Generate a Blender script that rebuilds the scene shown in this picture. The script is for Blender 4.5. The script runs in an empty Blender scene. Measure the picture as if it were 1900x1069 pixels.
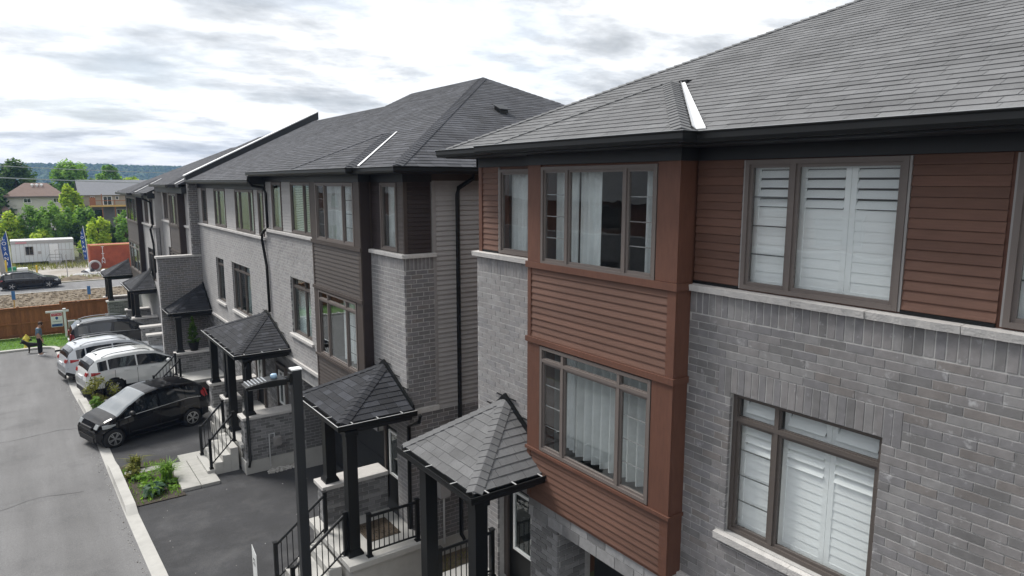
import bpy, math, random
from mathutils import Vector, Matrix

R = random.Random(7)
rad = math.radians
scn = bpy.context.scene
col = scn.collection

# ---------------------------------------------------------------- camera
CAM = Vector((0.0, 0.0, 8.0))
PITCH, YAW = rad(8.84), rad(35.45)
cam = bpy.data.cameras.new('camera')
cam.sensor_width = 36.0
cam.lens = 36.0 * 1270.0 / 1900.0
cam.clip_start = 0.1
cam.clip_end = 9000
camo = bpy.data.objects.new('camera', cam)
col.objects.link(camo)
camo.location = CAM
camo.rotation_euler = (math.pi / 2 - PITCH, 0, -YAW)
scn.camera = camo

# ---------------------------------------------------------------- light
SUN_EL, SUN_AZ = rad(50), rad(-24)      # azimuth measured from +Y towards +X
world = bpy.data.worlds.new('World')
scn.world = world
world.use_nodes = True
nt = world.node_tree
nt.nodes.clear()


def N(tree, typ, **kw):
    n = tree.nodes.new(typ)
    for k, v in kw.items():
        if k in n.inputs.keys():
            n.inputs[k].default_value = v
        else:
            setattr(n, k, v)
    return n


def L(tree, a, b):
    tree.links.new(a, b)


def build_sky():
    t = nt
    out = N(t, 'ShaderNodeOutputWorld')
    sky = N(t, 'ShaderNodeTexSky', sky_type='NISHITA')
    sky.sun_disc = False
    sky.sun_elevation = SUN_EL
    sky.sun_rotation = SUN_AZ
    sky.altitude = 100
    sky.dust_density = 2.0
    bg1 = N(t, 'ShaderNodeBackground')
    bg1.inputs['Strength'].default_value = 0.15
    L(t, sky.outputs[0], bg1.inputs['Color'])
    # cloud deck: project the view direction on a flat layer overhead
    tc = N(t, 'ShaderNodeTexCoord')
    sep = N(t, 'ShaderNodeSeparateXYZ')
    L(t, tc.outputs['Generated'], sep.inputs[0])
    zc = N(t, 'ShaderNodeMath', operation='MAXIMUM')
    zc.inputs[1].default_value = 0.0
    L(t, sep.outputs['Z'], zc.inputs[0])
    za = N(t, 'ShaderNodeMath', operation='ADD')
    za.inputs[1].default_value = 0.16
    L(t, zc.outputs[0], za.inputs[0])
    comb = N(t, 'ShaderNodeCombineXYZ')
    for i, ax in enumerate('XY'):
        d = N(t, 'ShaderNodeMath', operation='DIVIDE')
        L(t, sep.outputs[ax], d.inputs[0])
        L(t, za.outputs[0], d.inputs[1])
        L(t, d.outputs[0], comb.inputs[i])
    mp = N(t, 'ShaderNodeMapping')
    mp.inputs['Rotation'].default_value = (0, 0, rad(35))
    mp.inputs['Scale'].default_value = (0.75, 1.0, 1)
    mp.inputs['Location'].default_value = (1.35, 0.75, 0)
    L(t, comb.outputs[0], mp.inputs['Vector'])
    n1 = N(t, 'ShaderNodeTexNoise')
    n1.inputs['Scale'].default_value = 1.9
    n1.inputs['Detail'].default_value = 12
    n1.inputs['Roughness'].default_value = 0.60
    n1.inputs['Distortion'].default_value = 0.12
    L(t, mp.outputs[0], n1.inputs['Vector'])
    n2 = N(t, 'ShaderNodeTexNoise')
    n2.inputs['Scale'].default_value = 0.8
    n2.inputs['Detail'].default_value = 5
    L(t, mp.outputs[0], n2.inputs['Vector'])
    # dark undersides of the clouds
    r1 = N(t, 'ShaderNodeValToRGB')
    e = r1.color_ramp.elements
    e[0].position, e[0].color = 0.43, (0.88, 0.88, 0.88, 1)
    e[1].position, e[1].color = 0.70, (0.35, 0.37, 0.39, 1)
    for pos, c in ((0.50, (0.74, 0.755, 0.77, 1)), (0.545, (0.60, 0.62, 0.64, 1)), (0.61, (0.47, 0.49, 0.51, 1))):
        e.new(pos).color = c
    L(t, n1.outputs['Fac'], r1.inputs[0])
    bg2 = N(t, 'ShaderNodeBackground')
    bg2.inputs['Strength'].default_value = 1.0
    L(t, r1.outputs[0], bg2.inputs['Color'])
    # thin places where some blue shows
    r2 = N(t, 'ShaderNodeValToRGB')
    r2.color_ramp.elements[0].position = 0.36
    r2.color_ramp.elements[0].color = (0.72, 0.72, 0.72, 1)
    r2.color_ramp.elements[1].position = 0.52
    r2.color_ramp.elements[1].color = (0.985, 0.985, 0.985, 1)
    L(t, n2.outputs['Fac'], r2.inputs[0])
    mix = N(t, 'ShaderNodeMixShader')
    L(t, r2.outputs[0], mix.inputs[0])
    L(t, bg1.outputs[0], mix.inputs[1])
    L(t, bg2.outputs[0], mix.inputs[2])
    L(t, mix.outputs[0], out.inputs[0])


build_sky()
sun = bpy.data.lights.new('sun', 'SUN')
sun.energy = 3.0
sun.angle = rad(20)
sun.color = (1.0, 0.96, 0.9)
suno = bpy.data.objects.new('sun', sun)
col.objects.link(suno)
sd = Vector((math.sin(SUN_AZ) * math.cos(SUN_EL), math.cos(SUN_AZ) * math.cos(SUN_EL), math.sin(SUN_EL)))
suno.rotation_euler = sd.to_track_quat('Z', 'Y').to_euler()
suno.location = (0, 0, 60)
scn.view_settings.view_transform = 'Standard'
scn.view_settings.look = 'None'
scn.view_settings.exposure = 0.52
scn.view_settings.gamma = 1
scn.view_settings.use_curve_mapping = False

# ---------------------------------------------------------------- materials
MATS = {}


def mat(name, c, rough=0.75, var=0.18, scale=6.0, bump=0.0, bscale=60.0, metal=0.0, spec=0.4,
        c2=None, c2s=2.0, c2t=(0.5, 0.7), stretch=None, coat=0.0, obj=False, sheen=0.0, big=None, fine=None):
    """Principled material whose colour drifts with noise over the world position."""
    m = bpy.data.materials.new(name)
    m.use_nodes = True
    t = m.node_tree
    b = t.nodes['Principled BSDF']
    b.inputs['Roughness'].default_value = rough
    b.inputs['Metallic'].default_value = metal
    b.inputs['Specular IOR Level'].default_value = spec
    if sheen:
        b.inputs['Sheen Weight'].default_value = sheen
        b.inputs['Sheen Roughness'].default_value = 0.45
    if coat:
        b.inputs['Coat Weight'].default_value = coat
        b.inputs['Coat Roughness'].default_value = 0.04
        b.inputs['Coat IOR'].default_value = 1.7
    if obj:
        pos = N(t, 'ShaderNodeTexCoord').outputs['Object']
    else:
        pos = N(t, 'ShaderNodeNewGeometry').outputs['Position']
    if stretch:
        mp = N(t, 'ShaderNodeMapping')
        mp.inputs['Scale'].default_value = stretch
        L(t, pos, mp.inputs['Vector'])
        pos = mp.outputs[0]
    n = N(t, 'ShaderNodeTexNoise')
    n.inputs['Scale'].default_value = scale
    n.inputs['Detail'].default_value = 6
    n.inputs['Roughness'].default_value = 0.62
    L(t, pos, n.inputs['Vector'])
    rp = N(t, 'ShaderNodeValToRGB')
    lo, hi = 1 - var, 1 + var
    rp.color_ramp.elements[0].position = 0.28
    rp.color_ramp.elements[1].position = 0.72
    rp.color_ramp.elements[0].color = (c[0] * lo, c[1] * lo, c[2] * lo, 1)
    rp.color_ramp.elements[1].color = (min(1, c[0] * hi), min(1, c[1] * hi), min(1, c[2] * hi), 1)
    L(t, n.outputs['Fac'], rp.inputs[0])
    colr = rp.outputs[0]
    if c2:
        n2 = N(t, 'ShaderNodeTexNoise')
        n2.inputs['Scale'].default_value = c2s
        n2.inputs['Detail'].default_value = 7
        n2.inputs['Roughness'].default_value = 0.65
        L(t, pos, n2.inputs['Vector'])
        r2 = N(t, 'ShaderNodeValToRGB')
        r2.color_ramp.elements[0].position = c2t[0]
        r2.color_ramp.elements[1].position = c2t[1]
        L(t, n2.outputs['Fac'], r2.inputs[0])
        mx = N(t, 'ShaderNodeMix', data_type='RGBA')
        L(t, r2.outputs[0], mx.inputs[0])
        L(t, colr, mx.inputs[6])
        mx.inputs[7].default_value = (*c2, 1)
        colr = mx.outputs[2]
    for lay in (big, fine):
        if lay:
            nb_ = N(t, 'ShaderNodeTexNoise')
            nb_.inputs['Scale'].default_value = lay[0]
            nb_.inputs['Detail'].default_value = 5
            nb_.inputs['Roughness'].default_value = 0.6
            src = pos
            if len(lay) > 2:
                mp_ = N(t, 'ShaderNodeMapping')
                mp_.inputs['Scale'].default_value = lay[2]
                L(t, N(t, 'ShaderNodeNewGeometry').outputs['Position'], mp_.inputs['Vector'])
                src = mp_.outputs[0]
            L(t, src, nb_.inputs['Vector'])
            rb = N(t, 'ShaderNodeValToRGB')
            rb.color_ramp.elements[0].position = 0.34
            rb.color_ramp.elements[1].position = 0.66
            k0, k1 = 1 - lay[1], 1 + lay[1] * 0.6
            rb.color_ramp.elements[0].color = (k0, k0, k0, 1)
            rb.color_ramp.elements[1].color = (k1, k1, k1, 1)
            L(t, nb_.outputs['Fac'], rb.inputs[0])
            mm_ = N(t, 'ShaderNodeMix', data_type='RGBA', blend_type='MULTIPLY')
            mm_.inputs[0].default_value = 1.0
            L(t, colr, mm_.inputs[6])
            L(t, rb.outputs[0], mm_.inputs[7])
            colr = mm_.outputs[2]
    L(t, colr, b.inputs['Base Color'])
    if bump:
        nb = N(t, 'ShaderNodeTexNoise')
        nb.inputs['Scale'].default_value = bscale
        nb.inputs['Detail'].default_value = 4
        L(t, pos, nb.inputs['Vector'])
        bp = N(t, 'ShaderNodeBump')
        bp.inputs['Strength'].default_value = bump
        bp.inputs['Distance'].default_value = 0.02
        L(t, nb.outputs['Fac'], bp.inputs['Height'])
        L(t, bp.outputs[0], b.inputs['Normal'])
    MATS[name] = m
    return m


def glass(name, tint=(0.985, 0.995, 0.995), refl=0.10, rough=0.0):
    m = bpy.data.materials.new(name)
    m.use_nodes = True
    t = m.node_tree
    t.nodes.clear()
    o = N(t, 'ShaderNodeOutputMaterial')
    tr = N(t, 'ShaderNodeBsdfTransparent')
    tr.inputs[0].default_value = (*tint, 1)
    gl = N(t, 'ShaderNodeBsdfGlossy')
    gl.inputs['Roughness'].default_value = rough
    gl.inputs['Color'].default_value = (0.92, 0.96, 0.97, 1)
    lw = N(t, 'ShaderNodeLayerWeight')
    lw.inputs['Blend'].default_value = 0.5
    pw = N(t, 'ShaderNodeMath', operation='POWER')
    pw.inputs[1].default_value = 4.0
    L(t, lw.outputs['Facing'], pw.inputs[0])
    mu = N(t, 'ShaderNodeMath', operation='MULTIPLY_ADD')
    mu.inputs[1].default_value = 0.55
    mu.inputs[2].default_value = 0.045 + refl
    mu.use_clamp = True
    L(t, pw.outputs[0], mu.inputs[0])
    # slight waviness of the panes
    pos = N(t, 'ShaderNodeNewGeometry').outputs['Position']
    nb = N(t, 'ShaderNodeTexNoise')
    nb.inputs['Scale'].default_value = 1.6
    L(t, pos, nb.inputs['Vector'])
    bp = N(t, 'ShaderNodeBump')
    bp.inputs['Strength'].default_value = 0.05
    bp.inputs['Distance'].default_value = 0.05
    L(t, nb.outputs['Fac'], bp.inputs['Height'])
    L(t, bp.outputs[0], gl.inputs['Normal'])
    mx = N(t, 'ShaderNodeMixShader')
    L(t, mu.outputs[0], mx.inputs[0])
    L(t, tr.outputs[0], mx.inputs[1])
    L(t, gl.outputs[0], mx.inputs[2])
    L(t, mx.outputs[0], o.inputs[0])
    MATS[name] = m
    return m


def leafmat(name, c, var=0.35):
    m = mat(name, c, rough=0.6, var=var, scale=1.3, spec=0.25)
    t = m.node_tree
    b = t.nodes['Principled BSDF']
    tl = N(t, 'ShaderNodeBsdfTranslucent')
    tl.inputs[0].default_value = (c[0] * 1.5, c[1] * 1.6, c[2] * 0.8, 1)
    mx = N(t, 'ShaderNodeMixShader')
    mx.inputs[0].default_value = 0.42
    L(t, b.outputs[0], mx.inputs[1])
    L(t, tl.outputs[0], mx.inputs[2])
    L(t, mx.outputs[0], t.nodes['Material Output'].inputs[0])
    return m


# bricks (several firings) and mortar
GB = (0.218, 0.213, 0.215)
BRK = [mat('brick_grey_%d' % i, tuple(g * k * w for g, w in zip(GB, wm)), 0.85, 0.16, 9, 0.25, 90,
           c2=(0.42, 0.42, 0.43), c2s=7.5, c2t=(0.60, 0.74), sheen=.30, big=(1.1, .16, (1, 1, .45)))
       for i, (k, wm) in enumerate([(0.78, (1, 1, 1)), (0.9, (1.0, 1.0, 1.03)), (1.0, (1.02, 1, 1)),
                                    (1.1, (1, 1, 1)), (0.86, (1.06, 1.0, 0.96)), (1.22, (1, 1, 1.0))])]
BRD = [mat('brick_stone_%d' % i, tuple(g * k for g in (0.27, 0.27, 0.275)), 0.85, 0.15, 9, 0.25, 90)
       for i, k in enumerate([0.55, 0.7, 0.88, 1.02, 1.15, 0.62])]
MORT = mat('mortar', (0.44, 0.435, 0.425), 0.95, 0.12, 14, 0.3, 120, sheen=.15)
MORTG = mat('mortar_grey', (0.43, 0.425, 0.415), 0.95, 0.15, 9, 0.3, 120)
STONE = mat('limestone_sill', (0.53, 0.515, 0.50), 0.85, 0.10, 8, 0.5, 40, c2=(0.39, 0.38, 0.37), c2s=6, c2t=(0.55, 0.8))
CONC = mat('concrete', (0.46, 0.455, 0.435), 0.9, 0.10, 3, 0.25, 60, c2=(0.34, 0.335, 0.32), c2s=1.5, c2t=(0.5, 0.75))
CONCP = mat('concrete_paver', (0.40, 0.395, 0.375), 0.9, 0.14, 4, 0.25, 60, c2=(0.27, 0.27, 0.25), c2s=2, c2t=(0.5, 0.75))
# cladding and trim
BROWN = [mat('plank_brown_%d' % i, tuple(v * k for v in (0.142, 0.073, 0.052)), 0.62, 0.16, 5, 0.3, 40, stretch=(6, 1.0, 14), big=(.9, .14, (1, .6, 1)))
         for i, k in enumerate([0.93, 1.0, 1.07, 0.86])]
BROWNT = mat('trim_brown', (0.128, 0.057, 0.038), 0.6, 0.14, 4, 0.15, 50, stretch=(6, 6, 1.2), big=(.9, .14, (1, 1, .5)))
TAUPE = [mat('plank_taupe_%d' % i, tuple(v * k for v in (0.085, 0.072, 0.066)), 0.6, 0.14, 5, 0.25, 40, stretch=(6, 1.0, 14))
         for i, k in enumerate([0.94, 1.0, 1.06])]
TAUPET = mat('trim_taupe', (0.068, 0.054, 0.048), 0.6, 0.12, 4)
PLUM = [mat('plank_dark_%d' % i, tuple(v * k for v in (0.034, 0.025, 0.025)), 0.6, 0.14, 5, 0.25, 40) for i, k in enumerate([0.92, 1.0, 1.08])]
GREYS = [mat('plank_grey_%d' % i, tuple(v * k for v in (0.36, 0.35, 0.345)), 0.65, 0.08, 3, 0.1, 40, sheen=.3) for i, k in enumerate([0.95, 1.0, 1.04])]
GREYT = mat('trim_grey', (0.28, 0.27, 0.265), 0.6, 0.06)
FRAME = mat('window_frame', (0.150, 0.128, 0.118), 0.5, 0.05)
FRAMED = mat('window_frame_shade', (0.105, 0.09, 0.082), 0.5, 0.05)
BLACK = mat('black_metal', (0.008, 0.009, 0.010), 0.42, 0.1, spec=0.3)
FRIEZE = mat('charcoal_frieze', (0.020, 0.022, 0.025), 0.5, 0.1)
DRIP = mat('drip_edge', (0.62, 0.63, 0.64), 0.35, 0.05, metal=0.4)
FLASH = mat('valley_flashing', (0.72, 0.73, 0.74), 0.5, 0.08, 5, metal=0.2)
VINYL = mat('vinyl_white', (0.80, 0.82, 0.82), 0.45, 0.03)
BAR = mat('grille_bar', (0.10, 0.11, 0.11), 0.5, 0.05)
BARW = mat('grille_bar_pale', (0.26, 0.26, 0.26), 0.5, 0.05)
SHUT = mat('shutter_paint', (0.90, 0.92, 0.92), 0.5, 0.02)
CURT = mat('curtain_fabric', (0.75, 0.79, 0.79), 0.9, 0.10, 4)
CURTD = mat('curtain_sheer', (0.55, 0.58, 0.58), 0.9, 0.12, 4)
ROOM = mat('room_paint', (0.24, 0.23, 0.22), 0.9, 0.1)
GLASS = glass('window_glass', refl=0.035)
GLASSD = glass('window_glass_far', (0.86, 0.90, 0.90), 0.05)
# shingles
SHG = [mat('shingle_grey_%d' % i, tuple(v * k for v in (0.155, 0.158, 0.163)), 0.92, 0.13, 3.0, 0.5, 160,
           c2=(0.135 * k, 0.135 * k, 0.14 * k), c2s=22, c2t=(0.5, 0.72), big=(.5, .14)) for i, k in enumerate([0.84, 0.96, 1.0, 1.05, 1.14])]
SHC = [mat('shingle_charcoal_%d' % i, tuple(v * k for v in (0.066, 0.069, 0.079)), 0.92, 0.18, 3.0, 0.5, 160, big=(.4, .15))
       for i, k in enumerate([0.74, 0.9, 1.0, 1.12, 1.32])]
SHD = [mat('shingle_black_%d' % i, tuple(v * k for v in (0.027, 0.029, 0.035)), 0.9, 0.18, 3.0, 0.4, 160)
       for i, k in enumerate([0.7, 0.9, 1.0, 1.25, 1.75])]
DECK = mat('roof_deck', (0.035, 0.036, 0.04), 0.95, 0.1)
# ground
ASPH = mat('asphalt_street', (0.180, 0.180, 0.183), 0.93, 0.10, 0.5, 0.5, 90, c2=(0.125, 0.125, 0.128), c2s=0.55, c2t=(0.55, 0.8), big=(1.0, .16, (1.2, .10, 1)), fine=(38, .22))
ASPD = mat('asphalt_drive', (0.052, 0.053, 0.057), 0.9, 0.2, 0.8, 0.5, 90, c2=(0.088, 0.089, 0.092), c2s=1.1, c2t=(0.5, 0.78), big=(1.0, .18, (.25, 1.0, 1)), fine=(42, .28))
SOIL = mat('bare_soil', (0.135, 0.105, 0.07), 0.95, 0.45, 1.6, 1.0, 5, c2=(0.23, 0.195, 0.145), c2s=0.8, c2t=(0.48, 0.72))
MULCH = mat('mulch', (0.055, 0.045, 0.035), 0.95, 0.4, 6, 0.7, 30)
LAWN = mat('lawn_turf', (0.075, 0.165, 0.03), 0.9, 0.3, 1.2, 0.6, 50, c2=(0.11, 0.20, 0.05), c2s=0.8)
MEADOW = mat('meadow', (0.12, 0.135, 0.06), 0.95, 0.3, 0.3)
GRAVEL = mat('gravel', (0.40, 0.385, 0.36), 0.9, 0.3, 12, 0.6, 40)
YARD = mat('yard_gravel', (0.34, 0.32, 0.29), 0.95, 0.22, 0.5, 0.5, 6, c2=(0.24, 0.21, 0.17), c2s=0.3)
WOODF = [mat('fence_wood_%d' % i, tuple(v * k for v in (0.30, 0.125, 0.052)), 0.8, 0.25, 3, 0.2, 40, stretch=(6, 6, 1)) for i, k in enumerate([0.8, 0.95, 1.1])]
BARK = mat('bark', (0.09, 0.07, 0.05), 0.95, 0.3, 5, 0.5, 30)
LEAF = {
    'dark': [leafmat('leaf_dark_%d' % i, c) for i, c in enumerate([(0.043, 0.089, 0.023), (0.069, 0.129, 0.031), (0.101, 0.172, 0.043)])],
    'mid': [leafmat('leaf_mid_%d' % i, c) for i, c in enumerate([(0.105, 0.202, 0.039), (0.150, 0.272, 0.053), (0.211, 0.351, 0.070)])],
    'lime': [leafmat('leaf_lime_%d' % i, c) for i, c in enumerate([(0.179, 0.283, 0.030), (0.283, 0.389, 0.044), (0.419, 0.508, 0.060)])],
    'olive': [leafmat('leaf_olive_%d' % i, c) for i, c in enumerate([(0.103, 0.115, 0.029), (0.161, 0.167, 0.040), (0.218, 0.218, 0.057)])],
    'blue': [leafmat('leaf_blue_%d' % i, c) for i, c in enumerate([(0.034, 0.081, 0.052), (0.052, 0.103, 0.063), (0.069, 0.138, 0.081)])],
}

# ---------------------------------------------------------------- lettering (made first, while the scene is small)
TEXTM = {}


def _letters():
    for w in ['FOR SALE', '23'] + sorted(set('TITANLOS')):
        cu = bpy.data.curves.new('lettering', 'FONT')
        cu.body = w
        cu.size = 1.0
        cu.extrude = .004
        cu.align_x = 'CENTER'
        cu.align_y = 'CENTER'
        o = bpy.data.objects.new('lettering', cu)
        col.objects.link(o)
        bpy.context.view_layer.update()
        TEXTM[w] = bpy.data.meshes.new_from_object(o.evaluated_get(bpy.context.evaluated_depsgraph_get()))
        bpy.data.objects.remove(o)


_letters()

# ---------------------------------------------------------------- mesh helpers
class MB:
    def __init__(s):
        s.v, s.f, s.m = [], [], []

    def add(s, vs, fs, mi=0):
        o = len(s.v)
        s.v += [tuple(p) for p in vs]
        for f in fs:
            s.f.append(tuple(o + i for i in f))
            s.m.append(mi)
        return s

    def hexa(s, p, mi=0):
        """p: 4 bottom corners then 4 top corners"""
        return s.add(p, [(0, 3, 2, 1), (4, 5, 6, 7), (0, 1, 5, 4), (1, 2, 6, 5), (2, 3, 7, 6), (3, 0, 4, 7)], mi)

    def box(s, x0, x1, y0, y1, z0, z1, mi=0):
        return s.hexa([(x0, y0, z0), (x1, y0, z0), (x1, y1, z0), (x0, y1, z0),
                       (x0, y0, z1), (x1, y0, z1), (x1, y1, z1), (x0, y1, z1)], mi)

    def quad(s, a, b, c, d, mi=0):
        return s.add([a, b, c, d], [(0, 1, 2, 3)], mi)

    def prism(s, prof, o0, o1, mi=0):
        """prof: list of 3D points at one end; o0,o1: offsets"""
        n = len(prof)
        a = [Vector(p) + Vector(o0) for p in prof]
        b = [Vector(p) + Vector(o1) for p in prof]
        fs = [tuple(range(n - 1, -1, -1)), tuple(range(n, 2 * n))]
        fs += [(i, (i + 1) % n, n + (i + 1) % n, n + i) for i in range(n)]
        return s.add(a + b, fs, mi)

    def tube(s, pts, r, n=8, mi=0):
        pts = [Vector(p) for p in pts]
        rr = r if isinstance(r, (list, tuple)) else [r] * len(pts)
        vs = []
        for i, p in enumerate(pts):
            d = (pts[min(i + 1, len(pts) - 1)] - pts[max(i - 1, 0)]).normalized()
            up = Vector((0, 0, 1)) if abs(d.z) < 0.9 else Vector((1, 0, 0))
            a = d.cross(up).normalized()
            b = d.cross(a)
            for k in range(n):
                t = 2 * math.pi * k / n
                vs.append(p + (a * math.cos(t) + b * math.sin(t)) * rr[i])
        fs = []
        for i in range(len(pts) - 1):
            for k in range(n):
                fs.append((i * n + k, i * n + (k + 1) % n, (i + 1) * n + (k + 1) % n, (i + 1) * n + k))
        fs.append(tuple(range(n - 1, -1, -1)))
        fs.append(tuple((len(pts) - 1) * n + k for k in range(n)))
        return s.add(vs, fs, mi)

    def lathe(s, c, prof, n=12, axis='z', mi=0):
        """prof: (r, h) pairs around axis through c"""
        vs = []
        for r_, h in prof:
            for k in range(n):
                t = 2 * math.pi * k / n
                a, b = r_ * math.cos(t), r_ * math.sin(t)
                d = {'z': (a, b, h), 'x': (h, a, b), 'y': (a, h, b)}[axis]
                vs.append((c[0] + d[0], c[1] + d[1], c[2] + d[2]))
        fs = []
        for i in range(len(prof) - 1):
            for k in range(n):
                fs.append((i * n + k, i * n + (k + 1) % n, (i + 1) * n + (k + 1) % n, (i + 1) * n + k))
        fs.append(tuple(range(n - 1, -1, -1)))
        fs.append(tuple((len(prof) - 1) * n + k for k in range(n)))
        return s.add(vs, fs, mi)

    def mesh(s, name, mats, smooth=False):
        me = bpy.data.meshes.new(name)
        me.from_pydata(s.v, [], s.f)
        for m in (mats if isinstance(mats, (list, tuple)) else [mats]):
            me.materials.append(m)
        me.polygons.foreach_set('material_index', s.m)
        if smooth:
            me.polygons.foreach_set('use_smooth', [True] * len(s.f))
        me.update()
        return me

    def obj(s, name, mats, parent=None, smooth=False, bevel=0.0):
        o = bpy.data.objects.new(name, s.mesh(name, mats, smooth))
        link(o, parent)
        if bevel:
            b = o.modifiers.new('bevel', 'BEVEL')
            b.width = bevel
            b.segments = 2
            b.limit_method = 'ANGLE'
            b.angle_limit = rad(50)
        return o


def link(o, parent=None):
    col.objects.link(o)
    if parent is not None:
        o.parent = parent
        if parent.get('_root'):
            o.matrix_parent_inverse = Matrix(parent['_mw']).inverted()
    return o


def tag(o, label=None, cat=None, group=None, kind=None):
    if label:
        o['label'] = label
    if cat:
        o['category'] = cat
    if group:
        o['group'] = group
    if kind:
        o['kind'] = kind
    return o


def thing(name, loc, label, cat, group=None):
    o = bpy.data.objects.new(name, None)
    o.empty_display_size = 0.3
    o.location = loc
    col.objects.link(o)
    o['_root'] = 1
    mw = Matrix.Translation(Vector(loc))
    o['_mw'] = [list(r_) for r_ in mw]
    tag(o, label, cat, group)
    return o


def local_thing(name, loc, rz, label, cat, group=None, scale=1.0):
    """an Empty whose parts are written in its own coordinates"""
    o = bpy.data.objects.new(name, None)
    o.empty_display_size = 0.3
    o.location = loc
    o.rotation_euler = (0, 0, rz)
    o.scale = (scale,) * 3
    col.objects.link(o)
    tag(o, label, cat, group)
    return o


CF = Vector((math.sin(YAW) * math.cos(PITCH), math.cos(YAW) * math.cos(PITCH), -math.sin(PITCH)))
CR = Vector((math.cos(YAW), -math.sin(YAW), 0))
CU = CR.cross(CF)


def seen_size(c, extra=0):
    """rough size rank of a piece: nearer and inside the picture first"""
    q = Vector(c) - CAM
    z = q.dot(CF)
    if z < 0.5:
        return -1e6
    u, v = q.dot(CR) / z * 1270 / 950, q.dot(CU) / z * 1270 / 534
    if abs(u) > 1.02 or abs(v) > 1.03:
        return -1e5 - z
    return -q.length + extra


def wall_boxes(mb, plane, c, t, a0, a1, z0, z1, holes, mi=0):
    """slab of thickness t behind face c with rectangular holes (a0,a1,z0,z1)"""
    holes = [(h[0] - .004, h[1] + .004, h[2] - .004, h[3] + .004) for h in holes]
    As = sorted(set([a0, a1] + [min(max(h[i], a0), a1) for h in holes for i in (0, 1)]))
    Zs = sorted(set([z0, z1] + [min(max(h[i], z0), z1) for h in holes for i in (2, 3)]))
    for i in range(len(As) - 1):
        run = None
        for j in range(len(Zs) - 1):
            am, zm = (As[i] + As[i + 1]) / 2, (Zs[j] + Zs[j + 1]) / 2
            if any(h[0] < am < h[1] and h[2] < zm < h[3] for h in holes):
                continue
            if plane == 'x':
                mb.box(c, c + t, As[i], As[i + 1], Zs[j], Zs[j + 1], mi)
            else:
                mb.box(As[i], As[i + 1], c, c + t, Zs[j], Zs[j + 1], mi)


def brick_rows(out, plane, c, a0, a1, z0, z1, holes=(), ch=0.103, bl=0.309, j=0.015, tints=(0, 1, 1, 2, 2, 3, 4), off=0.0, jit=0.02):
    n = max(1, round((z1 - z0) / ch))
    h = (z1 - z0) / n
    for i in range(n):
        zb, zt = z0 + i * h + j / 2, z0 + (i + 1) * h - j / 2
        iv = [(a0, a1)]
        for hh in holes:
            if hh[2] < (zb + zt) / 2 < hh[3]:
                nv = []
                for p, q in iv:
                    if hh[1] <= p or hh[0] >= q:
                        nv.append((p, q))
                    else:
                        if hh[0] > p:
                            nv.append((p, hh[0]))
                        if hh[1] < q:
                            nv.append((hh[1], q))
                iv = nv
        st = a0 - bl + (0.5 * bl if i % 2 else 0) + off + R.uniform(-jit, jit)
        k = 0
        while True:
            p = st + k * bl
            k += 1
            if p > a1:
                break
            for (lo, hi) in iv:
                s, e = max(p + j / 2, lo), min(p + bl - j / 2, hi)
                if e - s > 0.035:
                    out.append((plane, c, round(s, 3), round(e, 3), zb, zt, R.choice(tints)))


def soldiers(out, plane, c, a0, a1, z0, z1, w=0.103, j=0.014, tints=(0, 1, 1, 2, 2, 3)):
    n = max(1, round((a1 - a0) / w))
    w = (a1 - a0) / n
    for i in range(n):
        out.append((plane, c, round(a0 + i * w + j / 2, 3), round(a0 + (i + 1) * w - j / 2, 3), z0, z1, R.choice(tints)))


def emit_bricks(house, lst, mats, nmax=300):
    """nearest ones become objects, the rest one mesh"""
    def ctr(b):
        a, z = (b[2] + b[3]) / 2, (b[4] + b[5]) / 2
        return (b[1], a, z) if b[0] == 'x' else (a, b[1], z)
    lst = sorted(lst, key=lambda b: -seen_size(ctr(b)))
    cache = {}
    D = 0.045
    for b in lst[:nmax]:
        ln, h = round(b[3] - b[2], 2), round(b[5] - b[4], 3)
        key = (b[0], ln, h, b[6])
        if key not in cache:
            mb = MB()
            e = 0.0035
            if b[0] == 'x':
                p = [(0, -ln / 2 + e, -h / 2 + e), (0, ln / 2 - e, -h / 2 + e), (0, ln / 2 - e, h / 2 - e), (0, -ln / 2 + e, h / 2 - e)]
                q = [(e, -ln / 2, -h / 2), (e, ln / 2, -h / 2), (e, ln / 2, h / 2), (e, -ln / 2, h / 2)]
                s = [(D, y, z) for _, y, z in q]
            else:
                p = [(-ln / 2 + e, 0, -h / 2 + e), (ln / 2 - e, 0, -h / 2 + e), (ln / 2 - e, 0, h / 2 - e), (-ln / 2 + e, 0, h / 2 - e)]
                q = [(-ln / 2, e, -h / 2), (ln / 2, e, -h / 2), (ln / 2, e, h / 2), (-ln / 2, e, h / 2)]
                s = [(x, D, z) for x, _, z in q]
            fs = [(0, 1, 2, 3)]
            for o in (0, 4):
                fs += [(o + i, o + (i + 1) % 4, o + 4 + (i + 1) % 4, o + 4 + i) for i in range(4)]
            mb.add(p + q + s, fs)
            cache[key] = mb.mesh('brick', mats[b[6]])
        o = bpy.data.objects.new('brick', cache[key])
        jx = R.uniform(-0.002, 0.0025)
        c = ctr(b)
        o.location = (c[0] + (jx if b[0] == 'x' else 0), c[1] + (jx if b[0] == 'y' else 0), c[2])
        link(o, house)
    mb = MB()
    for b in lst[nmax:]:
        jx = R.uniform(-0.002, 0.0025)
        if b[0] == 'x':
            mb.box(b[1] + jx, b[1] + D, b[2], b[3], b[4], b[5], b[6])
        else:
            mb.box(b[2], b[3], b[1] + jx, b[1] + D, b[4], b[5], b[6])
    if mb.f:
        tag(mb.obj('brick', mats, house), 'the smaller bricks further away', kind='stuff')


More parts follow.
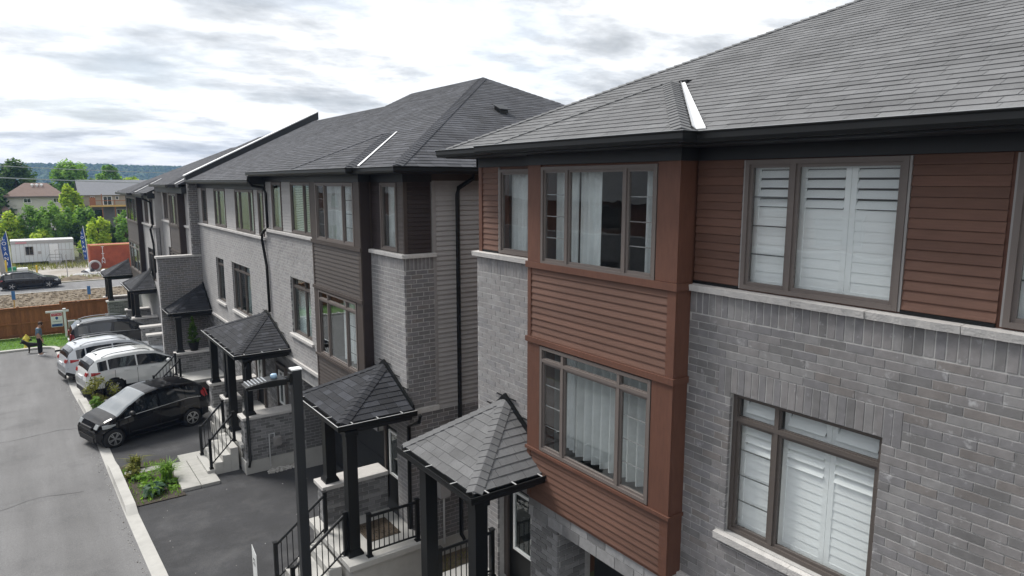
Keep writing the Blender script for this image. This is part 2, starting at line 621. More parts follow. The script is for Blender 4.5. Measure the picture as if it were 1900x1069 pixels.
def siding(parent, plane, c, a0, a1, z0, z1, mats, exp=0.105, d=0.022, name='siding_plank'):
    """overlapping horizontal planks; each its own object. plane x faces -X, plane y faces -Y"""
    n = max(1, round((z1 - z0) / exp))
    e = (z1 - z0) / n
    prof = [(0, 0), (d, 0.004), (d, 0.018), (0.007, e - 0.001), (0, e - 0.001)]
    ms = []
    for m in mats:
        mb = MB()
        if plane == 'x':
            mb.prism([(-p, a0, q) for p, q in prof], (0, 0, 0), (0, a1 - a0, 0))
        elif plane == 'y':
            mb.prism([(a0, -p, q) for p, q in prof], (0, 0, 0), (a1 - a0, 0, 0))
        ms.append(mb.mesh(name, m))
    for i in range(n):
        o = bpy.data.objects.new(name, R.choice(ms))
        o.location = (c, 0, z0 + i * e) if plane == 'x' else (0, c, z0 + i * e)
        link(o, parent)


def room(mb, c, a0, a1, z0, z1, depth=1.6):
    """inside faces of a room behind a window in an x-plane wall"""
    x0, x1 = c, c + depth
    mb.quad((x1, a0, z0), (x1, a1, z0), (x1, a1, z1), (x1, a0, z1))
    mb.quad((x0, a0, z0), (x1, a0, z0), (x1, a0, z1), (x0, a0, z1))
    mb.quad((x0, a1, z0), (x1, a1, z0), (x1, a1, z1), (x0, a1, z1))
    mb.quad((x0, a0, z0), (x1, a0, z0), (x1, a1, z0), (x0, a1, z0))
    mb.quad((x0, a0, z1), (x1, a0, z1), (x1, a1, z1), (x0, a1, z1))


def curtain(win, c, a0, a1, z0, z1, m, amp=0.035, wl=0.13):
    mb = MB()
    n = max(8, int((a1 - a0) / wl * 8))
    ph = R.uniform(0, 6)
    for i in range(n + 1):
        a = a0 + (a1 - a0) * i / n
        x = c + amp * math.sin(2 * math.pi * (a - a0) / wl + ph) + 0.4 * amp * math.sin(a * 31 + ph)
        mb.v += [(x, a, z0), (x + 0.01, a, z1)]
    for i in range(n):
        mb.f.append((2 * i, 2 * i + 2, 2 * i + 3, 2 * i + 1))
        mb.m.append(0)
    return mb.obj('curtain', m, win, smooth=True)


def shutters(win, c, a0, a1, z0, z1, panels, pitch=0.108, opened=4):
    """louvred panels: stiles joined into one frame, each louver its own object"""
    fr = MB()
    w = (a1 - a0) / panels
    st = 0.065
    nl = int((z1 - z0 - 2 * 0.075) / pitch)
    pl = (z1 - z0 - 0.15) / nl
    cache = {}
    for k in range(panels):
        p0, p1 = a0 + k * w + 0.002, a0 + (k + 1) * w - 0.002
        fr.box(c, c + 0.03, p0, p0 + st, z0, z1)
        fr.box(c, c + 0.03, p1 - st, p1, z0, z1)
        fr.box(c, c + 0.03, p0 + st, p1 - st, z0, z0 + 0.075)
        fr.box(c, c + 0.03, p0 + st, p1 - st, z1 - 0.075, z1)
        for i in range(nl):
            zc = z0 + 0.075 + (i + 0.5) * pl
            op = i >= nl - opened
            key = (k, op)
            if key not in cache:
                t = rad(52 if op else 84)
                hw = pl * 0.5 * (1.0 if op else 1.02)
                dx, dz = math.cos(t) * hw, math.sin(t) * hw
                q = 0.005
                mb = MB()
                mb.hexa([(-dx - q, p0 + st, -dz), (-dx - q, p1 - st, -dz), (-dx + q, p1 - st, -dz), (-dx + q, p0 + st, -dz),
                         (dx - q, p0 + st, dz), (dx - q, p1 - st, dz), (dx + q, p1 - st, dz), (dx + q, p0 + st, dz)])
                cache[key] = mb.mesh('louver', SHUT)
            o = bpy.data.objects.new('louver', cache[key])
            o.location = (c + 0.015, 0, zc)
            link(o, win)
    fr.obj('shutter_frame', SHUT, win)


def window(house, c, a0, a1, z0, z1, cols=(), rows=(), grille=None, gm=None, fm=None, gl=None, depth=0.075, proud=0.02,
           fw=0.055, sash=0.04, label=None):
    """window in an x-plane wall facing -X; cols / rows: split positions; grille: {(ci, ri): n bars}"""
    fm, gl, gm = fm or FRAME, gl or GLASS, gm or BAR
    A = [a0] + sorted(cols) + [a1]
    Z = [z0] + sorted(rows) + [z1]
    mb = MB()
    x0, x1 = c - proud, c + depth
    mb.box(x0, x1, a0, a0 + fw, z0, z1)
    mb.box(x0, x1, a1 - fw, a1, z0, z1)
    mb.box(x0 - 0.002, x1, a0 + fw, a1 - fw, z0, z0 + fw)
    mb.box(x0 - 0.002, x1, a0 + fw, a1 - fw, z1 - fw, z1)
    for a in A[1:-1]:
        mb.box(x0 + 0.004, x1, a - fw / 2, a + fw / 2, z0 + fw, z1 - fw)
    for z in Z[1:-1]:
        mb.box(x0 + 0.001, x1, a0 + fw, a1 - fw, z - fw / 2, z + fw / 2)
    win = None
    cells = []
    for i in range(len(A) - 1):
        for k in range(len(Z) - 1):
            b0 = A[i] + (fw if i == 0 else fw / 2)
            b1 = A[i + 1] - (fw if i == len(A) - 2 else fw / 2)
            y0 = Z[k] + (fw if k == 0 else fw / 2)
            y1 = Z[k + 1] - (fw if k == len(Z) - 2 else fw / 2)
            s = sash if (y1 - y0) > 0.5 else sash * 0.35
            xs, xe = c + 0.006, c + 0.05
            mb.box(xs, xe, b0, b0 + s, y0, y1)
            mb.box(xs, xe, b1 - s, b1, y0, y1)
            mb.box(xs - 0.002, xe, b0 + s, b1 - s, y0, y0 + s)
            mb.box(xs - 0.002, xe, b0 + s, b1 - s, y1 - s, y1)
            cells.append((i, k, b0 + s, b1 - s, y0 + s, y1 - s))
    win = mb.obj('window', fm, house)
    if label:
        win['label'] = label
    for (i, k, b0, b1, y0, y1) in cells:
        MB().box(c + 0.026, c + 0.034, b0, b1, y0, y1).obj('pane', gl, win)
        n = (grille or {}).get((i, k), 0)
        for q in range(n):
            z = y0 + (y1 - y0) * (q + 1) / (n + 1)
            MB().box(c + 0.040, c + 0.048, b0, b1, z - 0.008, z + 0.008).obj('grille_bar', gm, win)
    return win


def shingle_plane(out, poly, exp=0.16, w=(0.27, 0.40), lift=0.016, tints=(0, 1, 1, 2, 2, 2, 3, 3, 4), eave=(0, 1)):
    """poly: convex 3D corners, edge poly[eave[0]]-poly[eave[1]] is the eave. Appends wedge shingles."""
    P = [Vector(p) for p in poly]
    o = P[eave[0]]
    e = (P[eave[1]] - o).normalized()
    far = max(P, key=lambda p: ((p - o) - e * (p - o).dot(e)).length)
    u = (far - o) - e * (far - o).dot(e)
    u.normalize()
    n = e.cross(u)
    if n.z < 0:
        n = -n
    S = [((p - o).dot(e), (p - o).dot(u)) for p in P]
    tmax = max(t for _, t in S)

    def ext(t):
        xs = []
        m = len(S)
        for i in range(m):
            (s0, t0), (s1, t1) = S[i], S[(i + 1) % m]
            if abs(t1 - t0) < 1e-6:
                if abs(t - t0) < 1e-4:
                    xs += [s0, s1]
                continue
            k = (t - t0) / (t1 - t0)
            if -1e-6 <= k <= 1 + 1e-6:
                xs.append(s0 + k * (s1 - s0))
        return (min(xs), max(xs)) if xs else None
    nrow = max(1, round(tmax / exp))
    ex = tmax / nrow
    for i in range(nrow):
        t0, t1 = i * ex, (i + 1) * ex
        E0, E1 = ext(t0 + 1e-4), ext(min(t1, tmax - 1e-4))
        if not E0 or not E1:
            continue
        lo, hi = min(E0[0], E1[0]), max(E0[1], E1[1])
        s = lo - R.uniform(0, w[1])
        while s < hi:
            ww = R.uniform(*w)
            s2 = s + ww
            g = 0.003
            q = []
            for (t, E) in ((t0, E0), (t1, E1)):
                a, b = max(s + g, E[0]), min(s2 - g, E[1])
                q.append((a, b))
            s = s2
            if q[0][1] - q[0][0] < 0.01 and q[1][1] - q[1][0] < 0.01:
                continue
            (a0, b0), (a1, b1) = q
            if b0 < a0:
                a0 = b0 = (a0 + b0) / 2
            if b1 < a1:
                a1 = b1 = (a1 + b1) / 2
            l0 = lift + R.uniform(-0.002, 0.003)

            def pt(ss, tt, h):
                return o + e * ss + u * tt + n * h
            td = t0 - R.choice((0, 0, 0.006))
            pts = [pt(a0, td, 0), pt(b0, td, 0), pt(b1, t1, 0), pt(a1, t1, 0),
                   pt(a0, td, l0), pt(b0, td, l0), pt(b1, t1, 0.004), pt(a1, t1, 0.004)]
            out.append((pts, R.choice(tints)))


def hip_caps(out, p0, p1, na, nb, w=0.15, step=0.15, tints=(1, 2, 2, 3)):
    """bent cap pieces laid up a hip from p0 (low) to p1; na, nb: in-plane directions running down each side"""
    p0, p1 = Vector(p0), Vector(p1)
    d = (p1 - p0)
    ln = d.length
    d.normalize()
    na, nb = Vector(na).normalized(), Vector(nb).normalized()
    n = int(ln / step)
    up = Vector((0, 0, 1))
    for i in range(n):
        a = p0 + d * (i * step)
        b = p0 + d * ((i + 1) * step + 0.03)
        h0, h1 = 0.036, 0.020
        A, B = a + up * h0, b + up * h1
        t = 0.014
        pts_l = [a + na * w + up * (h0 - t), a + up * (h0 - t), b + up * (h1 - t), b + na * w + up * (h1 - t),
                 a + na * w + up * h0, A, B, b + na * w + up * h1]
        pts_r = [a + up * (h0 - t), a + nb * w + up * (h0 - t), b + nb * w + up * (h1 - t), b + up * (h1 - t),
                 A, a + nb * w + up * h0, b + nb * w + up * h1, B]
        out.append((pts_l, pts_r, R.choice(tints)))


def emit_shingles(house, roof, lst, mats, nmax):
    def ctr(s):
        c = Vector((0, 0, 0))
        for p in s[0]:
            c += p
        return c / 8
    lst = sorted(lst, key=lambda s: -seen_size(ctr(s)))
    for pts, t in lst[:nmax]:
        MB().hexa(pts).obj('shingle', mats[t], roof)
    mb = MB()
    for pts, t in lst[nmax:]:
        mb.hexa(pts, t)
    if mb.f:
        tag(mb.obj('shingle', mats, roof), kind='stuff')


def emit_caps(roof, lst, mats, single=False):
    mb = MB()
    for a, b, t in lst:
        if single:
            MB().hexa(a).hexa(b).obj('hip_cap', mats[t], roof)
        else:
            mb.hexa(a, t).hexa(b, t)
    if mb.f:
        tag(mb.obj('hip_cap', mats, roof), kind='stuff')


GUT = [(0, 0), (0.105, 0), (0.125, 0.045), (0.125, 0.105), (0.14, 0.125), (0.14, 0.135), (0.118, 0.135), (0.112, 0.05), (0.098, 0.012), (0.012, 0.012), (0.012, 0.12), (0, 0.12)]


def gutter(parent, p0, p1, out, m0=0.0, m1=0.0, drip=True, name='gutter', sc=1.0):
    """trough from p0 to p1 (inner bottom edge); out: outward unit vector; m0/m1 mitre factors"""
    p0, p1, out = Vector(p0), Vector(p1), Vector(out)
    d = (p1 - p0).normalized()
    a = [p0 + out * (o * sc) + Vector((0, 0, z * sc)) - d * (m0 * o * sc) for o, z in GUT]
    b = [p1 + out * (o * sc) + Vector((0, 0, z * sc)) + d * (m1 * o * sc) for o, z in GUT]
    n = len(GUT)
    mb = MB()
    fs = [(i, (i + 1) % n, n + (i + 1) % n, n + i) for i in range(n)]
    fs += [tuple(range(n - 1, -1, -1)), tuple(range(n, 2 * n))]
    mb.add(a + b, fs)
    g = mb.obj(name, BLACK, parent)
    if drip:
        q = [(0.117, 0.1352), (0.1405, 0.1352), (0.1405, 0.140), (0.117, 0.140)]
        a = [p0 + out * (o * sc) + Vector((0, 0, z * sc)) - d * (m0 * o * sc) for o, z in q]
        b = [p1 + out * (o * sc) + Vector((0, 0, z * sc)) + d * (m1 * o * sc) for o, z in q]
        mb = MB()
        mb.add(a + b, [(i, (i + 1) % 4, 4 + (i + 1) % 4, 4 + i) for i in range(4)] + [(3, 2, 1, 0), (4, 5, 6, 7)])
        mb.obj('gutter_lip', DRIP, g)
    return g


def downpipe(parent, pts, r=0.05):
    return MB().tube(pts, r, 8).obj('downpipe', BLACK, parent, smooth=True)


def post(parent, x, y, z0, z1, w=0.24, m=None):
    mb = MB()
    h = w / 2
    mb.box(x - h, x + h, y - h, y + h, z0 + 0.1, z1 - 0.08)
    b = h + 0.055
    mb.box(x - b, x + b, y - b, y + b, z0, z0 + 0.05)
    mb.hexa([(x - b, y - b, z0 + .05), (x + b, y - b, z0 + .05), (x + b, y + b, z0 + .05), (x - b, y + b, z0 + .05),
             (x - h - .012, y - h - .012, z0 + .13), (x + h + .012, y - h - .012, z0 + .13), (x + h + .012, y + h + .012, z0 + .13), (x - h - .012, y + h + .012, z0 + .13)])
    mb.box(x - h - .03, x + h + .03, y - h - .03, y + h + .03, z1 - 0.1, z1)
    return mb.obj('porch_post', m or BLACK, parent)


def railing(parent, p0, p1, h=0.95, posts=(True, True), sp=0.12, pw=0.085):
    """p0,p1: foot points (z at tread level)"""
    p0, p1 = Vector(p0), Vector(p1)
    d = p1 - p0
    ln = Vector((d.x, d.y, 0)).length
    rail = bpy.data.objects.new('railing', None)
    rail.empty_display_size = 0.1
    link(rail, parent)
    for i, p in enumerate((p0, p1)):
        if posts[i]:
            mb = MB()
            mb.box(p.x - pw / 2, p.x + pw / 2, p.y - pw / 2, p.y + pw / 2, p.z, p.z + h + 0.06)
            mb.box(p.x - pw * .75, p.x + pw * .75, p.y - pw * .75, p.y + pw * .75, p.z + 0.001, p.z + 0.03)
            mb.box(p.x - pw * .62, p.x + pw * .62, p.y - pw * .62, p.y + pw * .62, p.z + h + 0.06, p.z + h + 0.085)
            mb.obj('newel', BLACK, rail)
    up = Vector((0, 0, 1))
    MB().tube([p0 + up * h, p1 + up * h], 0.034, 6).obj('hand_rail', BLACK, rail)
    MB().tube([p0 + up * 0.12, p1 + up * 0.12], 0.022, 6).obj('bottom_rail', BLACK, rail)
    n = int(ln / sp)
    for i in range(1, n):
        p = p0 + d * (i / n)
        MB().tube([p + up * 0.12, p + up * (h - 0.01)], 0.012, 5).obj('baluster', BLACK, rail)
    return rail


def tri_normal_up(a, b, c):
    n = (Vector(b) - Vector(a)).cross(Vector(c) - Vector(a)).normalized()
    return n if n.z > 0 else -n


def porch_roof(house, x0, x1, y0, y1, zg, za, ya, mats, nmax, far=True, straps=True, exp=0.17, single_caps=False, apx=None, lip=True):
    """hipped porch roof against wall x1: eaves at x0, y0 (near) and y1 (far), apex on the wall"""
    ap = Vector((apx if apx else x1, ya, za))
    a, b = Vector((x0, y0, zg + .13)), Vector((x0, y1, zg + .13))
    c, d = Vector((x1, y0, zg + .13)), Vector((x1, y1, zg + .13))
    mb = MB()
    lo = Vector((0, 0, -0.03))
    mb.add([a, b, ap, c, d, a + lo, b + lo, c + lo, d + lo],
           [(0, 1, 2), (3, 0, 2), (1, 4, 2), (5, 6, 1, 0), (7, 5, 0, 3), (6, 8, 4, 1), (5, 7, 8, 6)])
    # boxed beam under the eaves
    mb.box(x0 + .16, x1, y0 + .16, y0 + .36, zg - .17, zg + .10, 0)
    mb.box(x0 + .16, x0 + .36, y0 + .36, y1 - .36, zg - .172, zg + .10, 0)
    mb.box(x0 + .16, x1, y1 - .36, y1 - .16, zg - .17, zg + .10, 0)
    mb.box(x0 + .02, x1, y0 + .02, y1 - .02, zg + .02, zg + .06, 0)
    roof = mb.obj('porch_roof', FRIEZE, house)
    lst = []
    shingle_plane(lst, [a, b, ap], exp)
    shingle_plane(lst, [a, c, ap], exp)
    if far:
        shingle_plane(lst, [b, d, ap], exp)
    emit_shingles(house, roof, lst, mats, nmax)
    caps = []
    e1 = Vector((0, 1, 0))
    e2 = Vector((1, 0, 0))
    for p, s in ((a, 1), (b, -1)):
        hd = (ap - p).normalized()
        caps_n = []
        na = (e1 * s - hd * (e1 * s).dot(hd)).normalized()
        nb = (e2 - hd * e2.dot(hd)).normalized()
        # push both sides down into their own planes
        nf = tri_normal_up(a, b, ap)
        nn = tri_normal_up(a, c, ap) if s == 1 else tri_normal_up(b, d, ap)
        na = (na - nf * na.dot(nf)).normalized()
        nb = (nb - nn * nb.dot(nn)).normalized()
        hip_caps(caps_n, p + hd * 0.02, ap - hd * 0.1, na, nb, 0.15, 0.16)
        caps += caps_n
    emit_caps(roof, caps, mats, single_caps)
    # gutters on the street side and the near side, wrapping the corner
    gutter(roof, (x0, y1, zg), (x0, y0, zg), (-1, 0, 0), 0, 1.0, lip)
    gutter(roof, (x0, y0, zg), (x1, y0, zg), (0, -1, 0), 1.0, 0, lip)
    if straps:
        n = max(3, int((y1 - y0) / 0.7))
        for i in range(n):
            y = y0 + (i + 0.6) * (y1 - y0) / n
            MB().box(x0 - .135, x0 + .01, y, y + .025, zg + .141, zg + .149).obj('gutter_strap', DRIP, roof)
        for i in range(3):
            x = x0 + (i + 0.35) * (x1 - x0) / 3
            MB().box(x, x + .025, y0 - .135, y0 + .01, zg + .141, zg + .149).obj('gutter_strap', DRIP, roof)
    # black step flashing where the slopes meet the wall
    for (p, s) in ((c, 1), (d, -1)):
        q = (p - ap)
        fl = MB()
        fl.hexa([ap + Vector((-.06, 0, -.01)), p + Vector((-.06, 0, -.01)), p + Vector((-.012, 0, -.01)), ap + Vector((-.012, 0, -.01)),
                 ap + Vector((-.06, 0, .10)), p + Vector((-.06, 0, .10)), p + Vector((-.012, 0, .10)), ap + Vector((-.012, 0, .10))])
        for k in range(3):
            t = 0.12 + 0.3 * k
            w = ap + q * t + Vector((-.02, 0, .13 + .02 * k))
            fl.box(w.x - .012, w.x + .012, min(w.y, w.y + s * .0) - .16, w.y + .16, w.z, w.z + .018)
        fl.obj('step_flashing', BLACK, roof)
    return roof

# ---------------------------------------------------------------- terrain
GT = [(-80, .6), (8, -1.2), (14, -1.36), (22, -1.58), (28, -1.68), (36, -1.85), (48, -2.1), (55, -2.4), (62, -2.9), (85, -3.7),
      (95, -3.9), (125, -3.9), (165, -1.0), (220, -.5), (9000, -.5)]


def gz(y):
    for (a, za), (b, zb) in zip(GT, GT[1:]):
        if y <= b:
            return za + (zb - za) * (y - a) / (b - a)
    return GT[-1][1]


KX = [(-60, 2.3), (10, 2.05), (17.4, 1.97), (21.8, 1.84), (28.5, 1.70), (33.5, 1.58), (37.6, 1.36), (49.0, 1.10)]


def kx(y):
    for (a, xa), (b, xb) in zip(KX, KX[1:]):
        if y <= b:
            return xa + (xb - xa) * (y - a) / (b - a)
    return KX[-1][1]


def sheet(name, m, f0, f1, y0, y1, dz, label=None, kind='structure', parent=None, step=1.0, nx=6):
    ys = sorted(set([y0, y1] + [y0 + i * (y1 - y0) / max(1, int((y1 - y0) / step)) for i in range(max(1, int((y1 - y0) / step)) + 1)]
                    + [a for a, _ in GT if y0 < a < y1]))
    mb = MB()
    for y in ys:
        a, b = f0(y), f1(y)
        for k in range(nx + 1):
            mb.v.append((a + (b - a) * k / nx, y, gz(y) + dz))
    for i in range(len(ys) - 1):
        for k in range(nx):
            o = i * (nx + 1) + k
            mb.f.append((o, o + 1, o + nx + 2, o + nx + 1))
            mb.m.append(0)
    o = mb.obj(name, m, parent)
    return tag(o, label, kind=kind)


K = lambda v: (lambda y: v)
sheet('ground', MEADOW, K(-900), K(1200), -80, 3000, -0.012, 'meadow ground sheet under street and yards', step=60)
sheet('street', ASPH, K(-6.5), lambda y: kx(y) - .15, -60, 50.2, 0.0, 'pale worn asphalt of the dead end street')
sheet('driveway', ASPD, lambda y: kx(y) - .05, K(9.5), -40, 49.0, 0.004, 'dark asphalt driveways in front of the houses', nx=4)
sheet('lawn', LAWN, K(-14), K(5.5), 50.6, 56.4, 0.004, 'short green lawn along the wooden fence', nx=10)
sheet('embankment', SOIL, K(-60), K(60), 57.0, 88.6, 0.01, 'bare brown soil bank between fence and road', nx=30)
sheet('road', ASPH, K(-200), K(200), 88.6, 96.6, 0.02, 'pale asphalt road crossing behind the fence', nx=20)
sheet('yard', YARD, K(-60), K(70), 98.2, 126, 0.01, 'pale gravel building yard beyond the road', nx=16)
for yk in (88.5, 96.7):
    sheet('kerb', CONC, K(-200), K(200), yk - .17, yk + .17, 0.12 if yk > 90 else .05, 'concrete kerb strip of the crossing road', nx=10)


def kerb_strip():
    """concrete kerb, dropped at driveways and raised at planted beds and street end"""
    mb = MB()
    ys = [i * 0.5 for i in range(-60, 98)]
    rows = []
    for y in ys:
        r_ = 0.02
        for a, b in ((22.0, 25.8), (33.0, 35.6)):
            if a - .35 < y < b + .35:
                t = min(1, max(0, (y - (a - .35)) / .35), 1) if y < a else (1 - min(1, (y - b) / .35) if y > b else 1)
                r_ = 0.02 + 0.15 * max(0, min(1, t))
        rows.append((y, kx(y), r_))
    for y, x, r_ in rows:
        z = gz(y)
        mb.v += [(x - .20, y, z - .05), (x - .195, y, z + .012), (x - .17, y, z + .02 + (r_ - .02) * .2), (x - .14, y, z + r_), (x + .13, y, z + r_ + .004), (x + .14, y, z - .05)]
    for i in range(len(rows) - 1):
        for k in range(5):
            o = i * 6 + k
            mb.f.append((o, o + 1, o + 7, o + 6))
            mb.m.append(0)
    tag(mb.obj('kerb', CONC), 'pale concrete kerb between street and driveways', kind='structure')
    # end of the street: kerb turns left along the lawn
    mb = MB()
    pts = [(kx(48.5) - .10, 48.5), (1.02, 49.3), (.80, 50.05), (.35, 50.4), (-1, 50.45), (-14, 50.6)]
    for i, (x, y) in enumerate(pts):
        p, q = Vector(pts[max(0, i - 1)]), Vector(pts[min(len(pts) - 1, i + 1)])
        d = (q - p).normalized()
        n = Vector((d.y, -d.x))
        z = gz(y)
        for k, (o, h) in enumerate(((-.16, -.05), (-.15, .12), (.12, .13), (.13, -.05))):
            mb.v.append((x + n.x * o, y + n.y * o, z + h))
    for i in range(len(pts) - 1):
        for k in range(3):
            o = i * 4 + k
            mb.f.append((o, o + 1, o + 5, o + 4))
            mb.m.append(0)
    tag(mb.obj('kerb', CONC), 'concrete kerb turning along the lawn at the street end', kind='structure')


kerb_strip()


def asphalt_seams():
    """tar joint and stains are flat marks lying on the driveway"""
    pass

# ---------------------------------------------------------------- near block: grey brick with rust brown cladding
def house_a():
    H = thing('townhouse', (7.3, 8.0, -1.2), 'near townhouse block of grey brick with rust brown plank cladding and grey shingles', 'townhouse', 'townhouses along the driveway')
    X, XS, XB = 7.30, 7.37, 7.01
    ZS, ZT = 6.64, 8.27
    yE = 11.45
    yR = -3.0
    BR = []
    # --- brick skin openings (y0,y1,z0,z1)
    lw = (3.41, 5.35, 3.36, 5.28)
    lw2 = (-0.6, 1.35, 3.36, 5.28)
    brick_rows(BR, 'x', X, yR, 6.07, 2.44, 6.24, [lw, lw2, (3.25, 5.5, 3.24, 3.36), (lw[0] - .2, lw[1] + .2, 5.25, 5.60)], off=.1, j=.012)
    soldiers(BR, 'x', X, yR, 6.07, 6.252, 6.545)
    soldiers(BR, 'x', X, lw[0], lw[1], 5.288, 5.618)
    soldiers(BR, 'x', X, lw[0] - .2, lw[0], 5.222, 5.618)
    soldiers(BR, 'x', X, lw[1], lw[1] + .2, 5.222, 5.618)
    brick_rows(BR, 'x', X, 9.38, yE, -.2, 6.24, [(9.3, 10.75, -1, 2.15)], off=.03, tints=(1, 2, 2, 3, 3, 2))
    soldiers(BR, 'x', X, 9.38, yE, 6.252, 6.545, tints=(1, 2, 2, 3))
    mw = MB()
    wall_boxes(mw, 'x', X + .007, .20, yR, 6.07, 2.40, 6.56, [lw, lw2])
    mw.obj('mortar_wall', MORTG, H)
    mw = MB()
    wall_boxes(mw, 'x', X + .005, .20, 9.38, yE, -1.2, 6.56, [(9.45, 10.75, -1, 2.15)])
    mw.obj('mortar_wall', MORT, H)
    # reveals of the lower window are brick ends: jamb bricks
    for yy, s in ((lw[1], 1), (lw[0], -1)):
        pass
    # --- upper wall core behind the cladding
    up = MB()
    w3 = (3.39, 5.32, 6.66, 8.26)
    w3b = (0.30, 2.44, 6.66, 8.26)
    w3c = (9.62, 10.72, 6.66, 8.22)
    wall_boxes(up, 'x', XS, .2, yR, 6.07, 6.56, 8.5, [w3, w3b])
    up.obj('wall', BROWNT, H)
    MB().box(XS + .2, 19, yR, yR + .2, -1.2, 8.5).obj('wall', BROWNT, H)
    up = MB()
    wall_boxes(up, 'x', XS, .2, 9.38, yE - .03, 6.56, 8.5, [w3c])
    up.box(X + .22, 13.2, yE - .25, yE - .04, -1.2, 8.5)
    up.obj('wall', BROWNT, H)
    siding(H, 'x', XS, 2.50, 3.36, 6.68, 8.27, BROWN)
    siding(H, 'x', XS, 5.36, 6.07, 6.68, 8.27, BROWN)
    siding(H, 'x', XS, 10.78, 11.32, 6.68, 8.27, BROWN)
    siding(H, 'x', XS, -2.9, .24, 6.68, 8.27, BROWN)
    for a, b in ((2.50, 3.36), (5.36, 6.07), (10.78, 11.32)):
        MB().box(XS - .03, XS, a, b, 6.642, 6.679).obj('starter_strip', BLACK, H)
    tr = MB()
    tr.box(XS - .035, XS + .02, 11.32, yE - .02, 6.64, 8.27)
    tr.obj('corner_board', BROWNT, H)
    # J-trims beside windows
    for a in (3.375, 5.335, 2.45, 10.74):
        MB().box(XS - .03, XS, a - .012, a + .012, 6.66, 8.26).obj('j_trim', GREYT, H)
    # --- stone sill band in lengths
    y = 6.07
    k = 0
    while y > -2.9:
        ln = R.uniform(.62, .95)
        y2 = max(y - ln, -3)
        mb = MB()
        n = 7
        fr = [(X - .075 - R.uniform(-.008, .012), y2 + .004 + (y - y2 - .008) * i / n) for i in range(n + 1)]
        for i in range(n):
            (xa, ya), (xb, yb) = fr[i], fr[i + 1]
            mb.hexa([(xa + .012, ya, 6.548), (X + .10, ya, 6.548), (X + .10, yb, 6.548), (xb + .012, yb, 6.548),
                     (xa - .004, ya, 6.63), (X + .10, ya, 6.642), (X + .10, yb, 6.642), (xb - .004, yb, 6.63)])
        mb.obj('stone_sill', STONE, H)
        y = y2
    for (a, b) in ((9.40, 10.45), (10.455, 11.53)):
        mb = MB()
        mb.hexa([(X - .075, a, 6.548), (X + .10, a, 6.548), (X + .10, b, 6.548), (X - .075, b, 6.548),
                 (X - .085, a, 6.632), (X + .10, a, 6.642), (X + .10, b, 6.642), (X - .085, b, 6.632)])
        mb.obj('stone_sill', STONE, H)
    for (a, b) in ((3.28, 4.35), (4.355, 5.47)):
        MB().hexa([(X - .07, a, 3.24), (X + .12, a, 3.24), (X + .12, b, 3.24), (X - .07, b, 3.24),
                   (X - .075, a, 3.335), (X + .12, a, 3.352), (X + .12, b, 3.352), (X - .075, b, 3.335)]).obj('stone_sill', STONE, H)
    for i in range(9):
        MB().box(X - .07, X + .1, 6.10 - (i + 1) * .99, 6.10 - i * .99 - .005, 2.30, 2.43).obj('stone_band', STONE, H)
    # --- windows of the brick part
    w = window(H, XS - .02, *w3, cols=[4.67], grille={(1, 0): 3}, label='upper window with half open white louvred shutters')
    shutters(w, XS + .10, 3.44, 4.65, 6.70, 8.22, 2)
    shutters(w, XS + .10, 4.69, 5.27, 6.70, 8.22, 1)
    w = window(H, XS - .02, *w3b, cols=[1.6], grille={(1, 0): 3})
    shutters(w, XS + .10, .36, 2.38, 6.70, 8.22, 3)
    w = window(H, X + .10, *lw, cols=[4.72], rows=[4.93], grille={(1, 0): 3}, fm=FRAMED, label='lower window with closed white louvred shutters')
    shutters(w, X + .22, 3.46, 4.69, 3.40, 4.90, 2, opened=3)
    shutters(w, X + .22, 4.75, 5.30, 3.40, 4.90, 1, opened=3)
    shutters(w, X + .22, 3.46, 4.69, 4.93, 5.25, 2, opened=1)
    shutters(w, X + .22, 4.75, 5.30, 4.93, 5.25, 1, opened=1)
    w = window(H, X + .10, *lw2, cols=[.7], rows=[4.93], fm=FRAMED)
    w = window(H, XS - .02, *w3c)
    curtain(w, XS + .25, 10.15, 10.7, 6.7, 8.2, CURT)
    # --- box bay
    b0, b1 = 6.07, 9.38
    zb = 2.40
    tw = (6.47, 9.02, 6.64, 8.235)
    bw = (6.47, 9.02, 3.36, 5.225)
    bay = MB()
    wall_boxes(bay, 'x', XB + .03, .12, b0 + .03, b1 - .03, zb, 8.5, [tw, bw])
    bay.box(XB + .15, X + .21, b0 + .03, b0 + .15, zb + .002, 8.498)
    bay.box(XB + .15, X + .21, b1 - .15, b1 - .03, zb + .002, 8.498)
    bay.box(XB + .03, X + .2, b0 + .03, b1 - .03, zb - .05, zb)
    bayo = bay.obj('bay', BROWNT, H)
    bayo['label'] = 'rust brown box bay'
    t = MB()
    # flat boards flanking the windows and at the corners
    for (z0, z1) in ((6.66, 8.27), (3.345, 5.25)):
        t.box(XB, XB + .03, b0, 6.455, z0, z1)
        t.box(XB, XB + .03, 9.035, b1, z0, z1)
    for (z0, z1) in ((5.345, 6.55), (zb, 3.285)):
        t.box(XB, XB + .03, b0, b0 + .15, z0, z1)
        t.box(XB, XB + .03, b1 - .09, b1, z0, z1)
    t.box(XB + .03, X, b0 - .004, b0 + .03, zb, 8.268)
    t.box(XB + .03, X, b1 - .03, b1 + .004, zb, 8.268)
    t.obj('bay_board', BROWNT, bayo)
    for (z0, z1) in ((6.552, 6.655), (5.252, 5.343), (3.288, 3.342)):
        mb = MB()
        mb.box(XB - .03, XB + .03, b0 - .03, b1 + .03, z0, z1)
        mb.box(XB + .03, X, b0 - .03, b0 + .028, z0 + .001, z1 - .001)
        mb.obj('bay_band', BROWNT, bayo)
    siding(bayo, 'x', XB + .03, b0 + .15, b1 - .09, 5.345, 6.55, BROWN, exp=.108)
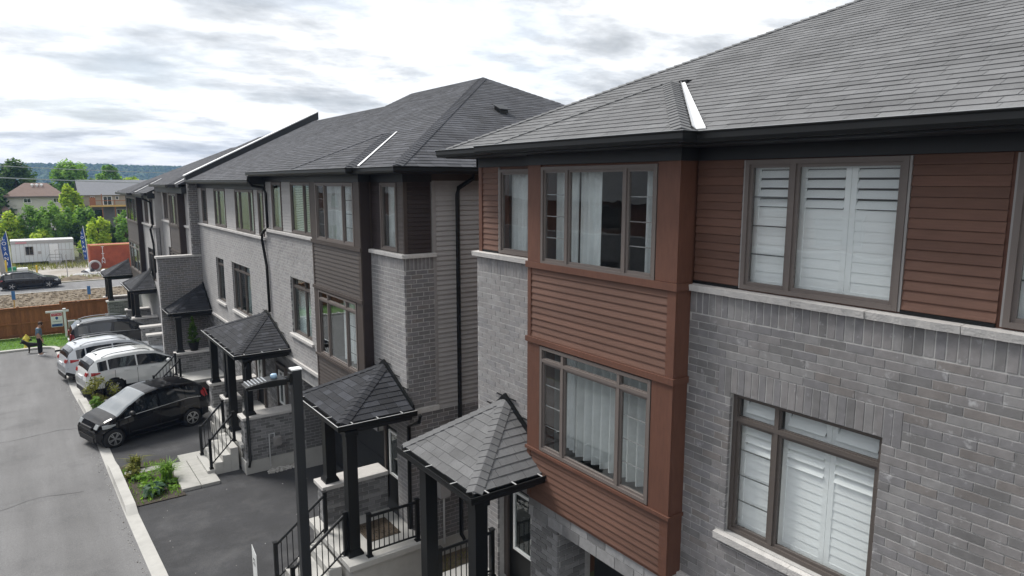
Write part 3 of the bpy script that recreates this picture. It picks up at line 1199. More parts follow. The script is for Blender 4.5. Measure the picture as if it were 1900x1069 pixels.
    siding(bayo, 'x', XB + .03, b0 + .15, b1 - .09, zb, 3.285, BROWN, exp=.108)
    w = window(H, XB + .012, *tw, cols=[7.08, 8.37], grille={(0, 0): 3, (2, 0): 3}, gm=BARW, label='upper bay window with pale curtains')
    curtain(w, XB + .34, 8.45, 8.98, 6.66, 8.2, CURT)
    curtain(w, XB + .30, 7.86, 8.36, 6.66, 8.2, CURT)
    curtain(w, XB + .40, 6.50, 7.05, 6.66, 8.2, CURT)
    w = window(H, XB + .012, *bw, cols=[7.12, 8.43], rows=[4.985], grille={(0, 0): 3, (2, 0): 3}, gm=BARW, label='lower bay window with long grey curtains')
    curtain(w, XB + .34, 6.50, 8.40, 3.38, 5.2, CURTD, amp=.05, wl=.2)
    curtain(w, XB + .40, 8.5, 8.9, 3.38, 5.2, CURT)
    # rooms behind the glass
    rm = MB()
    room(rm, XS + .18, 2.6, 6.0, 6.4, 8.4, 1.0)
    room(rm, XS + .18, -.2, 2.55, 6.4, 8.4, 1.0)
    room(rm, X + .22, 3.0, 5.9, 3.0, 5.5, 1.0)
    room(rm, X + .22, -1, 2.5, 3.0, 5.5, 1.0)
    room(rm, XB + .13, 6.21, 9.24, 6.2, 8.4, 3.2)
    room(rm, XB + .13, 6.21, 9.24, 2.9, 5.5, 3.2)
    room(rm, XS + .18, 9.5, 11.1, 6.4, 8.4, 1.9)
    rm.obj('room', ROOM, H)
    # --- ground storey under the bay: stone lintel, pier and garage recess
    brick_rows(SB := [], 'x', XB + .06, 5.9, 9.40, 1.98, 2.395, [], ch=.2, bl=.42, tints=(1, 2, 3, 4, 3))
    brick_rows(SB, 'x', XB + .10, 8.62, 9.40, -1.2, 1.98, [], ch=.103, bl=.309, tints=(0, 1, 2, 3, 5, 2))
    brick_rows(SB, 'y', 8.62, XB + .16, XB + .75, -1.2, 1.98, [], ch=.103, bl=.309, tints=(0, 1, 2, 3, 5, 2))
    brick_rows(SB, 'x', X, yR, 5.9, -1.2, 2.29, [(0.2, 5.2, -2, 1.5)], tints=(0, 1, 2, 3, 5))
    base = MB()
    base.box(XB + .072, X + .25, 5.9, 9.40, 1.98, 2.395)
    base.box(XB + .112, X + .6, 8.632, 9.40, -1.3, 1.98)
    base.obj('mortar_wall', MORT, H)
    base = MB()
    base.box(X + .012, X + .2, 5.2, 5.9, -1.3, 2.29)
    base.box(X + .012, X + .2, .2, 5.2, 1.5, 2.29)
    base.box(X + .012, X + .2, yR, .2, -1.3, 2.29)
    base.obj('mortar_wall', MORT, H)
    gd = MB()
    gd.box(8.0, 8.1, 5.9, 8.62, -1.3, 1.98)
    for i in range(5):
        gd.box(7.985, 8.0, 5.95, 8.57, -1.2 + i * .62, -1.2 + i * .62 + .56)
    gd.obj('garage_door', FRIEZE, H)
    # --- entrance under the porch
    dm = MB()
    dm.box(7.50, 7.56, 9.62, 10.62, 0.0, 2.12)
    d_ = dm.obj('front_door', BLACK, H)
    MB().box(7.485, 7.50, 9.86, 10.38, .75, 1.9).obj('door_glass', GLASSD, d_)
    fr = MB()
    fr.box(7.46, 7.499, 9.80, 9.86, .69, 1.96)
    fr.box(7.46, 7.499, 10.38, 10.44, .69, 1.96)
    fr.box(7.462, 7.499, 9.86, 10.38, .69, .75)
    fr.box(7.462, 7.499, 9.86, 10.38, 1.9, 1.96)
    fr.obj('door_glass_frame', VINYL, d_)
    MB().box(7.45, 7.57, 10.62, 10.74, 0, 2.15).box(7.45, 7.57, 9.46, 9.62, 0, 2.15).obj('door_frame', FRAMED, H)
    # porch slab, posts and railing
    sl = MB()
    sl.box(5.45, 7.3, 8.9, 11.5, -.12, 0.0)
    sl.box(5.55, 7.3, 9.0, 11.4, -1.4, -.122)
    so = sl.obj('porch_slab', CONC, H)
    for i in range(5):
        MB().box(5.45 - .3 * (i + 1), 5.45 - .3 * i, 9.2, 10.5, -1.4, -.22 - .2 * i).obj('step', CONC, H)
    post(H, 5.76, 9.08, 0, 2.78)
    post(H, 5.76, 10.80, 0, 2.78)
    railing(H, (5.98, 10.82, 0), (7.2, 10.82, 0), .95)
    porch_roof(H, 5.62, 7.29, 8.98, 11.58, 2.80, 3.88, 10.42, SHG, 110, single_caps=True, lip=False)
    emit_bricks(H, BR, BRK, 300)
    mb = MB()
    for b in SB:
        if b[0] == 'x':
            mb.box(b[1], b[1] + .05, b[2], b[3], b[4], b[5], b[6])
        else:
            mb.box(b[2], b[3], b[1], b[1] + .05, b[4], b[5], b[6])
    tag(mb.obj('base_brick', BRD, H), kind='stuff')
    # --- roof
    p = 0.473
    xe, ye, ze = 6.82, 11.85, 8.60
    xr = 13.1
    zr = ze + p * (xr - xe)
    ya = ye - (xr - xe)
    rf = MB()
    yN = -6.0
    rf.add([(xe, ye, ze), (xe, yN, ze), (xr, yN, zr), (xr, ya, zr), (2 * xr - xe, ye, ze), (2 * xr - xe, yN, ze),
            (xe, ye, ze - .04), (xe, yN, ze - .04), (2 * xr - xe, ye, ze - .04), (2 * xr - xe, yN, ze - .04)],
           [(1, 0, 3, 2), (0, 4, 3), (4, 5, 2, 3), (6, 7, 9, 8), (0, 1, 7, 6), (4, 0, 6, 8)])
    # bay hip
    xb, bb0, bb1 = 6.55, 5.68, 9.80
    ym = (bb0 + bb1) / 2
    hw = (bb1 - bb0) / 2
    za = ze + p * hw
    xa = xb + hw
    xm = xe + hw
    A0, A1 = Vector((xb, bb0, ze)), Vector((xb, bb1, ze))
    AP, AM = Vector((xa, ym, za)), Vector((xm, ym, za))
    V0, V1 = Vector((xe, bb0, ze)), Vector((xe, bb1, ze))
    rf.add([A0, A1, AP, AM, V0, V1, (xb, bb0, ze - .04), (xb, bb1, ze - .04), (xe, bb0, ze - .04), (xe, bb1, ze - .04)],
           [(0, 1, 2), (4, 0, 2, 3), (1, 5, 3, 2), (6, 7, 1, 0), (8, 6, 0, 4), (6, 8, 9, 7)])
    roof = rf.obj('roof', DECK, H)
    # soffit and frieze
    sf = MB()
    sf.box(xe - .0, X + .3, yN, 11.80, 8.44, 8.47)
    sf.box(xb, xe - .002, bb0, bb1, 8.44, 8.47)
    sf.box(XS - .05, XS + .02, yN, 6.07, 8.272, 8.44)
    sf.box(XS - .05, XS + .02, 9.38, yE + .02, 8.272, 8.44)
    sf.box(XB - .02, XB + .12, 6.05, 9.40, 8.27, 8.44)
    sf.box(XB + .12, XS - .05, 6.05, 6.12, 8.271, 8.44)
    sf.box(XS - .05, XS + 3, yE - .03, yE + .04, 8.27, 8.44)
    sf.obj('frieze', FRIEZE, roof)
    lst = []
    shingle_plane(lst, [(xe, ye, ze), (xe, yN, ze), (xr, yN, zr), (xr, ya, zr)], .158, (.30, .40), .013)
    # leave out those the bay roof covers
    keep = []
    for s in lst:
        c = sum((q for q in s[0]), Vector()) / 8
        if bb0 + .05 < c.y < bb1 - .05 and c.x - xe < min(c.y - bb0, bb1 - c.y) - .05:
            continue
        keep.append(s)
    bayl = []
    shingle_plane(bayl, [A0, A1, AP], .158, (.30, .40), .013)
    shingle_plane(bayl, [A0, V0, AM, AP], .158, (.30, .40), .013)
    emit_shingles(H, roof, keep + bayl, SHG, 190)
    caps = []
    f = Vector((0, 1, 0))
    nf = Vector((-p, 0, 1)).normalized()
    nn = Vector((0, -p, 1)).normalized()

    def side(v, n, hd):
        v = v - hd * v.dot(hd)
        return (v - n * v.dot(n)).normalized()
    hd = (AP - A0).normalized()
    hip_caps(caps, A0 + hd * .05, AP, side(Vector((0, 1, 0)), nf, hd), side(Vector((1, 0, 0)), nn, hd), .13, .15)
    emit_caps(roof, caps, SHG, True)
    caps = []
    hd = (AP - A1).normalized()
    hip_caps(caps, A1 + hd * .05, AP, side(Vector((0, -1, 0)), nf, hd), side(Vector((1, 0, 0)), Vector((0, p, 1)).normalized(), hd), .10, .15)
    e0 = Vector((xe, ye, ze))
    e1 = Vector((xr, ya, zr))
    hd = (e1 - e0).normalized()
    hip_caps(caps, e0 + hd * .05, e1, side(Vector((0, -1, 0)), nf, hd), side(Vector((1, 0, 0)), Vector((0, p, 1)).normalized(), hd), .13, .15)
    emit_caps(roof, caps, SHG)
    # valley flashing, a bright metal trough beside the bay hip
    vd = (AM - V0)
    v0, v1 = V0 + vd * .015, V0 + vd * .97
    vf = MB()
    w0, w1 = .085, .035
    e = Vector((0, -1, 0)) - nf * Vector((0, -1, 0)).dot(nf)
    g = Vector((1, 0, 0)) - nn * Vector((1, 0, 0)).dot(nn)
    up = Vector((0, 0, 1))
    vf.hexa([v0 + up * .018, v0 + e * (w0 * 1.7) + up * .022, v1 + e * (w1 * 1.6) + up * .022, v1 + up * .018,
             v0 + up * .03, v0 + e * (w0 * 1.7) + up * .036, v1 + e * (w1 * 1.6) + up * .036, v1 + up * .03])
    sdir = Vector((-1, 1, 0)).normalized()
    vf.hexa([v0 + sdir * w0 * .6 + up * .06, v0 + up * .019, v1 + up * .019, v1 + sdir * w1 * .6 + up * .04,
             v0 + sdir * w0 * .6 + up * .072, v0 + up * .031, v1 + up * .031, v1 + sdir * w1 * .6 + up * .052])
    vf.obj('valley_flashing', FLASH, roof)
    MB().box(v1.x - .02, v1.x + .10, v1.y - .12, v1.y + .05, v1.z + .01, v1.z + .06).obj('flashing_cap', BLACK, roof)
    # gutters
    zg = ze - .135
    gutter(roof, (xe, bb0, zg), (xe, yN, zg), (-1, 0, 0))
    gutter(roof, (xb, 10.15, zg), (xb, bb0, zg), (-1, 0, 0), 0, 1)
    gutter(roof, (xb, bb0, zg), (xe - .142, bb0, zg), (0, -1, 0), 1, 0)
    gutter(roof, (xe, ye, zg), (xe, 10.15, zg), (-1, 0, 0), 1, 0)
    gutter(roof, (xe + 3, ye, zg), (xe, ye, zg), (0, 1, 0), 0, 1)
    MB().box(xb, xe, 9.8, 10.15, zg, ze - .01).obj('eave_return', BLACK, roof)
    return H


house_a()

# ---------------------------------------------------------------- middle block
def front_entry(H, x, y0, y1, z, m=None):
    """black door with a glass light in a recess, facing -X"""
    d_ = MB().box(x, x + .06, y0, y1, z, z + 2.1).obj('front_door', BLACK, H)
    a, b = y0 + .2, y1 - .2
    MB().box(x - .012, x, a + .05, b - .05, z + .8, z + 1.9).obj('door_glass', GLASSD, d_)
    fr = MB()
    fr.box(x - .04, x - .001, a - .01, a + .05, z + .74, z + 1.96)
    fr.box(x - .04, x - .001, b - .05, b + .01, z + .74, z + 1.96)
    fr.box(x - .038, x - .001, a + .05, b - .05, z + .74, z + .8)
    fr.box(x - .038, x - .001, a + .05, b - .05, z + 1.9, z + 1.96)
    fr.obj('door_glass_frame', VINYL, d_)
    MB().box(x - .05, x, y0 + .06, y0 + .12, z + .82, z + 1.12).obj('door_handle', DRIP, d_)
    MB().box(x - .05, x + .08, y0 - .09, y0, z, z + 2.2).box(x - .05, x + .08, y1, y1 + .09, z, z + 2.2).box(x - .05, x + .08, y0, y1, z + 2.1, z + 2.2).obj('door_frame', FRAMED, H)


def half_wall(H, x0, x1, y0, y1, z0, z1, BRL, cap=True):
    """brick half wall of a porch with a stone cap, over a concrete footing"""
    m = MB()
    m.box(x0 + .012, x1, y0 + .012, y1 - .012, z0, z1)
    m.obj('half_wall', MORT, H)
    MB().box(x0 - .03, x1, y0 - .03, y1 + .03, z0 - .02, z0 + .55).obj('footing', CONC, H)
    brick_rows(BRL, 'x', x0, y0, y1, z0 + .55, z1, [], ch=.103, tints=(0, 1, 2, 3, 5, 2))
    brick_rows(BRL, 'y', y0, x0 + .055, x1, z0 + .55, z1, [], ch=.103, tints=(0, 1, 2, 3, 5, 2))
    if cap:
        MB().box(x0 - .07, x1, y0 - .07, y1 + .07, z1, z1 + .10).obj('stone_cap', STONE, H, bevel=.012)


def gas_meter(H, x, y, z):
    mb = MB()
    mb.box(x - .13, x + .13, y - .2, y - .04, z, z + .3)
    mb.lathe((x, y - .2, z + .2), [(.075, -.02), (.08, 0), (.08, .01)], 12, 'y')
    o = mb.obj('gas_meter', GREYT, H, bevel=.02)
    MB().tube([(x - .08, y - .1, z + .3), (x - .08, y - .1, z + .42), (x - .25, y - .1, z + .42), (x - .25, y - .1, z - .7)], .022, 6).obj('pipe', DRIP, o)
    return o


def emit_base(H, lst, mats=None):
    mb = MB()
    for b in lst:
        if b[0] == 'x':
            mb.box(b[1], b[1] + .05, b[2], b[3], b[4], b[5], b[6])
        else:
            mb.box(b[2], b[3], b[1], b[1] + .05, b[4], b[5], b[6])
    if mb.f:
        tag(mb.obj('base_brick', mats or BRD, H), kind='stuff')


def steps(H, x0, y0, y1, ztop, n, run=.29, rise=.2, zb=-1.7):
    for i in range(n):
        MB().box(x0 - run * (i + 1), x0 - run * i - .002, y0, y1, zb, ztop - rise * (i + 1)).obj('step', CONC, H, bevel=.012)


def bay_block(H, XB, X, b0, b1, zb, zt, tw, bw, bands, trim, dark, planks, cols_t, cols_b, rows_b, gl=None):
    """box bay: boards, bands, planks and two windows"""
    bay = MB()
    wall_boxes(bay, 'x', XB + .03, .12, b0 + .03, b1 - .03, zb, zt + .2, [tw, bw])
    bay.box(XB + .03, X + .2, b0 + .03, b1 - .03, zb - .05, zb)
    bay.box(XB + .15, X + .21, b0 + .03, b0 + .15, zb + .002, zt + .19)
    bay.box(XB + .15, X + .21, b1 - .15, b1 - .03, zb + .002, zt + .19)
    bayo = bay.obj('bay', trim, H)
    bayo['label'] = 'dark box bay'
    t = MB()
    (za, zb1), (zc, zd), (ze_, zf) = bands
    for (z0, z1) in ((zb1 + .003, zt), (zf + .003, zc - .003)):
        MB().box(XB, XB + .03, b0, tw[0] - .015, z0, z1).obj('bay_board', trim, bayo)
        MB().box(XB, XB + .03, tw[1] + .015, b1, z0, z1).obj('bay_board', trim, bayo)
    for (z0, z1) in ((zd + .002, za - .002), (zb, ze_ - .003)):
        MB().box(XB, XB + .03, b0, b0 + .15, z0, z1).obj('bay_board', trim, bayo)
        MB().box(XB, XB + .03, b1 - .09, b1, z0, z1).obj('bay_board', trim, bayo)
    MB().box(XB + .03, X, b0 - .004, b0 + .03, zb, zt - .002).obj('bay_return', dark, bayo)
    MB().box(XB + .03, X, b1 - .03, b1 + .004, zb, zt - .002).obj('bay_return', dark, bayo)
    for (z0, z1) in bands:
        MB().box(XB - .03, XB + .03, b0 - .03, b1 + .03, z0, z1).obj('bay_band', trim, bayo)
    siding(bayo, 'x', XB + .03, b0 + .15, b1 - .09, zd + .002, za - .002, planks, exp=.108)
    siding(bayo, 'x', XB + .03, b0 + .15, b1 - .09, zb, ze_ - .003, planks, exp=.108)
    n = len(cols_t)
    w1 = window(H, XB + .012, *tw, cols=cols_t, grille={(0, 0): 3, (n, 0): 3}, gl=gl)
    w2 = window(H, XB + .012, *bw, cols=cols_b, rows=rows_b, grille={(0, 0): 3, (n, 0): 3}, gl=gl)
    return bayo, w1, w2


def blind(w, c, a0, a1, z0, z1, pitch=.055):
    mb = MB()
    n = int((z1 - z0) / pitch)
    for i in range(n):
        z = z0 + i * pitch
        mb.hexa([(c, a0, z), (c, a1, z), (c + .03, a1, z + .03), (c + .03, a0, z + .03),
                 (c, a0, z + .004), (c, a1, z + .004), (c + .03, a1, z + .034), (c + .03, a0, z + .034)])
    tag(mb.obj('blind', SHUT, w), kind='stuff')


def house_b():
    H = thing('townhouse', (7.02, 20, -1.5), 'middle townhouse block with dark taupe box bay and charcoal shingle roof', 'townhouse', 'townhouses along the driveway')
    X, XS, XB = 7.02, 7.09, 6.75
    y0 = 14.13
    BR = []
    SB = []
    # ---------- brick skin, unit 1 (y 14.13 - 24.95), unit 2 (24.95 - 36.3, 0.3 lower)
    lw = (20.6, 22.5, 3.02, 4.90)
    brick_rows(BR, 'x', X, y0, 15.95, -.3, 5.96, [(14.75, 15.95, -1, 1.95)], tints=(1, 2, 2, 3, 3))
    soldiers(BR, 'x', X, y0, 15.95, 5.97, 6.25, tints=(1, 2, 3))
    brick_rows(BR, 'x', X, 19.45, 24.95, 2.12, 6.25, [lw, (20.5, 22.6, 2.9, 3.02)], tints=(1, 2, 2, 3, 3))
    w21 = (31.75, 33.2, 2.62, 4.62)
    w22 = (27.45, 30.3, 2.62, 4.66)
    brick_rows(BR, 'x', X, 24.95, 36.3, 1.85, 5.92, [w21, w22], tints=(1, 2, 2, 3, 3))
    # near end wall: brick return, its shade painted as darker tints, then siding
    brick_rows(BR, 'y', y0, X + .05, 7.80, 2.64, 5.96, [], tints=(0, 0, 1, 1, 2, 4), off=.12)
    soldiers(BR, 'y', y0, X + .05, 7.80, 5.97, 6.25, tints=(0, 1, 1, 4))
    brick_rows(BR, 'y', y0, X + .05, 11.5, -.9, 2.50, [], tints=(0, 0, 1, 1, 2, 4))
    mw = MB()
    wall_boxes(mw, 'x', X + .004, .2, y0 + .006, 15.95, -1.7, 6.26, [(14.75, 15.95, -1, 1.95)])
    mx_ = MB()
    wall_boxes(mx_, 'x', X + .004, .2, 19.45, 24.95, 2.02, 6.26, [lw])
    wall_boxes(mx_, 'x', X + .004, .2, 24.95, 36.3, 1.75, 5.93, [w21, w22])
    mx_.obj('mortar_wall', MORT, H)
    mw.box(X + .212, 7.80, y0 + .006, y0 + .2, 2.50, 6.26)
    mw.box(X + .212, 11.5, y0 + .006, y0 + .2, -.9, 2.50)
    mw.obj('mortar_wall', MORT, H)
    MB().box(X + .2, 13, y0 - .02, y0 + .2, -1.7, -.9).obj('footing', CONC, H)
    # stone pieces
    for (a, b) in ((y0 - .075, 15.0), (15.005, 15.94)):
        MB().box(X - .075, X + .1, a, b, 6.25, 6.345).obj('stone_sill', STONE, H, bevel=.012)
    MB().box(X + .1, 7.86, y0 - .07, y0 + .1, 6.251, 6.344).obj('stone_sill', STONE, H, bevel=.012)
    for (a, b) in ((19.47, 20.8), (20.805, 22.2), (22.205, 23.6), (23.605, 25.0)):
        MB().box(X - .075, X + .1, a, b, 6.25, 6.345).obj('stone_sill', STONE, H, bevel=.012)
    for i in range(8):
        a = 25.0 + i * 1.41
        MB().box(X - .075, X + .1, a, a + 1.405, 5.925, 6.02).obj('stone_sill', STONE, H, bevel=.012)
    MB().box(X - .07, X + .1, 20.45, 22.65, 2.90, 3.0).obj('stone_sill', STONE, H, bevel=.012)
    for w in (w21, w22):
        MB().box(X - .07, X + .1, w[0] - .12, w[1] + .12, w[2] - .12, w[2] - .01).obj('stone_sill', STONE, H, bevel=.012)
    MB().box(X + .0, 7.86, y0 - .05, y0 + .01, 2.51, 2.63).obj('stone_band', STONE, H)
    MB().box(X - .06, X + .1, 19.5, 24.95, 2.02, 2.12).obj('stone_band', STONE, H)
    MB().box(X - .06, X + .1, 24.96, 34.5, 1.75, 1.85).obj('stone_band', STONE, H)
    # ---------- upper wall and cladding
    up = MB()
    c1 = (14.55, 15.42, 6.37, 7.97)
    c2 = (20.35, 22.2, 6.37, 7.97)
    c3 = (23.2, 24.25, 6.37, 7.97)
    d1 = (25.35, 26.0, 6.05, 7.68)
    d2 = (26.6, 29.3, 6.05, 7.68)
    d3 = (31.0, 33.0, 6.05, 7.68)
    d4 = (34.6, 35.6, 6.05, 7.68)
    wall_boxes(up, 'x', XS, .2, y0 + .05, 15.95, 6.26, 8.2, [c1])
    up2 = MB()
    wall_boxes(up2, 'x', XS, .2, 19.45, 24.95, 6.26, 8.2, [c2, c3])
    wall_boxes(up2, 'x', XS, .2, 24.95, 36.3, 5.93, 7.95, [d1, d2, d3, d4])
    up2.obj('wall', TAUPET, H)
    up.box(XS + .2, 19, y0 + .06, y0 + .22, 2.50, 8.2)
    up.obj('wall', TAUPET, H)
    siding(H, 'x', XS, 14.22, 14.50, 6.36, 7.99, TAUPE)
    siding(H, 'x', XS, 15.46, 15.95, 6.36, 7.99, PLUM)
    for a, b in ((19.45, 20.3), (22.25, 23.15), (24.3, 24.95)):
        siding(H, 'x', XS, a, b, 6.36, 7.99, GREYS)
    for a, b in ((24.95, 25.3), (26.05, 26.55), (29.35, 30.95), (33.05, 34.55), (35.65, 36.3)):
        siding(H, 'x', XS, a, b, 6.03, 7.7, GREYS)
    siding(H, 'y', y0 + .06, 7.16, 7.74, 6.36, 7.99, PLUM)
    siding(H, 'y', y0 + .06, 7.88, 11.6, 2.50, 8.02, GREYS, exp=.118, d=.036)
    MB().box(XS - .04, XS + .05, y0 + .02, y0 + .09, 6.35, 7.99).obj('corner_board', TAUPET, H)
    MB().box(7.78, 7.88, y0 + .01, y0 + .07, 2.64, 8.02).obj('corner_board', GREYT, H)
    w = window(H, XS - .02, *c1)
    curtain(w, XS + .2, 15.05, 15.4, 6.4, 7.9, CURT)
    w = window(H, XS - .02, *c2, cols=[20.95], gl=GLASSD)
    blind(w, XS + .1, 20.4, 22.1, 6.4, 7.9)
    w = window(H, XS - .02, *c3, gl=GLASSD)
    curtain(w, XS + .2, 23.25, 24.2, 6.4, 7.9, CURT)
    for d in (d1, d4):
        window(H, XS - .02, *d, gl=GLASSD)
    w = window(H, XS - .02, *d2, cols=[27.2, 28.6], gl=GLASSD)
    curtain(w, XS + .2, 26.7, 28.0, 6.1, 7.6, CURT)
    w = window(H, XS - .02, *d3, cols=[32.2], gl=GLASSD)
    curtain(w, XS + .2, 31.1, 32.1, 6.1, 7.6, CURT)
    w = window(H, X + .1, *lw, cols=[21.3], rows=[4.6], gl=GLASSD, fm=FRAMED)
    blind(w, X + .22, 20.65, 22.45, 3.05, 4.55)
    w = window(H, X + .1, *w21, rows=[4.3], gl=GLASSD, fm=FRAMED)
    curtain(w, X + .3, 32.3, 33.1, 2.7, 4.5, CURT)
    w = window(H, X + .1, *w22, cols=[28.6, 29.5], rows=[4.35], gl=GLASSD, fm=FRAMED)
    curtain(w, X + .3, 27.5, 28.9, 2.7, 4.5, CURT)
    # ---------- bay
    tw = (16.33, 19.03, 6.375, 7.97)
    bw = (16.36, 19.1, 3.04, 4.93)
    bo, w1, w2 = bay_block(H, XB, X, 15.95, 19.45, 1.98, 7.99, tw, bw, ((6.27, 6.37), (4.96, 5.05), (2.95, 3.02)),
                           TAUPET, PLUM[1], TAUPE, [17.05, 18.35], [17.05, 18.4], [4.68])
    curtain(w1, XB + .3, 16.4, 18.9, 6.4, 7.9, CURT, amp=.05, wl=.3)
    curtain(w2, XB + .3, 16.4, 17.9, 3.1, 4.9, CURT, amp=.05, wl=.3)
    rm = MB()
    room(rm, XS + .19, 14.25, 15.9, 6.3, 8.1, 1.5)
    room(rm, XB + .14, 16.1, 19.3, 6.2, 8.1, 2.2)
    room(rm, XB + .14, 16.1, 19.3, 2.8, 5.1, 2.2)
    room(rm, XS + .19, 19.5, 24.9, 6.3, 8.1, 1.5)
    room(rm, XS + .19, 25.0, 36.2, 5.95, 7.8, 1.5)
    room(rm, X + .21, 20.4, 22.8, 2.8, 5.1, 1.5)
    room(rm, X + .21, 25.2, 36.2, 2.3, 4.9, 1.5)
    rm.obj('room', ROOM, H)
    # ---------- ground storey: garage recess and piers
    brick_rows(SB, 'x', X + .02, 19.5, 24.95, 1.62, 2.02, [], ch=.2, bl=.42, tints=(1, 2, 3, 4, 3))
    brick_rows(SB, 'x', X + .02, 15.95, 19.5, 1.55, 1.97, [], ch=.2, bl=.42, tints=(1, 2, 3, 4, 3))
    brick_rows(SB, 'x', X + .02, 21.9, 24.95, -.9, 1.62, [], tints=(0, 1, 2, 3, 5, 0))
    brick_rows(SB, 'y', 21.9, X + .08, 8.2, -.9, 1.62, [], tints=(0, 1, 0, 5))
    brick_rows(SB, 'x', X + .02, 25, 36.3, -1.1, 1.75, [], tints=(0, 1, 2, 3, 5, 0))
    g = MB()
    g.box(X + .032, X + .25, 15.95, 24.95, 1.55, 2.02)
    g.box(X + .032, 8.2, 21.912, 24.95, -1.8, 1.55)
    g.box(X + .032, X + .25, 24.95, 36.3, -2, 1.75)
    g.obj('mortar_wall', MORT, H)
    MB().box(X + .0, 8.2, 21.88, 24.9, -1.8, -.9).obj('footing', CONC, H)
    gd = MB()
    gd.box(8.0, 8.1, 15.9, 21.9, -1.6, 1.6)
    for i in range(4):
        gd.box(7.985, 8.0, 16.3, 21.5, -1.5 + i * .75, -1.5 + i * .75 + .7)
    gd.obj('garage_door', FRIEZE, H)
    # ---------- near porch
    MB().box(5.12, X, 13.28, 15.95, -.44, -.30).obj('porch_slab', CONC, H, bevel=.01)
    MB().box(5.22, X, 13.38, 15.85, -1.8, -.442).obj('porch_base', CONC, H)
    half_wall(H, 5.36, X, 15.35, 15.85, -1.5, .62, SB)
    post(H, 5.42, 13.78, -.30, 2.62)
    post(H, 5.60, 15.60, .72, 2.62)
    steps(H, 5.12, 13.75, 15.1, -.30, 5, .29, .2)
    railing(H, (5.25, 13.82, -.30), (4.05, 13.82, -1.2), .95)
    railing(H, (5.25, 15.05, -.30), (4.05, 15.05, -1.2), .95)
    railing(H, (5.66, 13.44, -.30), (6.86, 13.44, -.30), .95)
    front_entry(H, 7.26, 14.86, 15.84, -.28)
    mt = MB()
    mt.box(5.9, 6.7, 14.0, 14.9, -.299, -.28)
    for i in range(12):
        for k in range(10):
            if R.random() < .6:
                mt.lathe((5.95 + i * .063, 14.05 + k * .085, -.28), [(.026, 0), (.02, .012)], 6)
    tag(mt.obj('doormat', BARK), 'dark patterned doormat on the stone porch by the black railing', 'doormat')
    porch_roof(H, 5.22, X - .01, 13.72, 16.45, 2.66, 3.55, 15.28, SHD, 90)
    downpipe(H, [(7.06, 13.56, 2.66), (7.06, 13.62, 2.5), (6.98, 14.0, 2.3), (6.98, 14.05, -.75), (6.9, 13.9, -.9)])
    # gap side: downpipe, meter
    downpipe(H, [(8.62, 13.62, 8.22), (8.62, 13.66, 8.08), (8.44, 14.03, 7.85), (8.42, 14.05, 7.7), (8.42, 14.05, -.9), (8.42, 13.85, -1.05)], .055)
    em = MB()
    em.box(7.78, 8.06, y0 - .19, y0 + .05, .25, 1.25)
    mo = em.obj('electric_meter', GREYS[0], H, bevel=.015)
    MB().lathe((7.92, y0 - .2, .95), [(.11, .02), (.11, -.06), (.085, -.1), (.05, -.11)], 14, 'y').obj('meter_glass', DRIP, mo, smooth=True)
    MB().tube([(7.92, y0 - .08, .25), (7.92, y0 - .08, -1.0)], .028, 6).obj('conduit', DRIP, mo)
    # ---------- double porch shared with the next door (y 22.75 - 27.7)
    MB().box(5.2, X, 22.75, 27.6, -.74, -.60).obj('porch_slab', CONC, H, bevel=.01)
    MB().box(5.3, X, 22.85, 27.5, -1.9, -.742).obj('porch_base', CONC, H)
    half_wall(H, 5.30, X, 22.55, 23.05, -1.7, .27, SB)
    half_wall(H, 5.30, 5.85, 25.0, 25.55, -1.8, .27, SB)
    half_wall(H, 5.30, X, 27.3, 27.7, -1.8, .27, SB)
    gas_meter(H, 6.28, 22.5, -.72)
    post(H, 5.55, 22.82, .37, 2.25)
    post(H, 5.40, 24.35, -.60, 2.25)
    post(H, 5.50, 25.28, .37, 2.25)
    post(H, 5.50, 27.45, .37, 2.25)
    steps(H, 5.2, 23.15, 24.85, -.60, 4, .25, .2, -1.85)
    railing(H, (5.12, 23.25, -.6), (4.35, 23.25, -1.38), .95)
    railing(H, (5.12, 24.72, -.6), (4.35, 24.72, -1.38), .95)
    front_entry(H, 7.0, 23.5, 24.4, -.6)
    front_entry(H, 7.0, 26.2, 27.1, -.6)
    porch_roof(H, 5.28, X - .01, 22.88, 27.7, 2.27, 3.26, 25.35, SHD, 40)
    downpipe(H, [(5.62, 22.72, 2.2), (5.40, 22.5, 2.0), (5.40, 22.47, -1.1), (5.32, 22.3, -1.25)], .05)
    # third porch against the wing wall
    MB().box(5.15, X, 34.2, 36.28, -1.0, -.85).obj('porch_slab', CONC, H)
    MB().box(5.25, X, 34.3, 36.28, -2.2, -1.002).obj('porch_base', CONC, H)
    half_wall(H, 5.25, X, 34.2, 34.6, -2.0, .02, SB)
    post(H, 5.45, 34.45, .12, 1.78)
    porch_roof(H, 5.2, X - .01, 34.75, 36.9, 1.8, 3.0, 36.25, SHD, 10, straps=False)
    railing(H, (5.15, 32.9, -.85), (4.2, 32.9, -1.75), .95)
    railing(H, (5.15, 34.0, -.85), (4.2, 34.0, -1.75), .95)
    MB().box(5.15, X, 32.6, 34.19, -1.0, -.85).obj('porch_slab', CONC, H)
    steps(H, 5.15, 32.9, 34.0, -.85, 4, .25, .22, -2.1)
    # ---------- roofs
    p = .487
    xe, ye, ze = 6.55, 13.45, 8.32
    xr = 12.95
    zr = ze + p * (xr - xe)
    ya = ye + (xr - xe)
    yq = 25.0
    z2 = 8.06
    x2 = 6.6
    zr2 = z2 + p * (xr - x2)
    rf = MB()
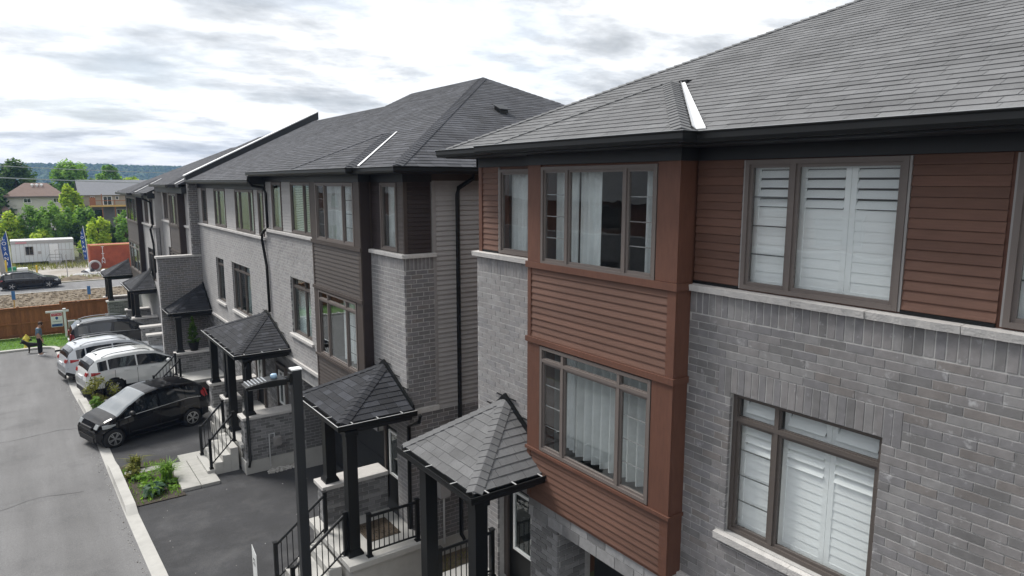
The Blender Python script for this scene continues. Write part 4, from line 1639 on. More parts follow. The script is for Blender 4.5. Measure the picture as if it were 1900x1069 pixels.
    rf.add([(xe, ye, ze), (xe, yq, ze), (xr, yq, zr), (xr, ya, zr), (2 * xr - xe, ye, ze), (2 * xr - xe, yq, ze),
            (xe, ye, ze - .04), (xe, yq, ze - .04), (2 * xr - xe, ye, ze - .04), (2 * xr - xe, yq, ze - .04)],
           [(0, 1, 2, 3), (4, 0, 3), (5, 4, 3, 2), (7, 6, 8, 9), (1, 0, 6, 7), (0, 4, 8, 6), (1, 5, 2), (5, 1, 7, 9)])
    rf.add([(x2, yq + .01, z2), (x2, 36.4, z2), (xr, 36.4, zr2), (xr, yq + .01, zr2), (2 * xr - x2, yq, z2), (2 * xr - x2, 36.4, z2),
            (x2, yq + .01, z2 - .04), (x2, 36.4, z2 - .04)],
           [(0, 1, 2, 3), (5, 4, 3, 2), (1, 0, 6, 7)])
    xb, bb0, bb1 = 6.35, 15.58, 19.85
    ym, hw = (bb0 + bb1) / 2, (bb1 - bb0) / 2
    za = ze + p * hw
    xa, xm = xb + hw, xe + hw
    A0, A1 = Vector((xb, bb0, ze)), Vector((xb, bb1, ze))
    AP, AM = Vector((xa, ym, za)), Vector((xm, ym, za))
    V0, V1 = Vector((xe, bb0, ze)), Vector((xe, bb1, ze))
    rf.add([A0, A1, AP, AM, V0, V1, (xb, bb0, ze - .04), (xb, bb1, ze - .04), (xe, bb0, ze - .04), (xe, bb1, ze - .04)],
           [(0, 1, 2), (4, 0, 2, 3), (1, 5, 3, 2), (6, 7, 1, 0), (8, 6, 0, 4), (6, 8, 9, 7)])
    roof = rf.obj('roof', DECK, H)
    lst = []
    shingle_plane(lst, [(xe, ye, ze), (xe, yq, ze), (xr, yq, zr), (xr, ya, zr)], .158, (.30, .40), .013)
    lst = [s for s in lst if not (bb0 + .05 < s[0][0].y < bb1 - .05 and s[0][0].x - xe < min(s[0][0].y - bb0, bb1 - s[0][0].y) - .05)]
    shingle_plane(lst, [(xe, ye, ze), (2 * xr - xe, ye, ze), (xr, ya, zr)], .158, (.30, .40), .013)
    shingle_plane(lst, [A0, A1, AP], .158, (.30, .40), .013)
    shingle_plane(lst, [A0, V0, AM, AP], .158, (.30, .40), .013)
    shingle_plane(lst, [(x2, yq, z2), (x2, 36.3, z2), (xr, 36.3, zr2), (xr, yq, zr2)], .158, (.30, .40), .013)
    emit_shingles(H, roof, lst, SHC, 160)
    nf = Vector((-p, 0, 1)).normalized()
    nn = Vector((0, -p, 1)).normalized()

    def side(v, n, hd):
        v = v - hd * v.dot(hd)
        return (v - n * v.dot(n)).normalized()
    caps = []
    for a, b in ((A0, AP), (Vector((xe, ye, ze)), Vector((xr, ya, zr)))):
        hd = (b - a).normalized()
        hip_caps(caps, a + hd * .05, b, side(Vector((0, 1, 0)), nf, hd), side(Vector((1, 0, 0)), nn, hd), .14, .15)
    hd = (AP - A1).normalized()
    hip_caps(caps, A1 + hd * .05, AP, side(Vector((0, -1, 0)), nf, hd), side(Vector((1, 0, 0)), Vector((0, p, 1)).normalized(), hd), .06, .15)
    emit_caps(roof, caps, SHC)
    vd = AM - V0
    v0, v1 = V0 + vd * .02, V0 + vd * .97
    e = Vector((0, -1, 0))
    u3 = Vector((0, 0, 1))
    vf = MB()
    vf.hexa([v0 + u3 * .02, v0 + e * .15 + u3 * .024, v1 + e * .10 + u3 * .024, v1 + u3 * .02,
             v0 + u3 * .035, v0 + e * .15 + u3 * .04, v1 + e * .10 + u3 * .04, v1 + u3 * .035])
    vf.obj('valley_flashing', FLASH, roof)
    # box vent on the hip end
    vy = 16.9
    vz = ze + p * (vy - ye)
    vb = MB()
    vb.hexa([(11.50, vy - .16, vz - .05), (11.78, vy - .16, vz - .05), (11.78, vy + .14, vz + .08), (11.50, vy + .14, vz + .08),
             (11.50, vy - .16, vz + .06), (11.78, vy - .16, vz + .06), (11.78, vy + .14, vz + .19), (11.50, vy + .14, vz + .19)])
    vb.obj('roof_vent', BLACK, roof)
    vb = MB()
    vb.hexa([(11.45, vy - .22, vz + .05), (11.83, vy - .22, vz + .05), (11.83, vy + .2, vz + .225), (11.45, vy + .2, vz + .225),
             (11.45, vy - .22, vz + .075), (11.83, vy - .22, vz + .075), (11.83, vy + .2, vz + .25), (11.45, vy + .2, vz + .25)])
    vb.obj('roof_vent_lid', FRIEZE, roof)
    sf = MB()
    sf.box(xe, X + .3, ye, yq, 8.17, 8.20)
    sf.box(xb, xe - .002, bb0, bb1, 8.17, 8.20)
    sf.box(xe, 19, ye + .002, y0 + .3, 8.172, 8.198)
    sf.box(XS - .05, XS + .02, y0 + .02, 15.95, 7.99, 8.17)
    sf.box(XS - .05, XS + .02, 19.45, yq, 7.99, 8.17)
    sf.box(XB - .02, XB + .12, 15.93, 19.47, 7.99, 8.17)
    sf.box(XB + .12, XS - .05, 15.93, 16.0, 7.991, 8.17)
    sf.box(XS + .02, 7.78, y0 + .01, y0 + .06, 7.99, 8.17)
    sf.box(xe, X + .3, yq, 36.3, 7.9, 7.93)
    sf.box(XS - .05, XS + .02, yq, 36.3, 7.70, 7.9)
    sf.box(xe, X + .3, yq - .03, yq + .03, 7.9, 8.28)
    sf.obj('frieze', FRIEZE, roof)
    zg = ze - .135
    gutter(roof, (xe, ye, zg), (xe, bb0, zg), (-1, 0, 0), 1, 0)
    gutter(roof, (xb, bb0, zg), (xb, 20.7, zg), (-1, 0, 0), 1, 0)
    gutter(roof, (xe - .142, bb0, zg), (xb, bb0, zg), (0, -1, 0), 0, 1)
    gutter(roof, (xe, 20.7, zg), (xe, yq, zg), (-1, 0, 0))
    MB().box(xb, xe, 19.86, 20.7, zg, ze - .01).obj('eave_return', BLACK, roof)
    gutter(roof, (19, ye, zg), (xe, ye, zg), (0, -1, 0), 0, 1, drip=False)
    gutter(roof, (x2, yq + .03, z2 - .135), (x2, 36.25, z2 - .135), (-1, 0, 0))
    # downpipe between the two units, offset around the eave
    downpipe(H, [(6.45, 24.75, 8.2), (6.47, 24.85, 8.02), (6.62, 24.9, 7.85), (6.95, 24.8, 7.78), (7.0, 24.7, 7.6), (7.0, 24.68, 6.4), (6.9, 24.72, 6.3)])
    downpipe(H, [(6.9, 24.72, 6.3), (6.9, 25.1, 6.15), (6.93, 25.2, 5.9), (6.96, 24.9, 5.0), (6.96, 24.85, 3.35)])
    # ---------- wing wall between the blocks, stepped, with a roof parapet
    ww = MB()
    ww.box(5.062, X + .2, 36.312, 36.588, -2.2, 4.36)
    ww.box(6.612, X + .2, 36.312, 36.588, 4.36, 8.0)
    ww.obj('wing_wall', MORT, H)
    brick_rows(BR, 'y', 36.3, 5.10, X + .01, -1.5, 4.36, [], tints=(0, 0, 1, 1, 4))  # darker tints put the shade of this side into the brick colour
    brick_rows(BR, 'y', 36.3, 6.65, X + .01, 4.46, 8.0, [], tints=(0, 0, 1, 1, 4))
    brick_rows(BR, 'x', 5.05, 36.3, 36.6, -1.5, 4.36, [], tints=(1, 2, 3))
    brick_rows(BR, 'x', 6.6, 36.3, 36.6, 4.46, 8.0, [], tints=(1, 2, 3))
    MB().box(4.98, 6.68, 36.22, 36.68, 4.362, 4.458).obj('stone_cap', STONE, H)
    pp = MB()
    pp.add([(6.55, 36.3, 7.98), (xr + .3, 36.3, zr2 + .1), (xr + .3, 36.3, zr2 + .48), (6.55, 36.3, 8.28),
            (6.55, 36.62, 7.98), (xr + .3, 36.62, zr2 + .1), (xr + .3, 36.62, zr2 + .48), (6.55, 36.62, 8.28)],
           [(3, 2, 1, 0), (4, 5, 6, 7), (0, 1, 5, 4), (7, 6, 2, 3), (0, 4, 7, 3), (1, 2, 6, 5)])
    po = pp.obj('parapet', FRIEZE, roof)
    pc = MB()
    pc.add([(6.50, 36.25, 8.26), (xr + .3, 36.25, zr2 + .482), (xr + .3, 36.25, zr2 + .53), (6.50, 36.25, 8.31),
            (6.50, 36.67, 8.26), (xr + .3, 36.67, zr2 + .482), (xr + .3, 36.67, zr2 + .53), (6.50, 36.67, 8.31)],
           [(3, 2, 1, 0), (4, 5, 6, 7), (0, 1, 5, 4), (7, 6, 2, 3), (0, 4, 7, 3), (1, 2, 6, 5)])
    pc.obj('parapet_cap', FLASH, roof)
    emit_bricks(H, BR, BRK, 300)
    emit_base(H, SB)
    return H


house_b()


# ---------------------------------------------------------------- far block
def house_d():
    H = thing('townhouse', (6.6, 46, -2), 'far townhouse block with dark bays at the end of the row', 'townhouse', 'townhouses along the driveway')
    SB = []
    units = [  # X, y0, y1, dz, bay y0, bay y1, porch
        (6.68, 36.62, 44.9, 5.72, 37.95, 40.7),
        (6.28, 44.9, 58.0, 5.32, 49.9, 55.2),
    ]
    core = MB()
    for X, y0, y1, zs, b0, b1 in units:
        zt = zs + 1.75
        hu = [(y0 + .5 if y0 < 40 else 45.6, y0 + .5 if y0 < 40 else 45.6, 0, 0)]
        wins_u = [(41.3, 42.3, zs + .1, zt - .05), (43.0, 44.3, zs + .1, zt - .05)] if y0 < 40 else [(45.6, 46.8, zs + .1, zt - .05), (47.6, 49.0, zs + .1, zt - .05)]
        wins_l = [(41.2, 43.4, zs - 3.2, zs - 1.4)] if y0 < 40 else [(46.0, 48.6, zs - 3.4, zs - 1.4)]
        wall_boxes(core, 'x', X, .2, y0, y1, -2.4, zs, wins_l, 0)
        wall_boxes(core, 'x', X + .05, .2, y0, y1, zs, zt + .35, wins_u, 1)
        core.box(X + .25, X + 8, y0 + .02, y0 + .2, zs - 3, zt + .3, 1)
        core.box(X + .25, X + 8, y1 - .2, y1 - .02, -2.4, zt + .3, 1)
        MB().box(X - .075, X + .1, y0 + .01, b0, zs, zs + .1).box(X - .075, X + .1, b1, y1 - .01, zs, zs + .1).obj('stone_sill', STONE, H)
        for w in wins_u:
            window(H, X + .05, *w, gl=GLASSD, cols=[(w[0] + w[1]) / 2])
        for w in wins_l:
            window(H, X + .08, *w, gl=GLASSD, cols=[(w[0] + w[1]) / 2], rows=[w[3] - .35], fm=FRAMED)
        rm = MB()
        room(rm, X + .26, y0 + .3, y1 - .3, zs - .1, zt + .2, 1.5)
        room(rm, X + .26, y0 + .3, y1 - .3, zs - 3.6, zs - .9, 1.5)
        rm.obj('room', ROOM, H)
        XB = X - .3
        tw = (b0 + .35, b1 - .35, zs + .03, zt - .1)
        bw = (b0 + .35, b1 - .35, zs - 3.3, zs - 1.42)
        c3 = [b0 + .35 + (b1 - b0 - .7) * .27, b0 + .35 + (b1 - b0 - .7) * .73]
        bay_block(H, XB, X, b0, b1, zs - 4.3, zt - .05, tw, bw, ((zs - .08, zs + .02), (zs - 1.4, zs - 1.3), (zs - 3.4, zs - 3.33)),
                  TAUPET, PLUM[0], TAUPE, c3, c3, [zs - 1.75], gl=GLASSD)
    core.obj('wall', [BRK[3], GREYS[1]], H)
    # roofs
    rf = MB()
    lst = []
    p = .46
    specs = [(6.25, 36.6, 45.2, 7.85, None), (5.85, 45.2, 58.4, 7.28, 58.4)]
    xr = 12.6
    for xe, ya, yb, ze, hip in specs:
        zr = ze + p * (xr - xe)
        yh = yb - (xr - xe) * .9 if hip else yb
        rf.add([(xe, ya, ze), (xe, yb, ze), (xr, yh, zr), (xr, ya, zr), (2 * xr - xe, ya, ze), (2 * xr - xe, yb, ze), (xe, ya, ze - .12), (xe, yb, ze - .12)],
               [(0, 1, 2, 3), (4, 0, 3), (5, 4, 3, 2), (1, 5, 2), (1, 0, 6, 7)])
        shingle_plane(lst, [(xe, ya, ze), (xe, yb, ze), (xr, yh, zr), (xr, ya, zr)], .158, (.3, .4), .013)
    # bay hips
    for xe, ze, a, b in ((5.95, 7.85, 37.5, 41.1), (5.55, 7.28, 49.4, 55.7)):
        hw = min((b - a) / 2, 1.9)
        ym = (a + b) / 2
        za = ze + p * hw
        rf.add([(xe, a, ze), (xe, b, ze), (xe + hw, a + hw, za), (xe + hw, b - hw, za), (xe + hw + .3, a + hw, za), (xe + hw + .3, b - hw, za),
                (xe + .3, a, ze), (xe + .3, b, ze), (xe, a, ze - .12), (xe, b, ze - .12), (xe + .3, a, ze - .12)],
               [(0, 1, 3, 2), (6, 0, 2, 4), (1, 7, 5, 3), (2, 3, 5, 4), (1, 0, 8, 9), (0, 6, 10, 8)])
        shingle_plane(lst, [(xe, a, ze), (xe, b, ze), (xe + hw, b - hw, za), (xe + hw, a + hw, za)], .158, (.3, .4), .013)
        shingle_plane(lst, [(xe, a, ze), (xe + .3, a, ze), (xe + hw + .3, a + hw, za), (xe + hw, a + hw, za)], .158, (.3, .4), .013)
    roof = rf.obj('roof', DECK, H)
    emit_shingles(H, roof, lst, SHC, 0)
    for xe, ze, a, b in ((5.95, 7.85, 37.5, 41.1), (5.55, 7.28, 49.4, 55.7)):
        hw = min((b - a) / 2, 1.9)
        v0, v1 = Vector((xe + .3, a, ze + .03)), Vector((xe + .3 + hw, a + hw, ze + p * hw + .03))
        e = Vector((0, -.2, 0))
        MB().hexa([v0, v0 + e, v1 + e, v1, v0 + Vector((0, 0, .02)), v0 + e + Vector((0, 0, .02)), v1 + e + Vector((0, 0, .02)), v1 + Vector((0, 0, .02))]).obj('valley_flashing', FLASH, roof)
    for xe, ze, a, b in ((6.25, 7.85, 41.1, 45.1), (5.95, 7.85, 37.5, 41.1), (5.85, 7.28, 45.3, 49.4), (5.55, 7.28, 49.4, 55.7), (5.85, 7.28, 55.7, 58.4)):
        gutter(roof, (xe, a, ze - .135), (xe, b, ze - .135), (-1, 0, 0))
    sf = MB()
    for X, xe, zt, a, b in ((6.68, 5.95, 7.42, 36.62, 44.9), (6.28, 5.55, 7.02, 44.9, 58.2)):
        sf.box(X - .3, X + .1, a, b, zt, zt + .3)
        sf.box(xe + .3, X, a, b, zt + .3, zt + .33)
    sf.obj('frieze', FRIEZE, roof)
    downpipe(H, [(5.75, 45.3, 7.2), (5.8, 45.3, 7.0), (6.15, 45.2, 6.8), (6.2, 45.2, 5.5), (6.15, 45.2, 5.4), (6.15, 45.9, 5.2), (6.2, 45.5, 4.3), (6.2, 45.5, 2.6)], .06)
    # porches
    for (x0, x1, y0, y1, zg, za, yy, slab) in ((4.9, 6.26, 46.2, 50.3, 1.42, 2.5, 48.2, -1.2), (4.3, 6.0, 54.9, 57.8, 1.35, 2.45, 56.4, -1.35)):
        porch_roof(H, x0, x1, y0, y1, zg, za, yy, SHD, 0, straps=False)
        MB().box(x0 - .1, x1, y0, y1, slab - .15, slab).obj('porch_slab', CONC, H)
        MB().box(x0, x1, y0 + .1, y1 - .1, -2.6, slab - .152).obj('porch_base', CONC, H)
        half_wall(H, x0 + .02, x1, y0 + .1, y0 + .55, -2.3, slab + .95, SB)
        half_wall(H, x0 + .02, x1, y1 - .6, y1 - .15, -2.3, slab + .95, SB)
        post(H, x0 + .28, y0 + .32, slab + 1.05, zg - .04)
        post(H, x0 + .28, y1 - .38, slab + 1.05, zg - .04)
        post(H, x0 + .28, (y0 + y1) / 2, slab, zg - .04)
    half_wall(H, 4.9, 6.4, 42.9, 43.3, -2.2, -.2, SB)
    half_wall(H, 4.9, 6.4, 40.4, 40.8, -2.2, -.2, SB)
    MB().box(4.85, 6.7, 40.4, 43.3, -1.35, -1.15).obj('porch_slab', CONC, H)
    for a, b in (((5.0, 43.0), 1), ((5.0, 40.6), 1)):
        pass
    emit_base(H, SB)
    return H


house_d()

# ---------------------------------------------------------------- cars
TYRE = mat('tyre_rubber', (0.016, 0.016, 0.017), 0.85, 0.1)
RIM = mat('alloy', (0.50, 0.51, 0.52), 0.3, 0.05, metal=0.8)
RIMD = mat('alloy_dark', (0.03, 0.03, 0.032), 0.4, 0.05, metal=0.5)
CBLACK = mat('car_black', (0.005, 0.005, 0.006), 0.35, 0.03, spec=.03, coat=.6, obj=True)
CWHITE = mat('car_white', (0.74, 0.76, 0.76), 0.25, 0.02, coat=1.0, obj=True)
CSILV = mat('car_silver', (0.50, 0.53, 0.57), 0.28, 0.02, coat=1.0, obj=True)
CSLATE = mat('car_slate', (0.014, 0.016, 0.021), 0.3, 0.03, spec=.15, coat=.7, obj=True)
CTRIM = mat('car_trim', (0.014, 0.014, 0.015), 0.5, 0.05)
CGLASS = mat('car_glass', (0.012, 0.015, 0.018), 0.04, 0.02, spec=0.6, coat=.5, obj=True)
HEADL = mat('headlamp', (0.33, 0.35, 0.36), 0.1, 0.03, spec=0.8)
TAILL = mat('tail_lamp', (0.32, 0.012, 0.015), 0.2, 0.05, spec=0.7)
WSG = mat('car_windshield', (0.15, 0.17, 0.185), 0.03, 0.02, spec=1.0, coat=1.0, obj=True)  # pale base colour stands in for sky reflection and lit dashboard
PLATE = mat('plate_white', (0.7, 0.72, 0.75), 0.5, 0.03)


def lerp_t(tab, x):
    if x <= tab[0][0]:
        return tab[0][1]
    for (a, va), (b, vb) in zip(tab, tab[1:]):
        if x <= b:
            t = (x - a) / (b - a)
            t = t * t * (3 - 2 * t) * .35 + t * .65
            return va + (vb - va) * t
    return tab[-1][1]


def car(name, loc, rz, paint, label, P, group='parked cars on the driveways', scale=1.154, rim=None, spokes=10):
    C = local_thing(name, loc, rz, label, 'car', group, scale)
    Ln, hw, top, belt, bot = P['len'], P['w'] / 2, P['top'], P['belt'], P['bot']
    wr, wf, wb = P['wr'], P['front'], P['rear']
    xs0, xs1 = -Ln / 2, Ln / 2
    nx = 84
    body, wsh, rwin, sidew, low = MB(), MB(), MB(), {}, MB()
    V = []
    rows = []

    def plan(x):
        e = abs(x) / (Ln / 2)
        k = 1.0
        if e > .72:
            k = 1 - P.get('taper', .16) * ((e - .72) / .28) ** 2.2
        return hw * k
    for i in range(nx + 1):
        x = xs0 + Ln * i / nx
        zt, zb, zl = lerp_t(top, x), lerp_t(bot, x), lerp_t(belt, x)
        zl = min(zl, zt - .015)
        w = plan(x)
        gh = zt - zl
        wt = w * (.97 - .20 * min(1, gh / .42))
        sec = [(0, zb), (w * .80, zb), (w * .94, zb + .05), (w * .985, zb + .16), (w, zb + .34)] + [(w, zb + .34 + (zl - .20 - zb - .34) * q / 4) for q in range(1, 5)] + [ (w * .975, zl - .05), (w * .955, zl)]
        ng = 5
        for k in range(1, ng):
            t = k / ng
            sec.append((w * .955 + (wt - w * .955) * t, zl + (gh - min(.05, gh * .3)) * t))
        sec += [(wt * .985, zt - min(.05, gh * .3)), (wt * .90, zt - min(.018, gh * .12)), (wt * .6, zt - .004), (wt * .3, zt), (0, zt + .004)]
        rows.append((x, sec, zl, zt, wt))
    m = len(rows[0][1])

    def arch(x, z):
        for xw in (wf, wb):
            if (x - xw) ** 2 + (z - wr) ** 2 < (wr * 1.17) ** 2:
                return True
        return False

    def snap(x, z):
        for xw in (wf, wb):
            d = math.hypot(x - xw, z - wr)
            if abs(d - wr * 1.17) < Ln / nx * .75 and d > 1e-3:
                k = wr * 1.17 / d
                return xw + (x - xw) * k, wr + (z - wr) * k
        return x, z
    ws0, ws1 = P['windshield']   # from cowl (front) to roof edge
    rg0, rg1 = P['rearglass']
    for sgn in (1, -1):
        for i in range(nx):
            xa, sa, zla, zta, wta = rows[i]
            xb, sb, zlb, ztb, wtb = rows[i + 1]
            for k in range(m - 1):
                q = [(xa, *sa[k]), (xb, *sb[k]), (xb, *sb[k + 1]), (xa, *sa[k + 1])]
                xm = (xa + xb) / 2
                zm = sum(p[2] for p in q) / 4
                ym = sum(p[1] for p in q) / 4
                if k <= 8 and arch(xm, zm) and ym > hw * .6:
                    continue
                if k <= 9:
                    q = [(*snap(p[0], p[2]), p[1]) for p in q]
                    q = [(a, c, b) for a, b, c in q]
                pts = [(p[0], p[1] * sgn, p[2]) for p in q]
                if sgn < 0:
                    pts = pts[::-1]
                tgt = body
                gh = (zta + ztb - zla - zlb) / 2
                if 10 <= k <= 13 and gh > .10:
                    for wi, (a, b) in enumerate(P['side']):
                        if a < xm < b:
                            tgt = sidew.setdefault((sgn, wi), MB())
                if k >= 15 and ws1 < xm < ws0:
                    tgt = wsh
                if k >= 15 and rg0 < xm < rg1:
                    tgt = rwin
                if k <= 1 or (k == 2 and P.get('clad')):
                    tgt = low
                tgt.quad(*pts)
        # ends
        for (x, sec, *_r), fl in ((rows[0], 0), (rows[-1], 1)):
            for k in range(m - 1):
                a, b = sec[k], sec[k + 1]
                body.quad((x, 0, a[1]), (x, a[0] * sgn, a[1]), (x, b[0] * sgn, b[1]), (x, 0, b[1]))
    body.obj('body', paint, C, smooth=True)
    low.obj('sill_trim', CTRIM if P.get('clad') else paint, C, smooth=True)
    wsh.obj('windshield', WSG, C, smooth=True)
    if rwin.f:
        rwin.obj('rear_window', CGLASS, C, smooth=True)
    for k, mb in sidew.items():
        mb.obj('side_window', CGLASS, C, smooth=True)
    MB().box(xs0 + .25, xs1 - .25, -hw * .78, hw * .78, .16, .62).obj('underbody', CTRIM, C)
    # wheels
    for xw in (wf, wb):
        for s in (1, -1):
            y = s * (hw - .105)
            w = bpy.data.objects.new('wheel', None)
            w.empty_display_size = .1
            link(w, C)
            MB().lathe((xw, y, wr), [(wr * .62, -.10), (wr * .93, -.105), (wr, -.07), (wr, .07), (wr * .93, .105), (wr * .62, .10)], 28, 'y').obj('tyre', TYRE, w, smooth=True)
            rm = MB()
            rm.lathe((xw, y + s * .085, wr), [(wr * .66, -.01), (wr * .66, .02), (wr * .60, .022), (wr * .58, -.005)], 24, 'y')
            for q in range(spokes):
                t = 2 * math.pi * q / spokes + (.16 if q % 2 else -.16) * (1 if spokes > 6 else 0)
                c, sn = math.cos(t), math.sin(t)
                n = Vector((-sn, 0, c)) * wr * (.05 if spokes > 6 else .085)
                a = Vector((xw, y + s * .10, wr)) + Vector((c, 0, sn)) * wr * .08
                b = Vector((xw, y + s * .10, wr)) + Vector((c, 0, sn)) * wr * .62
                o = Vector((0, s * .012, 0))
                rm.hexa([a - n * .7, a + n * .7, b + n, b - n, a - n * .7 + o, a + n * .7 + o, b + n + o, b - n + o])
            rm.lathe((xw, y + s * .10, wr), [(wr * .14, 0), (wr * .12, s * .02)], 10, 'y')
            rm.obj('rim', rim or RIM, w)
            MB().lathe((xw, y + s * .04, wr), [(wr * .62, -.01), (wr * .62, .01)], 20, 'y').obj('brake_disc', RIMD, w)
            MB().lathe((xw, s * (hw - .36), wr), [(wr * 1.14, -.2), (wr * 1.14, .2)], 20, 'y').obj('wheel_arch', CTRIM, C)

    def patch(nm, mt, x0, x1, z0, z1, front, y0, y1, d=.010):
        """lamp: a strip of the body surface lifted a little, wrapping the corner"""
        st_ = -Ln / nx if front else Ln / nx
        x1 = xs1 if front else xs0
        while lerp_t(top, x1) < z1 + .02:
            x1 += st_
        for s in (1, -1):
            mb = MB()
            na, nz = 9, 3

            def ys(x, z):
                i = min(nx - 1, max(0, int((x - xs0) / Ln * nx)))
                sec = rows[i][1]
                best = sec[4][0]
                for k in range(2, m - 2):
                    z0_, z1_ = sec[k][1], sec[k + 1][1]
                    if z0_ <= z <= z1_:
                        t = (z - z0_) / max(1e-6, z1_ - z0_)
                        return sec[k][0] + (sec[k + 1][0] - sec[k][0]) * t
                return best * .9
            gp_ = []
            for i in range(na + 1):
                t = i / na
                x = x0 + (x1 - x0) * t
                shr = 0.35 + 0.65 * min(1, t * 1.6)
                zc = (z0 + z1) / 2 + (z1 - z0) * .25 * (1 - shr)
                hh = (z1 - z0) / 2 * shr
                for k in range(nz + 1):
                    z = zc - hh + 2 * hh * k / nz
                    gp_.append((x, (ys(x, z) + d + .012) * s, z))
            fs = []
            for i in range(na):
                for k in range(nz):
                    o = i * (nz + 1) + k
                    fs.append((o, o + 1, o + nz + 2, o + nz + 1))
            mb.add(gp_, fs)
            def xz(z):
                x = xs1 if front else xs0
                while lerp_t(top, x) < z:
                    x += st_ * .25
                return x + (.02 if front else -.02)
            xl, xh = xz(z0), xz(z1)
            e = .05 if front else -.05
            mb.hexa([(xl - e, y0 * s, z0), (xl, y0 * s, z0), (xl, y1 * s, z0), (xl - e, y1 * s, z0),
                     (xh - e, y0 * s, z1), (xh, y0 * s, z1), (xh, y1 * s, z1), (xh - e, y1 * s, z1)])
            mb.obj(nm, mt, C)
    h = P['lamp_f']
    patch('headlight', HEADL, xs1 - h[0], xs1, h[1], h[2], True, hw * .55, hw * .8)
    t = P['lamp_r']
    patch('tail_light', TAILL, xs0 + t[0], xs0, t[1], t[2], False, hw * .55, hw * .82)
    # grille, plates, bumpers
    MB().box(xs1 - .03, xs1 + .02, -hw * .45, hw * .45, h[1] - .06, h[1] + .03).obj('grille', CTRIM, C)
    MB().box(xs1 - .05, xs1 + .018, -hw * .62, hw * .62, .24, .42).obj('front_intake', CTRIM, C)
    MB().box(xs0 - .02, xs0 + .05, -hw * .68, hw * .68, .26, .44).obj('rear_bumper', CTRIM, C)
    MB().box(xs0 - .022, xs0 + .02, -.26, .26, t[1] - .18, t[1] - .05).obj('licence_plate', PLATE, C)
    # mirrors and handles
    for s in (1, -1):
        mx = ws0 - .42
        zl = lerp_t(belt, mx)
        mb = MB()
        y = s * (plan(mx) + .10)
        mb.lathe((mx, y, zl + .10), [(.02, -.10), (.075, -.07), (.09, 0), (.075, .07), (.02, .10)], 10, 'y')
        mb.obj('mirror', paint if P.get('mirror_paint') else CTRIM, C, smooth=True)
        for hx in P.get('handles', (.35, -.6)):
            zl = lerp_t(belt, hx) - .12
            MB().box(hx - .11, hx + .11, s * plan(hx) - .012, s * plan(hx) + .022, zl - .02, zl + .015).obj('door_handle', paint, C)
        if P.get('rails'):
            ra = [(x, s * plan(x) * .72, lerp_t(top, x) + .045) for x in [P['rails'][0] + (P['rails'][1] - P['rails'][0]) * q / 8 for q in range(9)]]
            ra[0] = (ra[0][0], ra[0][1], ra[0][2] - .05)
            ra[-1] = (ra[-1][0], ra[-1][1], ra[-1][2] - .05)
            MB().tube(ra, .02, 6).obj('roof_rail', RIM if P.get('rail_bright', 1) else CTRIM, C)
    MB().tube([(P['rearglass'][1] + .25, 0, lerp_t(top, P['rearglass'][1] + .25) - .01), (P['rearglass'][1] + .12, 0, lerp_t(top, P['rearglass'][1] + .25) + .07)], [.03, .008], 6).obj('antenna', CTRIM, C)
    for s in (1, -1):
        pts = []
        for q in range(12):
            x = P['side'][0][0] + (P['side'][-1][1] - P['side'][0][0]) * q / 11
            pts.append((x, s * (plan(x) * .965 + .004), lerp_t(belt, x) - .012))
        MB().tube(pts, .012, 5).obj('belt_highlight', RIM, C)  # bright strip added for the light line reflected along the belt
        pts = [(x, s * (plan(x) + .002), .40) for x in (wb + .5, 0, wf - .5)]
        MB().tube(pts, .02, 5).obj('sill_moulding', CTRIM, C)
    # door shut lines
    for x in P.get('doors', (.75, -.25, -1.0)):
        for s in (1, -1):
            zl = lerp_t(belt, x)
            MB().box(x - .006, x + .006, s * plan(x) - .004, s * plan(x) + .003, .36, zl - .06).obj('shut_line', CTRIM, C)
    return C


HATCH = dict(len=3.72, w=1.70, wr=.315, front=1.36, rear=-1.17, taper=.20,
             top=[(-1.86, .66), (-1.81, 1.02), (-1.67, 1.38), (-1.36, 1.53), (-.71, 1.60), (-.1, 1.60), (.3, 1.53), (.78, 1.29), (1.24, 1.03), (1.5, .95), (1.72, .84), (1.86, .64)],
             belt=[(-1.86, .64), (-1.76, .98), (-1.1, 1.06), (.5, .97), (1.25, .89), (1.62, .82), (1.86, .60)],
             bot=[(-1.86, .30), (-1.55, .22), (1.5, .20), (1.86, .25)],
             windshield=(1.24, .26), rearglass=(-1.79, -1.49), side=[(-1.51, -1.03), (-.96, -.13), (-.06, .68), (.74, 1.02)],
             lamp_f=(.55, .70, .82), lamp_r=(.30, .94, 1.20), handles=(.05, -.82), doors=(.92, -.09, -.9))
SUV = dict(len=4.65, w=1.84, wr=.36, front=1.36, rear=-1.35, clad=True, mirror_paint=True,
           top=[(-2.32, .75), (-2.28, 1.05), (-2.12, 1.38), (-1.85, 1.60), (-1.2, 1.68), (-.3, 1.69), (.25, 1.62), (.75, 1.36), (1.15, 1.13), (1.7, 1.05), (2.1, .96), (2.32, .72)],
           belt=[(-2.32, .72), (-2.15, 1.08), (-1.2, 1.14), (.4, 1.07), (1.2, 1.01), (1.9, .93), (2.32, .70)],
           bot=[(-2.32, .42), (-1.9, .26), (1.9, .25), (2.32, .32)],
           windshield=(1.12, .28), rearglass=(-2.24, -1.92), side=[(-1.90, -1.55), (-1.47, -.52), (-.44, .86)],
           lamp_f=(.55, .78, .90), lamp_r=(.50, .96, 1.09), rails=(-1.7, .1), handles=(.15, -.85), doors=(.8, -.48, -1.3))
